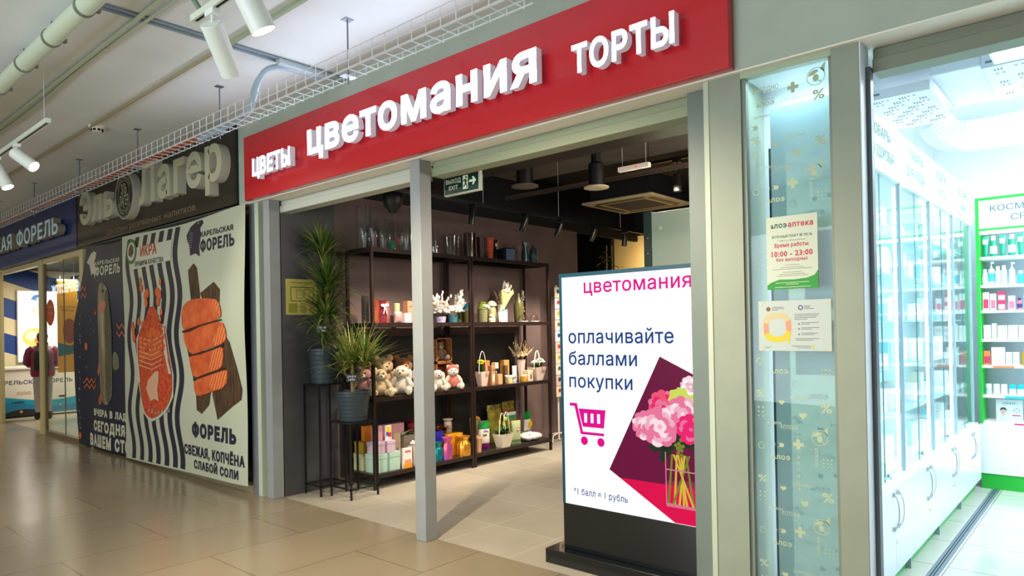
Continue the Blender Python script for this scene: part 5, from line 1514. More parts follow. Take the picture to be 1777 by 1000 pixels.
lidbox('taupe box under the green tissue paper', -1.94, 1.44, Z4, .14, .17, .298, M('taupe_card', (158, 146, 130), .5))
t = thing('flower_pot', 'dark red pot with a scarlet ribbon flower near the middle post', 'flower pot', (-2.02, 1.60, Z4))
MB().lathe([(0, 0), (.05, 0), (.065, .40), (.058, .40), (.045, .02), (0, .02)], 18).build('pot', M('oxblood_glaze', (104, 32, 30), .4), t)
m = MB()
for k in range(14): blade(m, (0, 0, .39), rnd.uniform(0, 2 * PI), rnd.uniform(.3, 1.2), .13, .02, 1.6, rnd, 0)
clampx(m, -.1)
m.build('ribbon_flower', M('scarlet_ribbon', (206, 30, 48), .4), t)
# right of the post
def gathered(label, x, y, z, w, h, mat, tied=True):
    t = thing('wrapped_gift', label, 'wrapped gift', (x, y, z))
    m = MB()
    prof = [(0, 0), (w * .5, 0), (w * .52, h * .3), (w * .5, h * .62), (w * .34, h * .78), (w * .46, h * .9), (w * .52, h), (w * .4, h * .96), (w * .2, h * .84), (0, h * .82)]
    m.lathe(prof, 36, flute=.06, nf=9)
    m.build('wrap', mat, t, smooth=50)
    m = MB().lathe([(w * .36, h * .765), (w * .375, h * .78), (w * .36, h * .795)], 24)
    m.build('tie', mat, t)
    return t
gathered('teal foil wrapped gift right of the middle post', -1.74, 1.71, Z4, .11, .19, M('teal_foil', (20, 130, 140), .2, metal=.6))
gathered('violet and red foil wrapped gift right of the teal one', -1.71, 1.82, Z4, .115, .235, M('violet_foil', (180, 90, 200), .18, metal=.6, rgb2=(224, 90, 70), nscale=9))
lidbox('royal blue box behind the foil gifts', -1.86, 1.81, Z4, .10, .10, .29, M('royal_blue', (30, 36, 150), .4))
gathered('gold foil wrapped gift with a bow top near the rack upright', -1.72, 2.085, Z4, .15, .215, M('gold_foil', (224, 160, 56), .22, metal=.7))
t = carton('gold_gift_bag', 'mustard gold gift bag behind the gold foil gift', -1.85, 2.03, Z4, .12, .23, .24, M('mustard_card', (206, 142, 26), .4), cat='gift bag', prints=[('f', .48, .54, .2, .9, M('gold_dark_print', (150, 92, 20), .5))])
t = thing('dried_bouquet', 'amber brown dried leaf bunch behind the mustard bag', 'bouquet', (-1.975, 1.98, Z4))
MB().lathe([(0, 0), (.045, 0), (.05, .2), (.045, .2), (.04, .01), (0, .01)], 16).build('pot', M('amber_pot', (150, 92, 30), .5), t)
m = MB()
for k in range(60): blade(m, (0, 0, .19 + rnd.uniform(0, .12)), rnd.uniform(0, 2 * PI), rnd.uniform(0, 1.3), .15, .05, 1.2, rnd, k % 2)
clampx(m, -.12)
m.build('leaves', [M('amber_leaf', (166, 92, 28), .5), M('brown_leaf', (104, 58, 30), .6)], t, smooth=0)
t = thing('white_jar', 'white ceramic jar with dished lid at the back of the bottom shelf', 'jar', (-1.98, 2.095, Z4))
MB().lathe([(0, 0), (.045, 0), (.047, .34), (.04, .36), (0, .36)], 20).build('body', M('bone_ceramic', (220, 206, 186), .4), t)
MB().lathe([(.03, .361), (.055, .375), (.058, .39), (0, .395)], 20).build('lid', M('bone_ceramic', (220, 206, 186), .4), t)
# far rack, bottom
t = thing('flower_pot', 'peach ceramic pot at the near end of the far rack bottom', 'flower pot', (-1.74, 2.33, Z4))
MB().lathe([(0, 0), (.042, 0), (.054, .15), (.058, .155), (.058, .18), (.05, .18), (.04, .02), (0, .02)], 24).build('pot', M('peach_glaze', (224, 174, 128), .4), t)
t = thing('flower_pot', 'tall tan pot with orange yellow rim behind the peach pot', 'flower pot', (-1.99, 2.55, Z4))
MB().lathe([(0, 0), (.05, 0), (.068, .33), (.06, .33), (.045, .02), (0, .02)], 24).build('pot', M('tan_glaze', (190, 146, 92), .5), t)
m = MB(); petal_cluster(m, (0, 0, .335), .05, 24, .02, 0, .5)
m.build('filling', M('amber_chips', (224, 164, 40), .5), t)
def pack(label, x, y, z, w, h, d, mats, rz, bands, tilt=0.0, cat='soil bag', name='soil_bag'):
    t = thing(name, label, cat, (x, y, z))
    t.rotation_euler = (0, tilt, rz)
    m = pillow(w, h, d)
    # colour the pack by height
    n = len(m.f)
    for i, f in enumerate(m.f):
        zc = sum(m.v[k].z for k in f) / len(f) / h
        for b0, b1, mi in bands:
            if b0 <= zc < b1: m.m[i] = mi
    m.build('pack', mats, t, smooth=60)
    return t
PKW = M('pack_white', (226, 220, 212), .35); PKG = M('pack_green', (30, 128, 52), .35); PKP = M('pack_purple', (130, 30, 130), .35); PKY = M('pack_yellow', (232, 186, 20), .35)
t = pack('soil bag with green top, violet flower picture and purple foot', -1.83, 2.53, Z4, .155, .33, .07, [PKW, PKG, PKP], -.35, [(.0, .2, 2), (.72, 1.1, 1)])
m = MB()
petal_cluster(m, (.033, .01, .20), .025, 14, .012, 0); petal_cluster(m, (.034, .0, .155), .022, 10, .012, 1)
for v in m.v: v.x = .034 + (v.x - .034) * .15
m.build('picture', [M('violet_print', (150, 110, 180), .5), M('leaf_print', (60, 90, 50), .5)], t)
planter_bag('cream planter bag with leafy budding plant and two loop handles on the bottom shelf', -1.715, 2.74, Z4, .21, .165, [(-.055, .11, .27, .04), (.06, .11, .27, .0)], fl_leafy, BAGC, patch=False)
FOIL = M('gold_foil_bag', (206, 184, 80), .25, metal=.3, noise=.35, nscale=14, bump=.5, bscale=18)
pack('tall gold foil bag left of its twin against the wall', -2.02, 2.92, Z4, .24, .47, .09, [FOIL], -.1, [], cat='foil bag', name='foil_bag')
pack('tall gold foil bag with brown picture, right of its twin against the wall', -2.02, 3.18, Z4, .24, .49, .09, [FOIL, M('sienna_print', (130, 84, 40), .4)], .05, [(.55, .75, 1)], cat='foil bag', name='foil_bag')
pack('shorter gold foil bag with a green and white header', -1.90, 3.10, Z4, .18, .37, .07, [FOIL, PKW, M('teal_print', (20, 150, 110), .4)], 0, [(.85, .93, 2), (.93, 1.1, 1)], cat='foil bag', name='foil_bag')
t = pack('pale green seed pack with a pink flower badge', -1.735, 3.0, Z4, .14, .285, .05, [M('pack_sage', (176, 188, 140), .4), M('pack_sage_dark', (110, 138, 92), .4)], -.2, [(.0, .12, 0), (.12, .24, 1)], cat='seed pack', name='seed_pack')
MB().disc(Fr((.0275, 0, 0), (0, 1, 0), (0, 0, 1)), .01, .18, .022, .003, 0).disc(Fr((.0275, 0, 0), (0, 1, 0), (0, 0, 1)), .01, .18, .012, .004, 1).build('badge', [M('badge_pink', (206, 110, 96), .5), WCARD], t)
t = pack('white and green pack with a yellow flower picture at the far end', -1.91, 3.42, Z4 + .10, .16, .24, .05, [PKW, PKG], .15, [(.62, 1.1, 1)], cat='seed pack', name='seed_pack')
MB().disc(Fr((.026, 0, 0), (0, 1, 0), (0, 0, 1)), .03, .08, .045, .004, 0).build('picture', PKY, t)
def sack(label, x, y, z, mat2, s=1.0, rz=0.0):
    t = thing('soil_sack', label, 'soil sack', (x, y, z), rz)
    m = MB()
    rings = []
    for i in range(13):
        u = -1 + 2 * i / 12
        w = (1 - abs(u) ** 4) ** .5
        ring = []
        for j in range(16):
            a = 2 * PI * j / 16
            ring.append(Vector((.085 * s * w * math.cos(a) + .0, .17 * s * u, .045 * s + .045 * s * w * math.sin(a) + .006 * math.sin(9 * u + 3 * a) * w)))
        rings.append([Vector((p.x, p.y, max(.001, p.z))) for p in ring])
    m.ring_loft(rings)
    m.build('sack_body', PKW, t, smooth=60)
    m = MB()
    for k in range(5):
        m.tube([(.06 * s - k * .02, -.10 * s + k * .045, .082 * s), (.03 * s - k * .02, -.07 * s + k * .045, .088 * s)], .006, 5)
    m.build('print', mat2, t)
    return t
sack('white soil sack lying at the front of the far bottom shelf', -1.77, 3.33, Z4, M('sack_blue_print', (110, 140, 170), .5))
sack('white and green soil sack lying under the seed pack at the far end', -1.95, 3.38, Z4, PKG)
# ---------------------------------------------------------------- card rack, cooler, plant by the back opening
cr = thing('card_rack', 'tall wire rack of greeting cards on a white stand at the end of the shelves', 'card rack', (-1.98, 4.17, 0))
m = MB().tube([(0, 0, .03), (0, 0, 2.14)], .014, 8)
for a in (0.3, 1.9, 3.4, 5.0):
    m.tube([(0, 0, .12), (.10 * math.cos(a), .17 * math.sin(a), .10), (.105 * math.cos(a), .19 * math.sin(a), .012)], .009, 6)
m.build('stand', M('rack_white', (226, 218, 206), .4), cr)
CARDC = [M('greeting_card_cream', (232, 220, 190), .5), M('greeting_card_rose', (222, 190, 176), .5), M('greeting_card_white', (236, 230, 220), .5)]
CARDP = [M('card_print_red', (190, 60, 48), .5), M('card_print_navy', (50, 70, 110), .5), M('card_print_brown', (120, 84, 60), .5), M('card_print_ochre', (206, 150, 70), .5)]
for k in range(10):
    z = 0.62 + k * .150
    m = MB()
    m.box(.045, .051, -.10, .10, z, z + .142, 0)
    f = Fr((.0512, -.1, z), (0, 1, 0), (0, 0, 1))
    m.disc(f, .07, .085, .03, .0008, 1, 12)
    m.flat([(.12, .03), (.18, .03), (.18, .05), (.12, .05)], f, .0008, 2)
    m.flat([(.11, .08), (.17, .07), (.165, .115), (.12, .12)], f, .0008, 2)
    m.build('greeting_card', [CARDC[k % 3], CARDP[k % 4], CARDP[(k + 1) % 4]], cr, smooth=0)
t = thing('flower_cooler', 'tall pale green grey cabinet with dark bolted edge behind the totem', 'cabinet', (1.12, 2.55, 0))
MB().box(-.47, .60, -.35, .35, 0, 2.585).build('panel', M('cabinet_sage', (150, 166, 148), .35), t, bevel=.004)
MB().box(-.55, -.471, -.352, .352, 0, 2.60).build('edge', M('cabinet_edge_green', (36, 54, 48), .4), t)
m = MB()
for z in (2.36, 2.22, 2.0): m.ball((-.51, -.353, z), .008, n=8, m=6)
m.build('bolts', CHROME, t)
MB().lathe([(0, 0), (.02, 0), (.02, .006), (0, .006)], 16).build('cap', M('cap_grey', (170, 184, 168), .4), t, loc=(-.38, -.351, 2.44), rot=(PI / 2, 0, 0))
t = thing('potted_climber', 'leafy green climber on stakes beside the bright back opening', 'potted plant', (-1.66, 5.0, 0))
ribbed_pot(t, .16, .19, .38)
m = MB()
for dx, dy in ((-.05, 0), (.05, .03), (0, -.05)):
    m.tube([(dx, dy, .3), (dx * .7, dy, 2.72)], .007, 6)
m.build('stakes', M('bamboo', (150, 120, 70), .6), t)
m = MB()
for k in range(150):
    a = rnd.uniform(0, 2 * PI); z = rnd.uniform(.5, 2.6)
    r = .12 * rnd.random()
    blade(m, (r * math.cos(a), r * math.sin(a), z), a, rnd.uniform(-.3, .8), .13, .06, 1.2, rnd, 0)
m.build('foliage', M('climber_leaf', (58, 74, 36), .5, noise=.3, nscale=10), t, smooth=0)
tag(MB().box(-2.62, -1.2, 8.05, 8.10, 2.66, 2.69).build('light_track', BLACKM), 'black rail on the tan wall seen through the back opening', 'light track')

# ---------------------------------------------------------------- the illuminated totem
tt = thing('digital_totem', 'tall lit advertising totem with white screen standing in the shop entrance', 'display totem', (1.56, 0.33, 0))
TB = M('totem_black', (16, 20, 22), .22, coat=.4)
MB().box(-.61, .56, -.12, .24, 0, .095).build('base', TB, tt, bevel=.004)
MB().box(-.51, .51, -.045, .03, .095, 1.91).build('body', TB, tt, bevel=.004)
MB().box(-.51, .51, -.0475, -.0455, 1.885, 1.91).box(-.51, -.488, -.0475, -.0455, .395, 1.885).box(.488, .51, -.0475, -.0455, .395, 1.885).build('bezel', M('bezel_teal', (14, 62, 82), .3), tt)
def E(name, rgb, k=1.0): return M('screen_' + name, (8, 8, 8), .3, emit=k, emit_rgb=rgb)
fs = Fr((-1.56, -.0458, 0), (1, 0, 0), (0, 0, 1))
smats = [E('white', (250, 252, 255), 1.15), E('magenta', (226, 6, 140)), E('navy', (26, 66, 128)), E('maroon', (112, 14, 62), .9), E('crimson', (222, 4, 74)), E('pink', (232, 118, 156)), E('pale_pink', (240, 176, 196)), E('hot_pink', (236, 30, 110)), E('coral', (236, 84, 116)), E('lime', (206, 220, 90)), E('leaf', (34, 48, 30)), E('stem', (212, 182, 60)), E('glass', (206, 120, 140)), E('blush_white', (250, 222, 228)), E('plum', (150, 40, 84), .9), E('stem_green', (120, 130, 40))]
WH, MG, NV, MR, CR_, PK, PP, HP, CO, LM, LF, ST, GS, BW, PL, SG = range(16)
m = MB()
m.flat([(1.072, .397), (2.046, .397), (2.046, 1.886), (1.072, 1.886)], fs, .0006, WH)
m.text('цветомания', fs, 1.25, 1.775, h=.087, w=.755, c=.0012, mi=MG, bold=.014)
for s_, z, w in (('оплачивайте', 1.452, .765), ('баллами', 1.312, .515), ('покупки', 1.165, .48)):
    m.text(s_, fs, 1.12, z, h=.088, w=w, c=.0012, mi=NV, bold=.012)
m.text('*1 балл = 1 рубль', fs, 1.14, .468, h=.042, w=.41, c=.0014, mi=NV, bold=.01)
# cart
m.flat([(1.12, 1.062), (1.178, 1.062), (1.222, .88), (1.385, .88), (1.385, .862), (1.205, .862), (1.158, 1.042), (1.12, 1.042)], fs, .0012, MG)
m.flat([(1.19, 1.028), (1.40, 1.028), (1.385, .912), (1.222, .912)][::-1], fs, .0014, MG)
for a in (1.235, 1.285, 1.335):
    m.flat([(a, .94), (a + .022, .94), (a + .022, 1.0), (a, 1.0)], fs, .002, WH)
for a in (1.232, 1.36): m.disc(fs, a, .822, .028, .0012, MG, 18)
rh = [(1.42, .66), (1.87, .40), (2.046, .40), (2.046, 1.252), (1.79, 1.372)]
m.flat(rh, fs, .0012, MR)
m.flat([(1.495, .617), (1.87, .40), (2.046, .40), (2.046, .617)], fs, .0016, CR_)
m.flat([(1.80, .617), (2.046, .617), (2.046, .66), (1.83, .64)], fs, .0016, PL)
def peony(cx, cz, r, outer, mid, inner, c):
    k = 0
    for ring, (n_, rr, pr, mi) in enumerate(((11, .78, .34, outer), (9, .55, .33, mid), (7, .34, .30, outer), (5, .18, .22, inner), (1, 0, .14, mid))):
        for i in range(n_):
            a = 2 * PI * i / n_ + ring * .4 + .15 * math.sin(i * 3.1)
            px, pz = cx + r * rr * math.cos(a), cz + r * rr * math.sin(a)
            q = [(px + r * pr * 1.0 * math.cos(b) * (1.0 + .15 * math.cos(3 * b + i)), pz + r * pr * .9 * math.sin(b)) for b in [2 * PI * j / 10 for j in range(10)]]
            if i % 3 == 2 and ring < 3: m.flat([(min(2.045, x), z) for x, z in q], fs, c + .00015 * ring + .00002 * i, inner if ring != 1 else outer)
            else: m.flat([(min(2.045, x), z) for x, z in q], fs, c + .00015 * ring + .00002 * i, mi)
for q in ([(1.86,.83),(1.74,.80),(1.70,.83),(1.76,.88),(1.86,.90)], [(1.90,.86),(1.80,.74),(1.77,.77),(1.82,.88)], [(1.93,.88),(2.04,.80),(2.045,.92),(1.98,.95)], [(1.84,.93),(1.88,.84),(1.97,.84),(1.99,.93)]):
    m.flat(q if q[0][0] < 1.9 else q, fs, .0018, LF)
for i, (a0, a1) in enumerate(((1.86, 1.83), (1.89, 1.87), (1.92, 1.93), (1.95, 1.99), (1.90, 1.95), (1.94, 1.90), (1.97, 1.86), (1.87, 1.99))):
    m.flat([(a1 - .006, .505), (a1 + .008, .505), (a0 + .006, .80), (a0 - .006, .80)], fs, .0019 + .0001 * i, ST if i % 3 else SG)
m.flat([(1.815, .50), (1.822, .49), (2.03, .49), (2.03, .505), (1.825, .512)], fs, .0030, GS)
m.flat([(1.815, .50), (1.822, .50), (1.820, .81), (1.813, .81)], fs, .0030, GS)
m.flat([(1.818, .705), (2.03, .700), (2.03, .708), (1.818, .713)], fs, .0031, GS)
for q in range(12):
    m.disc(fs, 1.91 + .035 * math.cos(q * 2.4) * (q / 12), .84 + .055 * math.sin(q * 2.4) * (q / 12), .012, .0035 + q * .00002, SG, 8)
peony(1.81, 1.075, .095, CO, HP, PK, .0020)
peony(1.685, .955, .085, PK, PP, BW, .0032)
peony(1.985, 1.20, .06, BW, WH, PP, .0020)
for q in range(26):
    m.disc(fs, 1.915 + .06 * math.cos(q * 2.4) * math.sqrt(q / 26), 1.135 + .05 * math.sin(q * 2.4) * math.sqrt(q / 26), .018, .0033 + q * .00002, LM, 8)
for q in range(16):
    m.disc(fs, 1.99 + .04 * math.cos(q * 2.4) * math.sqrt(q / 16), 1.11 + .04 * math.sin(q * 2.4) * math.sqrt(q / 16), .016, .0033 + q * .00002, LM, 8)
peony(1.935, 1.04, .10, PK, BW, PP, .0046)
peony(1.985, .955, .085, HP, PK, HP, .0060)
peony(1.785, .955, .115, PK, PP, BW, .0060)
for q in smats: q.node_tree.nodes['Principled BSDF'].inputs['Specular IOR Level'].default_value = .08
m.build('screen', smats, tt, smooth=0)

# ---------------------------------------------------------------- glazed case in the pier, with pharmacy stickers
wf = MB()
wf.box(2.432, 2.868, .0, .05, 2.785, 2.835, 0).box(2.432, 2.458, .012, .05, 0, 2.785, 1).box(2.852, 2.868, .012, .05, 0, 2.785, 1).box(2.458, 2.852, .012, .05, 0, .06, 1)
win = struct('window_1', wf, [M('window_frame_sage', (172, 186, 160), .4), M('window_frame_grey', (128, 134, 120), .4)], bevel=.002)
pn = MB().box(2.458, 2.852, .026, .030, .06, 2.785).build('window_pane', PANE, win)
struct('wall_case_back', MB().box(2.30, 2.868, .335, .345, 0, 2.82).box(2.30, 2.868, .05, .34, 2.80, 2.82).box(2.30, 2.31, .3, .34, 0, 2.82), M('case_white', (226, 234, 240), .5))
tag(MB().box(2.522, 2.86, .155, .175, 0, 2.655).box(2.510, 2.521, .157, .180, 0, 2.45, 1).build('back_board', [M('board_blue_grey', (160, 190, 202), .45), M('board_shade_strip', (40, 50, 54), .5)], bevel=.002), 'tall pale blue board standing behind the glass of the pharmacy case', 'board')  # second box: dark strip for the shade along the board's left side
fc = Fr((0, .0255, 0), (1, 0, 0), (0, 0, 1))
stk = MB()
def cross(m, fr, a, b, s, c, mi):
    t_ = s / 3
    m.flat([(a - t_/2, b - s/2), (a + t_/2, b - s/2), (a + t_/2, b - t_/2), (a + s/2, b - t_/2), (a + s/2, b + t_/2), (a + t_/2, b + t_/2), (a + t_/2, b + s/2), (a - t_/2, b + s/2), (a - t_/2, b + t_/2), (a - s/2, b + t_/2), (a - s/2, b - t_/2), (a - t_/2, b - t_/2)], fr, c, mi)
def heart(m, fr, a, b, s, c, mi):
    m.flat([(a + s * .5 * (math.sin(t_) ** 3), b + s * .45 * (13 * math.cos(t_) - 5 * math.cos(2 * t_) - 2 * math.cos(3 * t_) - math.cos(4 * t_)) / 16) for t_ in [-2 * PI * k / 20 for k in range(20)]], fr, c, mi)
def aloe(m, fr, a, b, s, c, mi):
    """ring with a leaf tip at upper right and a bold a inside"""
    n_ = 26
    m.ringp(fr, a, b, s * .44, s * .48, c, mi, n_)
    m.flat([(a + s*.22, b + s*.38), (a + s*.44, b + s*.12), (a + s*.50, b + s*.72)], fr, c, mi)
    m.flat([(a - s*.42, b + s*.06), (a - s*.10, b + s*.10), (a + s*.16, b + s*.26), (a + s*.05, b + s*.36), (a - s*.18, b + s*.34), (a - s*.34, b + s*.24)], fr, c, mi)
    m.flat([(a + s*.16*math.cos(t_), b - s*.08 + s*.20*math.sin(t_)) for t_ in [2*PI*k/14 for k in range(14)]], fr, c, mi)
    m.flat([(a + s*.10, b - s*.3), (a + s*.30, b - s*.36), (a + s*.2, b - s*.22)], fr, c, mi)
def pill(m, fr, a, b, w, h, c, mi):
    n_ = 10
    pts = [(a + w/2 - h/2 + h/2*math.cos(t_), b + h/2*math.sin(t_)) for t_ in [-PI/2 + PI*k/n_ for k in range(n_+1)]]
    m.flat(pts + [(a, b + h/2), (a, b - h/2)], fr, c, mi)
    for q in ((a - w/2 + h/2, a, b - h/2, b - h/2 + .002), (a - w/2 + h/2, a, b + h/2 - .002, b + h/2), (a - w/2, a - w/2 + .002, b - h/3, b + h/3)):
        m.flat([(q[0], q[2]), (q[1], q[2]), (q[1], q[3]), (q[0], q[3])], fr, c, mi)
def dots(m, fr, a, b, nx, nz, d, r, c, mi):
    for i in range(nx):
        for j in range(nz): m.disc(fr, a + i * d, b - j * d, r * (1 - .12 * j), c, mi, 8)
stk.text('ВЫГОДНО', fc, 2.488, 2.702, h=.024, w=.128, c=.0006, bold=.01)
cross(stk, fc, 2.685, 2.690, .052, .0006, 0)
aloe(stk, fc, 2.792, 2.715, .088, .0006, 0)
stk.text('аптека', fc, 2.535, 2.655, h=.014, w=.06, c=.0006)
stk.text('aлоэ', fc, 2.505, 2.630, h=.026, w=.09, c=.0006, bold=.02)
stk.text('aloeapteka.ru', fc, 2.645, 2.632, h=.014, w=.11, c=.0006)
stk.text('%', fc, 2.775, 2.607, h=.046, w=.056, c=.0006, bold=.02)
stk.text('здоровье', fc, 2.49, 2.575, h=.016, w=.085, c=.0006)
pill(stk, fc, 2.488, 2.53, .045, .022, .0006, 0)
rs = random.Random(21)
z = 2.47
k = 0
while z > .12:
    # one block of the repeating sticker pattern; the gap is where the posters hang
    def ok(zz): return not (1.36 < zz < 2.12)
    if ok(z):
        stk.text('%', fc, 2.475, z - .02, h=.036, w=.045, c=.0006, bold=.01)
        dots(stk, fc, 2.485, z - .07, 2, 3, .022, .005, .0006, 0)
    if ok(z - .05):
        heart(stk, fc, 2.60, z - .04, .03, .0006, 0); heart(stk, fc, 2.70, z - .10, .038, .0006, 0)
        stk.text('выгодно' if k % 2 else 'здоровье', fc, 2.64, z - .02, h=.018, w=.10, c=.0006)
        stk.text('%', fc, 2.78, z - .08, h=.046, w=.055, c=.0006, bold=.02)
    if ok(z - .17):
        stk.text('АПТЕКА', fc, 2.59, z - .17, h=.020, w=.085, c=.0006, bold=.004)
        stk.text('аптека', fc, 2.525, z - .15, h=.016, w=.07, c=.0006)
        aloe(stk, fc, 2.775, z - .20, .078, .0006, 0)
    if ok(z - .25):
        cross(stk, fc, 2.675, z - .24, .05, .0006, 0)
        pill(stk, fc, 2.585, z - .25, .045, .02, .0006, 0)
        stk.text('польза', fc, 2.765, z - .34, h=.018, w=.09, c=.0006, rot=PI / 2)
    if ok(z - .33):
        stk.text('aлоэ', fc, 2.55, z - .32, h=.026, w=.085, c=.0006, bold=.02)
        dots(stk, fc, 2.79, z - .30, 3, 3, .018, .004, .0006, 0)
        stk.ringp(fc, 2.495, z - .26, .014, .017, .0006, 0, 14)
        for i, ch in enumerate('аптека'):
            stk.text(ch, fc, 2.668, z - .31 - i * .030, h=.020, c=.0006, bold=.01) if k % 2 else None
    z -= .42; k += 1
stk.build('sticker_print', M('sticker_sage', (176, 190, 158), .6), win, smooth=0)
ho = thing('hours_poster', 'pharmacy opening hours poster taped to the case glass above the paper notice', 'poster', (2.665, .0248, 1.72))
m = MB()
fp_ = Fr((-.122, -.0, 0), (1, 0, 0), (0, 0, 1))
HG, HGD, HR, HGR, HLG = 1, 2, 3, 4, 5
m.box(-.122, .120, -.0015, 0, 0, .355, 0)
fq = Fr((-.122, -.0015, 0), (1, 0, 0), (0, 0, 1))
m.flat([(0, 0), (.242, 0), (.242, .085), (.225, .062), (.19, .05), (.13, .045), (.06, .048), (.02, .035), (0, .022)], fq, .0004, HG)
m.text('aлоэ', fq, .022, .300, h=.026, w=.078, c=.0006, mi=HGD, bold=.03)
m.text('аптека', fq, .105, .300, h=.026, w=.118, c=.0006, mi=HR, bold=.03)
m.text('АПТЕЧНЫЙ ПУНКТ № 792-78', fq, .121, .250, h=.013, w=.19, c=.0006, mi=HGD, align='c', bold=.01)
m.text('+7 (980) 776-11-28 круглосуточно', fq, .121, .232, h=.008, w=.13, c=.0006, mi=HLG, align='c')
m.text('Время работы:', fq, .121, .205, h=.019, w=.165, c=.0006, mi=HR, align='c', bold=.025)
m.text('10:00 - 23:00', fq, .121, .160, h=.026, w=.195, c=.0006, mi=HR, align='c', bold=.03)
m.text('без выходных', fq, .121, .136, h=.017, w=.15, c=.0006, mi=HR, align='c', bold=.02)
for zz, w_ in ((.115, .07), (.104, .11), (.096, .19), (.080, .09), (.071, .12), (.063, .15)):
    m.flat([(.121 - w_/2, zz), (.121 + w_/2, zz), (.121 + w_/2, zz + .003), (.121 - w_/2, zz + .003)], fq, .0006, HLG)
for zz, w_ in ((.030, .16), (.022, .06), (.008, .17)):
    m.flat([(.121 - w_/2, zz), (.121 + w_/2, zz), (.121 + w_/2, zz + .0025), (.121 - w_/2, zz + .0025)], fq, .0006, 0)
m.build('sheet', [M('poster_paper', (192, 200, 182), .5), M('poster_green', (30, 140, 34), .5), M('poster_dark_green', (30, 92, 66), .5), M('poster_red', (184, 34, 58), .5), M('poster_grey', (110, 120, 110), .5), M('poster_pale_text', (140, 152, 138), .5)], ho, smooth=0)
no = thing('paper_notice', 'landscape paper notice with a speech bubble ring taped to the case glass', 'notice', (2.667, .0248, 1.42))
m = MB()
m.box(-.172, .172, -.0015, 0, 0, .245, 0)
fq = Fr((-.172, -.0015, 0), (1, 0, 0), (0, 0, 1))
def sq(a, b, rx, rz, n_=32, p_=3.0): return [(a + rx * math.copysign(abs(math.cos(t_)) ** (2 / p_), math.cos(t_)), b + rz * math.copysign(abs(math.sin(t_)) ** (2 / p_), math.sin(t_))) for t_ in [2 * PI * k / n_ for k in range(n_)]]
o_, i_ = sq(.092, .115, .068, .072), sq(.092, .115, .042, .044)
n_ = 32
vs = [fq(a, b, .0004) for a, b in o_] + [fq(a, b, .0004) for a, b in i_]
for k in range(n_):
    b_ = (o_[k][1] - .043) / .144
    mi = 2 if b_ < .3 else (1 if b_ < .75 else 3)
    m.add([vs[k], vs[(k + 1) % n_], vs[n_ + (k + 1) % n_], vs[n_ + k]], [(0, 1, 2, 3)], mi)
m.flat([(.135, .062), (.150, .030), (.155, .085)], fq, .0005, 2)
m.disc(fq, .05, .205, .011, .0005, 5, 14)
m.ringp(fq, .205, .208, .007, .012, .0005, 4, 16)
for a, zz, w_ in ((.068, .212, .055), (.068, .205, .06), (.068, .198, .03), (.222, .214, .03), (.222, .207, .025), (.222, .201, .045), (.175, .175, .115), (.175, .167, .11), (.175, .159, .10), (.175, .151, .06), (.206, .134, .08), (.206, .127, .04), (.206, .110, .085), (.206, .103, .05), (.206, .084, .075), (.206, .077, .06), (.178, .058, .11), (.182, .050, .08), (.16, .022, .09), (.185, .014, .065), (.03, .016, .028)):
    m.flat([(a, zz), (a + w_, zz), (a + w_, zz + .0028), (a, zz + .0028)], fq, .0005, 6)
for zz in (.130, .106, .080): m.disc(fq, .196, zz, .0045, .0005, 6, 8)
m.flat([(.258, .008), (.264, .008), (.264, .030), (.258, .030)], fq, .0005, 2)
for a, b in ((0, 0), (.322, 0), (0, .225), (.322, .225)):
    m.flat([(a, b), (a + .022, b), (a + .022, b + .02), (a, b + .02)], fq, .0008, 7)
m.build('sheet', [M('notice_paper', (178, 188, 180), .35), M('notice_coral', (206, 142, 112), .5), M('notice_yellow', (206, 186, 40), .5), M('notice_sand', (196, 182, 136), .5), M('notice_blue', (70, 80, 130), .5), M('notice_bronze', (120, 84, 40), .5), M('notice_text', (110, 118, 116), .5), M('tape', (186, 184, 164), .3)], no, smooth=0)
# ---------------------------------------------------------------- pharmacy
PWH = M('pharmacy_white_laminate', (236, 242, 246), .22)
PGR = M('pharmacy_green', (40, 176, 60), .35)
PGD = M('pharmacy_green_plinth', (60, 190, 96), .3)
PGL = thin_glass('vitrine_glass', (247, 255, 254), .03, 1.35)
ALU = M('aluminium_post', (170, 186, 196), .3, metal=.4)
LEDM = M('led_strip', (255, 255, 255), .4, emit=9, emit_rgb=(215, 246, 255))
HDR = M('lit_header_panel', (196, 208, 207), .6, emit=.10, emit_rgb=(240, 255, 252))
TEAL = M('teal_lettering', (4, 110, 88), .4)
PALET = M('pale_mint_lettering', (70, 160, 134), .4)
YB = (0.61, 1.51, 2.41, 3.31, 4.21)
HT = (('ТОВАРЫ', 'ДЛЯ ЗДОРОВЬЯ', TEAL), ('ТОВАРЫ', 'ДЛЯ УХОДА', PALET), ('КОСМЕТИКА', 'УХОД', PALET), ('ДЕТСКИЕ', 'ТОВАРЫ', TEAL))
cn = ('first', 'second', 'third', 'last')
where = ('nearest the entrance', 'second from the entrance', 'third from the entrance', 'last before the far corner')
rp = random.Random(5)
PRODC = [M('product_white', (240, 244, 244), .4), M('product_mint', (206, 234, 230), .4), M('product_blue', (150, 196, 226), .4), M('product_rose', (236, 206, 214), .4), M('product_teal', (120, 190, 200), .4), M('product_peach', (240, 226, 210), .4)]
def handle(par, y, z0, z1, side):
    m = MB()
    zc = (z0 + z1) / 2; h = (z1 - z0) / 2
    m.tube([(2.858 + .03 * math.cos(a), y + side * .012 * math.cos(a), zc + h * math.sin(a)) for a in [-PI / 2 + PI * k / 12 for k in range(13)]], .004, 6)
    for z in (z0, z1): m.box(2.855, 2.868, y - .008, y + .008, z - .012, z + .012)
    m.build('handle', CHROME, par)
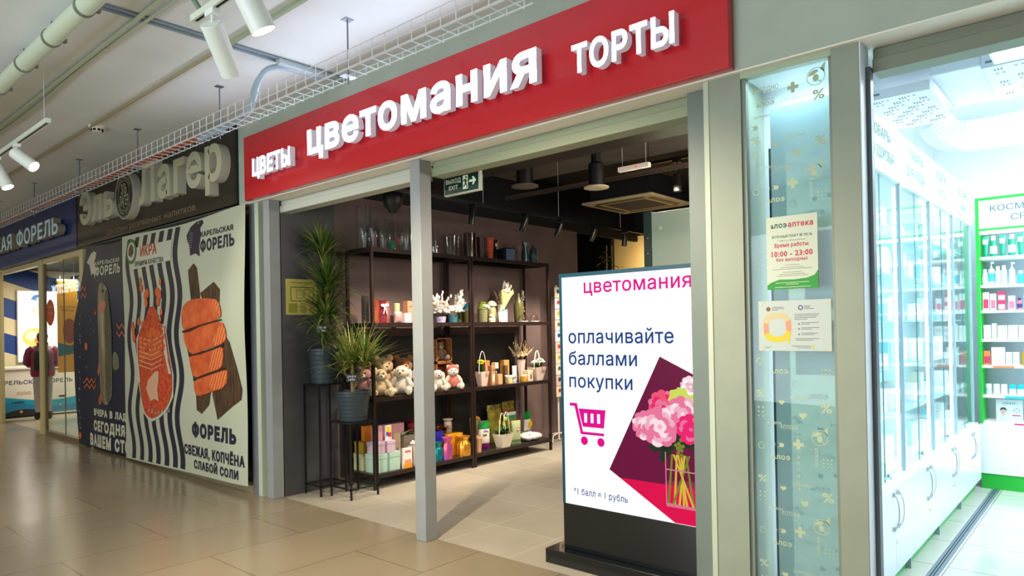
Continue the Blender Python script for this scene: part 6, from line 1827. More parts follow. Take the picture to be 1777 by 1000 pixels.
for i in range(4):
    y0, y1 = YB[i], YB[i + 1]
    c = (y0 + y1) / 2
    t = thing('base_cabinet', 'white glossy base cabinet with looped door handles, ' + where[i], 'cabinet', (0, 0, 0))
    MB().box(2.37, 2.835, y0 + .001, y1 - .001, .10, .60).build('carcass', PWH, t)
    MB().box(2.40, 2.80, y0 + .001, y1 - .001, 0, .0995).build('plinth', PGD, t)
    MB().box(2.80, 2.83, y0 + .02, y0 + .05, 0, .0995).build('foot', ALU, t)
    for s, (a, b) in enumerate(((y0 + .002, c - .0015), (c + .0015, y1 - .002))):
        d = MB().box(2.8355, 2.855, a, b, .105, .598).build('door', PWH, t, bevel=.002)
        handle(d, c + (.045 if s else -.045), .37, .565, 1 if s else -1)
    MB().tube([(2.855, c + .02, .28), (2.859, c + .02, .28)], .008, 10).build('lock', CHROME, t)
    t = thing('display_cabinet', 'tall bright glass display cabinet, ' + where[i], 'display cabinet', (0, 0, 0))
    MB().box(2.37, 2.39, y0 + .001, y1 - .001, .601, 2.74).build('back_panel', M('vitrine_back', (236, 248, 250), .4), t)
    MB().box(2.39, 2.84, y0 + .001, y1 - .001, .601, .615).build('bottom_board', PWH, t)
    MB().box(2.79, 2.815, y0 + .001, y0 + .026, .615, 2.42).build('post', ALU, t)
    if i == 3: MB().box(2.79, 2.815, y1 - .026, y1 - .001, .615, 2.42).build('post', ALU, t)
    MB().box(2.765, 2.785, y0 + .03, y0 + .13, .62, 2.41).build('light_strip', LEDM, t)
    for a, b in ((y0 + .03, c - .003), (c + .003, y1 - .03)):
        g = MB().box(2.802, 2.807, a, b, .62, 2.415).build('glass_door', PGL, t)
        e = b if b < c else a
        MB().box(2.8015, 2.8075, e - .0025, e + .0025, .62, 2.415).build('glass_edge', M('glass_edge_teal', (20, 110, 120), .3), g)
    MB().box(2.808, 2.835, c - .02, c + .02, .64, .655).tube([(2.82, c, .64), (2.82, c, .67)], .009, 8).build('lock', CHROME, t)
    for k in range(5):
        z = .95 + k * .30
        MB().box(2.39, 2.76, y0 + .03, y1 - .03, z, z + .008).build('shelf', M('shelf_glass_teal', (206, 238, 240), .1, alpha=.6), t)
    h = MB().box(2.80, 2.822, y0 + .001, y1 - .001, 2.42, 2.74).build('header', HDR, t)
    fh = Fr((2.8225, c, 0), (0, 1, 0), (0, 0, 1))
    for q, (zz, w_) in enumerate(((2.625, .42), (2.505, .56 if len(HT[i][1]) > 6 else .34))):
        MB().text(HT[i][q], fh, 0, zz, h=.062, w=w_, c=.001, align='c', bold=.006).build('lettering', HT[i][2], h, smooth=0)
    MB().box(2.39, 2.80, y0 + .001, y1 - .001, 2.735, 2.745).build('top_board', PWH, t)
    for k in range(6):
        z = .958 + (k - 1) * .30 if k else .615
        for q in range(4):
            y = y0 + .16 + q * .18 + rp.uniform(-.02, .02)
            x = 2.60 + rp.uniform(-.05, .06)
            w, d, hh = rp.uniform(.04, .07), rp.uniform(.03, .05), rp.uniform(.08, .2)
            o = MB().box(-d, d, -w, w, 0, hh).build('medicine_box', PRODC[(q + k + i) % 6 if rp.random() < .6 else 0], loc=(x, y, z), bevel=.002)
            tag(o, 'pale medicine box on a glass shelf of the display cabinet ' + where[i], 'box', 'medicine boxes in the ' + cn[i] + ' glass cabinet')
# rear wall unit with cosmetics
YF = 4.30
t = thing('wall_unit', 'green framed cosmetics shelf unit at the far end of the pharmacy', 'shelf unit', (0, 0, 0))
MB().box(2.84, 5.2, YF + .30, YF + .32, .6, 2.68).build('back_panel', M('unit_back_grey', (176, 190, 200), .5), t)
MB().box(2.84, 5.2, YF, YF + .32, .14, .60).build('base_panel', PWH, t)
MB().box(2.845, 5.2, YF + .01, YF + .30, 0, .1395).build('plinth', PGR, t)
MB().box(2.84, 2.868, YF - .005, YF + .299, .601, 2.68).build('side_frame', PGR, t)
MB().box(2.868, 5.2, YF - .005, YF + .01, 2.655, 2.68).box(2.868, 5.2, YF - .005, YF + .01, 2.375, 2.395).build('header_frame', PGR, t)
h = MB().box(2.868, 5.2, YF, YF + .28, 2.395, 2.655).build('header', HDR, t)
for s_, x, z, w_ in (('КОСМЕТИЧЕСКИЕ', 2.955, 2.548, .78), ('СРЕДСТВА', 3.11, 2.455, .47)):
    MB().text(s_, Fr((0, YF - .0005, 0), (1, 0, 0), (0, 0, 1)), x, z, h=.056, w=w_, c=.001).build('lettering', M('deep_teal_lettering', (4, 84, 98), .4), h, smooth=0)
SZ = (.615, .86, 1.135, 1.375, 1.64, 1.875, 2.135)
for z in SZ:
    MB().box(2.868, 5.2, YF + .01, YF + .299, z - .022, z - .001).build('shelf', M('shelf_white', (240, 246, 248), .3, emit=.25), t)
MB().box(2.87, 5.2, YF + .02, YF + .035, 2.345, 2.372).build('light_strip', LEDM, t)
def prod(kind, x, z, w, h, mats, label, group=None, y=None, name=None, cat=None):
    y = YF + .085 if y is None else y
    t = thing(name or {'tube': 'cosmetic_tube', 'bottle': 'cosmetic_bottle', 'pump': 'pump_bottle', 'box': 'cosmetic_box', 'jar': 'cosmetic_jar', 'spray': 'spray_bottle'}[kind], label, cat or {'tube': 'tube', 'bottle': 'bottle', 'pump': 'bottle', 'box': 'box', 'jar': 'jar', 'spray': 'bottle'}[kind], (x, y, z), 0, group)
    r = w / 2
    if kind == 'tube':
        MB().lathe([(0, 0), (r * .7, 0), (r * .7, h * .14), (0, h * .14)], 14).build('cap', mats[0], t)
        m = MB(); n_ = 12; rings = []
        for k in range(5):
            u = k / 4
            rings.append([Vector((r * (.72 + .28 * u) * math.cos(2*PI*j/n_), r * (.72 * (1 - u) + .06) * math.sin(2*PI*j/n_), h * (.145 + .855 * u))) for j in range(n_)])
        m.ring_loft(rings); m.build('body', mats[1], t)
        if len(mats) > 2: MB().box(-r * .7, r * .7, -r * .55, -r * .45, h * .62, h * .85).build('label', mats[2], t)
    elif kind in ('bottle', 'jar', 'pump', 'spray'):
        k = .78 if kind != 'jar' else .62
        if kind in ('pump', 'spray'): k = .70
        MB().lathe([(0, 0), (r * .95, 0), (r, h * .04), (r, h * (k - .05)), (r * .8, h * k), (0, h * k)], 16).build('body', mats[1], t)
        if kind == 'pump':
            MB().lathe([(r * .35, h * k), (r * .35, h * .8), (r * .12, h * .82), (r * .12, h * .92), (0, h * .92)], 10).box(-r * .2, r * .9, -r * .15, r * .15, h * .92, h).build('cap', mats[0], t)
        elif kind == 'spray':
            MB().lathe([(r * .4, h * k), (r * .4, h * .8), (r * .25, h * .85), (r * .25, h), (0, h)], 10).build('cap', mats[0], t)
        else:
            rc = .95 if kind == 'jar' else .6
            MB().lathe([(0, h * k), (r * rc, h * k), (r * rc, h), (0, h)], 14).build('cap', mats[0], t)
        if len(mats) > 2: MB().lathe([(r * 1.01, h * .15), (r * 1.02, h * .16), (r * 1.02, h * .5), (r * 1.01, h * .51)], 16, cap=False).build('label', mats[2], t)
    else:
        MB().box(-r, r, -r * .7, r * .7, 0, h).build('body', mats[0], t, bevel=.001)
        if len(mats) > 1: MB().box(-r * .8, r * .8, -r * .7 - .0012, -r * .7 - .0004, h * .12, h * .62).build('label', mats[1], t)
    return t
W_, GRN, AQ, RSE, RED_, AMB, CY, GRYB, ORGE, NVY = (M('cosm_white', (240, 244, 246), .3), M('cosm_green', (10, 140, 106), .3), M('cosm_aqua', (70, 190, 224), .2), M('cosm_rose', (224, 110, 136), .35), M('cosm_red', (206, 50, 92), .35),
    M('cosm_amber', (196, 146, 34), .15), M('cosm_cyan', (20, 190, 206), .3), M('cosm_pale', (206, 222, 228), .2, alpha=.8), M('cosm_orange', (240, 130, 80), .35), M('cosm_navy', (60, 60, 110), .3))
r7 = SZ[6]; r6 = SZ[5]; r5 = SZ[4]; r4 = SZ[3]; r3 = SZ[2]; r2 = SZ[1]; r1 = SZ[0]
for x, kd, ms, lb in ((2.905, 'tube', (GRN, GRN, W_), 'green cosmetic tube at the left end of the top cosmetics shelf'), (2.965, 'bottle', (W_, GRN, W_), 'green bottle with white cap, second on the top cosmetics shelf'), (3.035, 'tube', (GRN, GRN, W_), 'green cosmetic tube third on the top cosmetics shelf'),
                      (3.105, 'bottle', (W_, GRN, W_), 'green bottle with white cap fourth on the top cosmetics shelf'), (3.17, 'tube', (GRN, GRN, W_), 'green cosmetic tube fifth on the top cosmetics shelf'), (3.24, 'tube', (W_, GRN, W_), 'green cosmetic tube with white foot at the right picture edge')):
    prod(kd, x, r7, .055, .195, ms, lb)
for x, kd, h_, ms, lb in ((2.895, 'bottle', .15, (W_, GRYB, W_), 'white bottle at the left end of the second cosmetics shelf'), (2.945, 'pump', .215, (W_, W_, AQ), 'white pump bottle with blue foot on the second cosmetics shelf'), (2.995, 'bottle', .17, (W_, GRYB), 'clear bottle left of the clear pump bottle'),
                          (3.04, 'bottle', .175, (W_, GRYB), 'clear bottle close beside the clear pump bottle'), (3.10, 'pump', .20, (W_, GRYB), 'clear pump bottle on the second cosmetics shelf'), (3.165, 'bottle', .12, (W_, AQ, AQ), 'short aqua blue bottle on the second cosmetics shelf'), (3.215, 'bottle', .15, (W_, AQ, AQ), 'taller aqua blue bottle at the right picture edge')):
    prod(kd, x, r6, .048, h_, ms, lb)
for x, w_, h_, ms, lb in ((2.90, .05, .17, (W_, RED_), 'white and red box at the left end of the third cosmetics shelf'), (2.955, .045, .155, (W_, RSE), 'white and rose box second on the third cosmetics shelf'), (3.02, .06, .085, (RED_, W_), 'lower red box of a stack of two on the third cosmetics shelf'), (3.095, .05, .13, (W_, RSE), 'white box with a pink blot on the third cosmetics shelf'), (3.21, .05, .13, (W_, ORGE), 'white and orange box at the right picture edge')):
    prod('box', x, r5, w_, h_, ms, lb)
prod('box', 3.02, r5 + .0855, .06, .085, (RED_, W_), 'upper red box of a stack of two on the third cosmetics shelf')
prod('bottle', 3.152, r5, .04, .11, (NVY, RSE, NVY), 'small pink bottle with dark label on the third cosmetics shelf')
for x, w_, h_, ms, lb in ((2.905, .055, .13, (W_,), 'plain white box at the left end of the fourth cosmetics shelf'), (2.958, .035, .145, (W_,), 'narrow white box on the fourth cosmetics shelf'), (3.02, .07, .065, (W_, GRYB), 'lower white carton of the left stack on the fourth cosmetics shelf'), (3.10, .07, .065, (W_, GRYB), 'lower white carton of the middle stack on the fourth cosmetics shelf'), (3.18, .07, .065, (W_, GRYB), 'lower white carton of the right stack on the fourth cosmetics shelf')):
    prod('box', x, r4, w_, h_, ms, lb)
for x, p in ((3.02, 'left'), (3.10, 'middle'), (3.18, 'right')):
    prod('box', x, r4 + .0655, .07, .06, (W_, GRYB), 'upper white carton of the %s stack on the fourth cosmetics shelf' % p)
for x, w_, h_, ms, lb in ((2.90, .055, .13, (ORGE, RED_), 'orange and red box at the left end of the fifth cosmetics shelf'), (2.985, .10, .165, (W_, W_), 'large white box on the fifth cosmetics shelf'), (3.065, .045, .12, (W_, GRYB), 'smaller white box right of the large white box'), (3.118, .045, .12, (W_, GRYB), 'smaller white box left of the amber bottle')):
    prod('box', x, r3, w_, h_, ms, lb)
prod('spray', 3.185, r3, .055, .18, (W_, AMB, AMB), 'amber spray bottle with white cap on the fifth cosmetics shelf')
tag(MB().box(-.08, .08, -.001, .001, 0, .02).build('price_strip', ORGE, loc=(3.03, YF + .007, r3 - .022)), 'orange price strip on the edge of the fifth cosmetics shelf', 'price strip')
for k, x in enumerate((2.905, 2.965, 3.022, 3.085, 3.145, 3.205)):
    ordn = ('first', 'second', 'third', 'fourth', 'fifth', 'sixth')[k]
    prod('jar', x, r2, .05, .10, ((W_, W_, W_, CY, CY, CY)[k], W_ if k else GRYB), ordn + ' small jar from the left on the sixth cosmetics shelf, ' + ('white lid' if k < 3 else 'cyan lid'))
tag(MB().box(-.085, .085, -.001, .001, 0, .022).build('price_strip', CY, loc=(3.12, YF + .007, r2 - .023)), 'cyan price strip on the edge of the sixth cosmetics shelf', 'price strip')
t = thing('promo_card', 'grey advertising card with a smiling face on the lowest cosmetics shelf', 'card', (3.06, YF + .06, r1))
MB().box(-.10, .10, 0, .006, 0, .205).build('card', M('promo_grey', (206, 218, 224), .4), t)
f = Fr((0, -.0003, 0), (1, 0, 0), (0, 0, 1))
m = MB()
m.flat([(-.085, .005), (-.005, .005), (-.015, .04), (-.03, .055), (-.06, .055), (-.08, .04)], f, .0005, 1)
m.flat([(-.045 + .022 * math.cos(a), .095 + .03 * math.sin(a)) for a in [2 * PI * k / 18 for k in range(18)]], f, .001, 0)
m.flat([(-.054, .055), (-.036, .055), (-.036, .075), (-.054, .075)], f, .0008, 0)
m.flat([(-.069, .10), (-.062, .112), (-.045, .117), (-.028, .112), (-.021, .10), (-.02, .118), (-.03, .132), (-.045, .136), (-.06, .132), (-.07, .118)], f, .0014, 2)
for a in (-.053, -.037): m.disc(f, a, .100, .0028, .0014, 2, 8)
m.flat([(-.0465, .090), (-.0435, .090), (-.044, .098), (-.046, .098)], f, .0014, 3)
m.flat([(-.052, .080), (-.045, .077), (-.038, .080), (-.045, .082)], f, .0014, 3)
cross(m, f, .055, .11, .045, .001, 2); cross(m, f, .055, .11, .036, .0014, 4)
m.text('VICHY', f, 0, .165, h=.018, w=.10, c=.001, mi=2, align='c')
m.flat([(.02, .06), (.085, .06), (.085, .07), (.02, .07)], f, .001, 3)
m.build('print', [M('face_print', (206, 176, 160), .5), M('shoulder_print', (196, 206, 210), .5), M('dark_print', (60, 62, 70), .5), M('magenta_print', (206, 40, 110), .5), M('promo_grey', (206, 218, 224), .4)], t, smooth=0)
tag(MB().box(-.09, .09, -.001, .001, 0, .02).build('price_strip', M('magenta_print', (206, 40, 110), .5), loc=(3.19, YF + .004, r1 - .02)), 'magenta price strip on the edge of the lowest cosmetics shelf', 'price strip')
# floor drain strip and ceiling services
tag(MB().box(2.925, 2.985, .3, 4.29, .0005, .004).box(2.945, 2.95, .3, 4.29, .004, .005, 1).box(2.96, 2.965, .3, 4.29, .004, .005, 1).build('floor_channel', [M('channel_steel', (120, 136, 150), .35, metal=.5), DARK]), 'long grey metal channel strip set in the pharmacy floor', 'floor strip')
RW = M('perforated_white_metal', (226, 236, 246), .35)
def raft(name, x0, x1, y0, y1, z, label, n, mod):
    m = MB()
    m.box(x0, x1, y0, y1, z, z + .012, 0).box(x0, x1, y0, y0 + .012, z + .0125, z + .07, 0).box(x0, x1, y1 - .012, y1, z + .0125, z + .07, 0).box(x0, x0 + .012, y0 + .0125, y1 - .0125, z + .0125, z + .07, 0)
    for i in range(n):
        x = x0 + .06 + i * (x1 - x0 - .1) / n
        for j in range(mod):
            y = y0 + .06 + j * (y1 - y0 - .1) / mod
            if (i + j) % 3 == 0:
                for k in range(3): m.box(x + k * .018, x + k * .018 + .008, y, y + .05, z - .002, z - .0005, 1)
            elif (i + j) % 3 == 1:
                m.box(x, x + .016, y, y + .016, z - .002, z - .0005, 1).box(x + .035, x + .051, y, y + .016, z - .002, z - .0005, 1)
    m.box(x0 + .02, x0 + .12, y0 - .002, y0 - .0005, z + .03, z + .045, 1)
    o = m.build(name, [RW, M('slot_grey_blue', (120, 134, 156), .5)], smooth=0)
    return tag(o, label, 'ceiling tray')
raft('perforated_tray', 2.42, 2.86, 2.25, 3.25, 3.19, 'perforated white metal service tray under the pharmacy ceiling, left of the duct', 6, 9)
raft('perforated_tray', 3.18, 4.4, 2.15, 3.0, 3.22, 'perforated white metal service tray at the right under the pharmacy ceiling', 10, 7)
tag(MB().box(2.87, 3.17, 2.2, 3.15, 3.26, 3.34).build('ceiling_box', RW, bevel=.01), 'smooth white ceiling box between the two perforated trays', 'ceiling box')
m = MB()
pts = [(2.66, 3.50, 3.28), (2.70, 3.52, 3.18), (2.80, 3.56, 3.12), (2.95, 3.60, 3.11), (3.4, 3.62, 3.12), (4.6, 3.62, 3.14)]
q = [Vector(p) for p in pts]
for it in range(3):
    n2 = [q[0]]
    for a, b in zip(q[:-1], q[1:]): n2 += [a * .75 + b * .25, a * .25 + b * .75]
    q = n2 + [q[-1]]
m.tube(q, [.13 + (.006 if i % 2 else 0) for i in range(len(q))], 18)
tag(m.build('air_duct', M('white_duct', (216, 228, 240), .4)), 'round white flexible air duct under the pharmacy ceiling', 'duct')
for x, y in ((2.6, 2.3), (2.78, 2.3), (3.25, 2.2)):
    pass
lp = thing('ceiling_light', 'glaring white ceiling light panel at the top right of the pharmacy', 'ceiling light', (3.62, 1.75, 3.20))
MB().box(-.36, .36, -.30, .30, 0, .05).build('frame', RW, lp)
MB().box(-.34, .34, -.28, .28, -.004, -.0005).build('diffuser', M('pharmacy_diffuser', (255, 255, 255), .4, emit=7, emit_rgb=(235, 248, 255)), lp)
for sx in (-.3, .3): MB().tube([(sx, 0, .05), (sx, 0, .30)], .003, 5).build('hanger', GALV, lp)
# ---------------------------------------------------------------- fish shop behind the navy sign
CRP = M('cream_profile', (206, 194, 144), .4)
struct('door_1', MB().box(-12.02, -11.76, .0, .05, 0, 2.80).box(-11.76, -9.38, .02, .08, 2.74, 2.82), CRP)
gw = struct('window_2', MB().box(-9.40, -9.20, .0, .035, 0, 2.82, 0).box(-9.20, -9.15, .02, .05, 0, 2.82, 1).box(-9.16, -7.3, .01, .09, 0, .07, 1).box(-9.16, -7.3, .01, .09, 2.74, 2.82, 0).box(-7.45, -7.3, .01, .09, .07, 2.74, 0), [CRP, M('olive_profile', (120, 106, 74), .45)])
MB().box(-9.16, -7.45, .045, .055, .07, 2.74).build('window_pane', PANE, gw)
MB().box(-8.30, -8.285, .043, .057, .07, 2.74).build('pane_joint', M('joint_grey', (120, 118, 104), .4), gw)
f = Fr((0, .0445, 0), (1, 0, 0), (0, 0, 1))
m = MB()
m.flat([(-8.955 + .22 * math.cos(a), 1.955 + .21 * math.sin(a)) for a in [2 * PI * k / 28 for k in range(28)]], f, .001, 0)
m.text('СКИДКИ', f, -8.955, 2.03, h=.035, w=.26, c=.0016, mi=1, align='c')
m.text('НА ВСЁ', f, -8.955, 1.93, h=.035, w=.24, c=.0016, mi=1, align='c')
o = m.build('round_sticker', [M('sticker_orange', (196, 74, 22), .5), M('sticker_cream', (226, 190, 150), .5)], smooth=0)
tag(o, 'orange round sticker with small lettering on the fish shop glass', 'sticker')
# counter
ct = thing('shop_counter', 'long white counter with navy lettering and printed blue waves in the fish shop', 'counter', (0, 0, 0))
MB().box(-13.1, -12.4, .0, 3.2, .03, .95).build('body', M('counter_white', (222, 216, 204), .4), ct)
MB().box(-13.12, -12.37, -.0, 3.22, .9505, .99).build('top', M('counter_top', (232, 228, 216), .3), ct)
fk = Fr((-12.3995, 0, 0), (0, 1, 0), (0, 0, 1))
m = MB()
m.flat([(0, .06), (3.2, .06)] + [(3.2 - .1 * i, .38 + .07 * math.sin((3.2 - .1 * i) * 2.6 + 2.2)) for i in range(33)], fk, .001, 0)
m.flat([(0, .06), (3.2, .06)] + [(3.2 - .1 * i, .24 + .06 * math.sin((3.2 - .1 * i) * 3.4 + 1.0)) for i in range(33)], fk, .002, 1)
m.flat([(0, .03), (1.0, .03)] + [(1.0 - .05 * i, .04 + .12 * math.sin(PI * (1.0 - .05 * i))) for i in range(21)], fk, .003, 2)
m.text('КАРЕЛЬСКАЯ', fk, .02, .655, h=.075, w=.78, c=.001, mi=3, bold=.02)
m.text('ФОРЕЛЬ', fk, .86, .655, h=.075, w=.48, c=.001, mi=3, bold=.02)
m.flat(oval(.42, .30, .10, .022), fk, .003, 4); m.flat([(.33, .30), (.29, .325), (.30, .28)][::-1], fk, .003, 4)
m.flat(oval(.75, .22, .07, .018), fk, .003, 4)
m.disc(fk, .45, .115, .025, .004, 5, 12); m.disc(fk, 1.12, .20, .02, .004, 5, 12)
m.flat(oval(1.15, .37, .07, .018), fk, .003, 2)
for zz in (.48, .445):
    p = [(.38 + .04 * i, zz + (.02 if i % 2 else 0)) for i in range(7)]
    m.flat(p + [(a, b + .012) for a, b in reversed(p)], fk, .002, 6)
m.build('front_print', [M('wave_cyan', (36, 150, 178), .4), M('wave_blue', (40, 122, 160), .4), M('wave_black', (40, 42, 46), .4), M('navy_lettering', (40, 48, 70), .4), M('fish_print', (30, 84, 110), .4), M('dot_orange', (226, 146, 60), .4), M('zigzag_tan', (196, 150, 90), .4)], ct, smooth=0)
MB().box(-13.05, -12.44, .02, 3.18, 0, .0295).build('plinth', BLACK, ct)
# glowing menu panel behind the counter
lb = thing('light_box', 'glowing white fish shop poster panel on the striped wall', 'light box', (-13.54, 1.12, 1.05))
MB().box(-.06, 0, -.45, .55, 0, 1.52).build('frame', M('box_frame', (206, 206, 200), .4), lb)
f = Fr((.0005, -.45, 0), (0, 1, 0), (0, 0, 1))
m = MB()
m.flat([(.02, .02), (.98, .02), (.98, 1.50), (.02, 1.50)], f, .0, 0)
m.flat([(.24, 1.33), (.30, 1.42), (.38, 1.44), (.40, 1.38), (.34, 1.35), (.40, 1.30)][::-1], f, .001, 1)
m.text('КАРЕЛЬСКАЯ', f, .22, 1.18, h=.05, w=.5, c=.001, mi=1)
m.text('ФОРЕЛЬ', f, .26, 1.05, h=.07, w=.45, c=.001, mi=2, bold=.03)
m.text('свежая рыба', f, .28, .95, h=.035, w=.4, c=.001, mi=1)
m.flat(oval(.30, .52, .22, .20), f, .001, 3); m.flat(oval(.26, .56, .12, .10), f, .002, 4); m.flat(oval(.40, .46, .10, .08), f, .002, 5)
m.flat([(.02, .02), (.98, .02), (.98, .16), (.5, .22), (.02, .17)], f, .0015, 6)
m.build('poster', [M('lit_poster', (255, 252, 244), .4, emit=1.3), M('lit_blue', (40, 110, 170), .4, emit=.7), M('lit_orange', (240, 160, 60), .4, emit=.8), M('lit_salmon', (240, 170, 90), .4, emit=.9), M('lit_peach', (250, 214, 160), .4, emit=1.0), M('lit_red', (226, 110, 60), .4, emit=.8), M('lit_aqua', (190, 226, 230), .4, emit=.9)], lb, smooth=0)
# amber hanging display behind the glass
yd = thing('hanging_poster', 'amber yellow poster with bright top edge hanging behind the fish shop glass', 'poster', (-11.2, .93, .9))
MB().box(-.02, .02, -.17, .16, 0, 1.72).build('board', M('amber_poster', (216, 150, 36), .5, emit=.25, emit_rgb=(230, 150, 30)), yd)
MB().box(-.022, .022, -.17, .16, 1.721, 1.76).build('light_edge', M('warm_edge', (255, 240, 190), .4, emit=3, emit_rgb=(255, 232, 170)), yd)
f = Fr((.0205, -.17, 0), (0, 1, 0), (0, 0, 1))
m = MB()
m.text('КАРЕЛЬСКАЯ', f, .04, 1.22, h=.035, w=.25, c=.001, mi=0)
m.text('ФОРЕЛЬ', f, .06, 1.15, h=.05, w=.2, c=.001, mi=0)
m.flat(oval(.19, .78, .11, .24), f, .001, 1); m.flat([(0, .30), (.33, .36), (.33, .56), (.2, .5), (0, .56)], f, .0015, 2)
m.build('print', [M('poster_olive_ink', (96, 84, 40), .5), M('poster_salmon', (196, 92, 40), .5), M('poster_teal', (60, 140, 150), .5)], yd, smooth=0)
for sy in (-.12, .11): MB().tube([(0, sy, 1.76), (0, sy, 2.1)], .003, 5).build('hanger', GALV, yd)
tag(MB().box(-12.6, -9.5, 1.4, 1.46, 2.78, 2.82).tube([(-12.4, 1.43, 2.82), (-12.4, 1.43, 3.0)], .004, 5).tube([(-9.8, 1.43, 2.82), (-9.8, 1.43, 3.0)], .004, 5).build('light_track', BLACKM), 'dark ceiling rail inside the fish shop', 'light track')

# ---------------------------------------------------------------- customers
def person(label, loc, rz, coat, trousers, hair_m, H=1.66, puffy=1.0, stride=0.0):
    """standing figure facing +x before rotation, one skinned body with hands and feet, clothing and hair as parts"""
    root = thing('person', label, 'person', loc, rz)
    k = H / 1.7
    V = []; Rr = []; Ed = []
    def add(p, r, par=None):
        V.append(Vector(p) * k); Rr.append(r * k)
        if par is not None: Ed.append((par, len(V) - 1))
        return len(V) - 1
    pel = add((0, 0, .92), .13)
    wst = add((.0, 0, 1.06), .12, pel); chs = add((.0, 0, 1.26), .14, wst); nk0 = add((0, 0, 1.40), .085, chs); nk = add((.01, 0, 1.47), .05, nk0)
    hd0 = add((.02, 0, 1.54), .075, nk); hd = add((.025, 0, 1.62), .088, hd0); add((.01, 0, 1.685), .05, hd)
    add((.105, 0, 1.575), .014, hd0)                                             # nose
    for s in (-1, 1):
        add((.02, s * .088, 1.575), .016, hd0)                                   # ears
        hip = add((0, s * .09, .86), .092, pel); kn = add((.02 + stride * s * .1, s * .095, .49), .062, hip); an = add((-.01 + stride * s * .1, s * .095, .09), .040, kn)
        hl = add((-.03 + stride * s * .1, s * .095, .035), .036, an); add((.13 + stride * s * .1, s * .11, .028), .028, an)
        sh = add((0, s * .17, 1.37), .062, nk0); el = add((.03, s * .225, 1.12), .045, sh); wr = add((.24, s * .15, 1.06), .030, el); pm = add((.30, s * .135, 1.06), .030, wr)
        for q, (dy, L) in enumerate(((-.026, .060), (-.009, .072), (.009, .068), (.025, .052))):
            a = add((.335, s * .135 + dy, 1.06), .010, pm); b = add((.335 + L * .5, s * .135 + dy * 1.1, 1.052), .009, a); add((.335 + L, s * .135 + dy * 1.15, 1.035), .008, b)
        a = add((.30, s * .135 - s * .035, 1.05), .011, pm); add((.335, s * .135 - s * .055, 1.04), .009, a)
    me = bpy.data.meshes.new('body')
    me.from_pydata([tuple(v) for v in V], Ed, [])
    me.materials.append(trousers)
    o = bpy.data.objects.new('body', me); COL.objects.link(o); o.parent = root
    sk = o.modifiers.new('skin', 'SKIN')
    sd_ = me.skin_vertices[0].data if me.skin_vertices else None
    if sd_ is None:
        bpy.context.view_layer.objects.active = o
    if sd_ is not None:
        for i, r in enumerate(Rr): sd_[i].radius = (r, r)
        sd_[0].use_root = True
    sub = o.modifiers.new('smooth', 'SUBSURF'); sub.levels = 1; sub.render_levels = 2
    me2 = o.data
    # skin of head and hands in skin colour: separate thin sleeves are the clothes below
    j = MB()
    rings = []
    for z, rx, ry in ((.84, .155, .19), (.90, .17, .205), (1.0, .165, .20), (1.10, .165, .20), (1.22, .175, .215), (1.33, .165, .21), (1.40, .12, .16), (1.45, .085, .095), (1.50, .09, .10)):
        rings.append([Vector((rx * puffy * math.cos(2*PI*i/24), ry * puffy * math.sin(2*PI*i/24), z + .004 * math.sin(5 * 2*PI*i/24))) * k for i in range(24)])
    j.ring_loft(rings)
    for s in (-1, 1):
        j.tube([Vector(p) * k for p in ((-.01, s * .15, 1.385), (.0, s * .20, 1.34), (.015, s * .235, 1.22), (.03, s * .25, 1.11), (.10, s * .215, 1.075), (.22, s * .16, 1.062))], [.075 * k, .085 * k, .080 * k, .075 * k, .066 * k, .050 * k], 14)
    j.build('jacket', coat, root, smooth=70)
    h = MB()
    h.ball(Vector((.005, 0, 1.625)) * k, .098 * k, .096 * k, .095 * k, 16, 12)
    h.ball(Vector((-.045, 0, 1.57)) * k, .06 * k, .085 * k, .085 * k, 14, 10)
    h.ball(Vector((-.04, 0, 1.715)) * k, .045 * k, .05 * k, .045 * k, 12, 9)
    h.build('hair', hair_m, root, smooth=70)
    fm = MB()
    fm.ball(Vector((.035, 0, 1.585)) * k, .080 * k, .076 * k, .095 * k, 16, 12)
    for s in (-1, 1): fm.ball(Vector((.108, s * .03, 1.60)) * k, .008 * k, .013 * k, .007 * k, 8, 6, 1)
    fm.ball(Vector((.112, 0, 1.545)) * k, .006 * k, .022 * k, .006 * k, 8, 6, 2)
    fm.build('face', [SKIN, M('eye_dark', (40, 30, 26), .3), M('lip', (170, 90, 84), .5)], root, smooth=70)
    for s in (-1, 1):
        b = MB()
        b.tube([Vector(p) * k for p in ((-.045, s * .098, .05), (.02, s * .10, .05), (.12, s * .108, .038), (.16, s * .11, .03))], [.046 * k, .046 * k, .040 * k, .022 * k], 12)
        b.tube([Vector(p) * k for p in ((-.02, s * .097, .03), (-.015, s * .097, .14))], [.05 * k, .054 * k], 12)
        for v in b.v: v.z = max(v.z, .001)
        b.build('boot', M('boot_black', (22, 20, 20), .5), root, smooth=60)
    return root
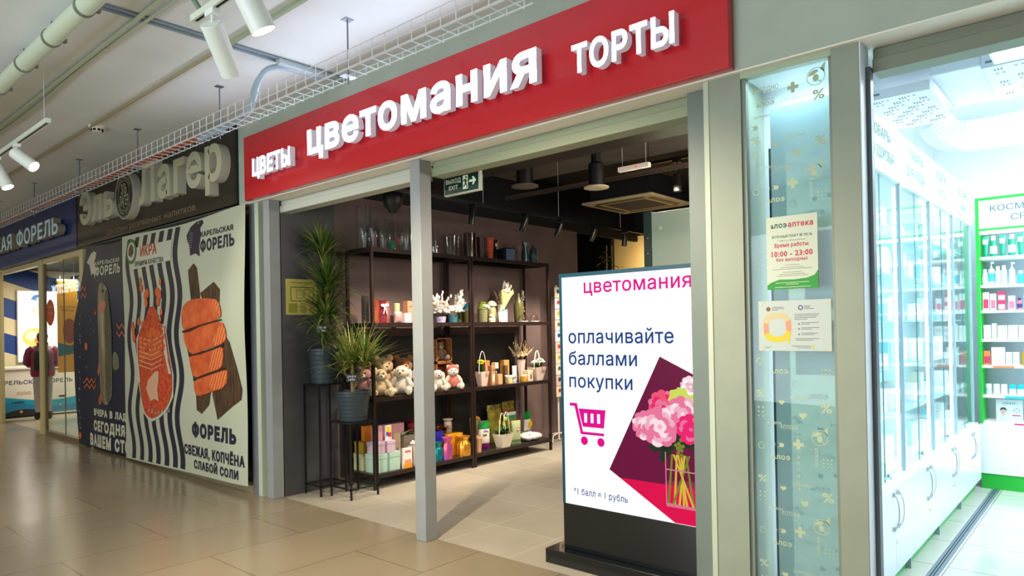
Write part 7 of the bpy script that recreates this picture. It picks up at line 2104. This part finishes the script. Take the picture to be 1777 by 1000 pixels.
SKIN = M('skin', (206, 160, 136), .55)
p1 = person('person in a plum puffer jacket and grey trousers seen from behind at the counter', (-11.74, .65, 0), PI - .25, M('plum_puffer', (128, 24, 72), .5, noise=.25, nscale=12, bump=.3, bscale=14), M('grey_trousers', (160, 156, 152), .7), M('dark_hair', (26, 20, 20), .5))
bp = thing('backpack', 'black backpack worn over the plum jacket', 'backpack', (-11.535, .595, .93), -.25)
m = MB()
rings = []
for z, rx, ry in ((0, .05, .11), (.05, .08, .135), (.2, .085, .14), (.36, .07, .125), (.42, .03, .08)):
    rings.append([Vector((rx * math.copysign(abs(math.cos(a)) ** .7, math.cos(a)), ry * math.copysign(abs(math.sin(a)) ** .7, math.sin(a)), z)) for a in [2 * PI * i / 20 for i in range(20)]])
m.ring_loft(rings)
m.build('bag', M('backpack_black', (22, 22, 26), .6), bp, smooth=60)
MB().box(.06, .095, -.10, .10, .05, .20).build('front_pocket', M('backpack_black', (22, 22, 26), .6), bp, bevel=.01)
person('person in a pale pink jacket and blue grey jeans behind the fish shop glass', (-11.2, 1.45, 0), PI * .9, M('pale_pink_puffer', (222, 170, 172), .5, noise=.15, nscale=12, bump=.3, bscale=14), M('blue_grey_jeans', (120, 130, 146), .7), M('light_hair', (96, 70, 50), .5), H=1.62)

# glowing supermarket sign across the corridor, mirrored in the fish shop glass
t = thing('shop_sign', 'glowing white shop lettering across the corridor, mirrored in the fish shop glass', 'sign', (-23.5, -4.45, 3.1))
MB().box(-2.2, 2.2, -.08, 0, -.05, .45).build('panel', BLACK, t)
fg = Fr((2.0, .001, 0), (-1, 0, 0), (0, 0, 1))
MB().text('ПЕРЕКРЁСТОК', fg, 0, .05, h=.30, w=4.0, c=.02, bold=.03).build('lettering', M('sign_glow', (255, 255, 255), .4, emit=6, emit_rgb=(225, 245, 255)), t, smooth=0)
MB().box(-2.0, -1.9, -.06, -.02, .451, .53).build('bracket', BLACK, t)
MB().box(1.9, 2.0, -.06, -.02, .451, .53).build('bracket', BLACK, t)
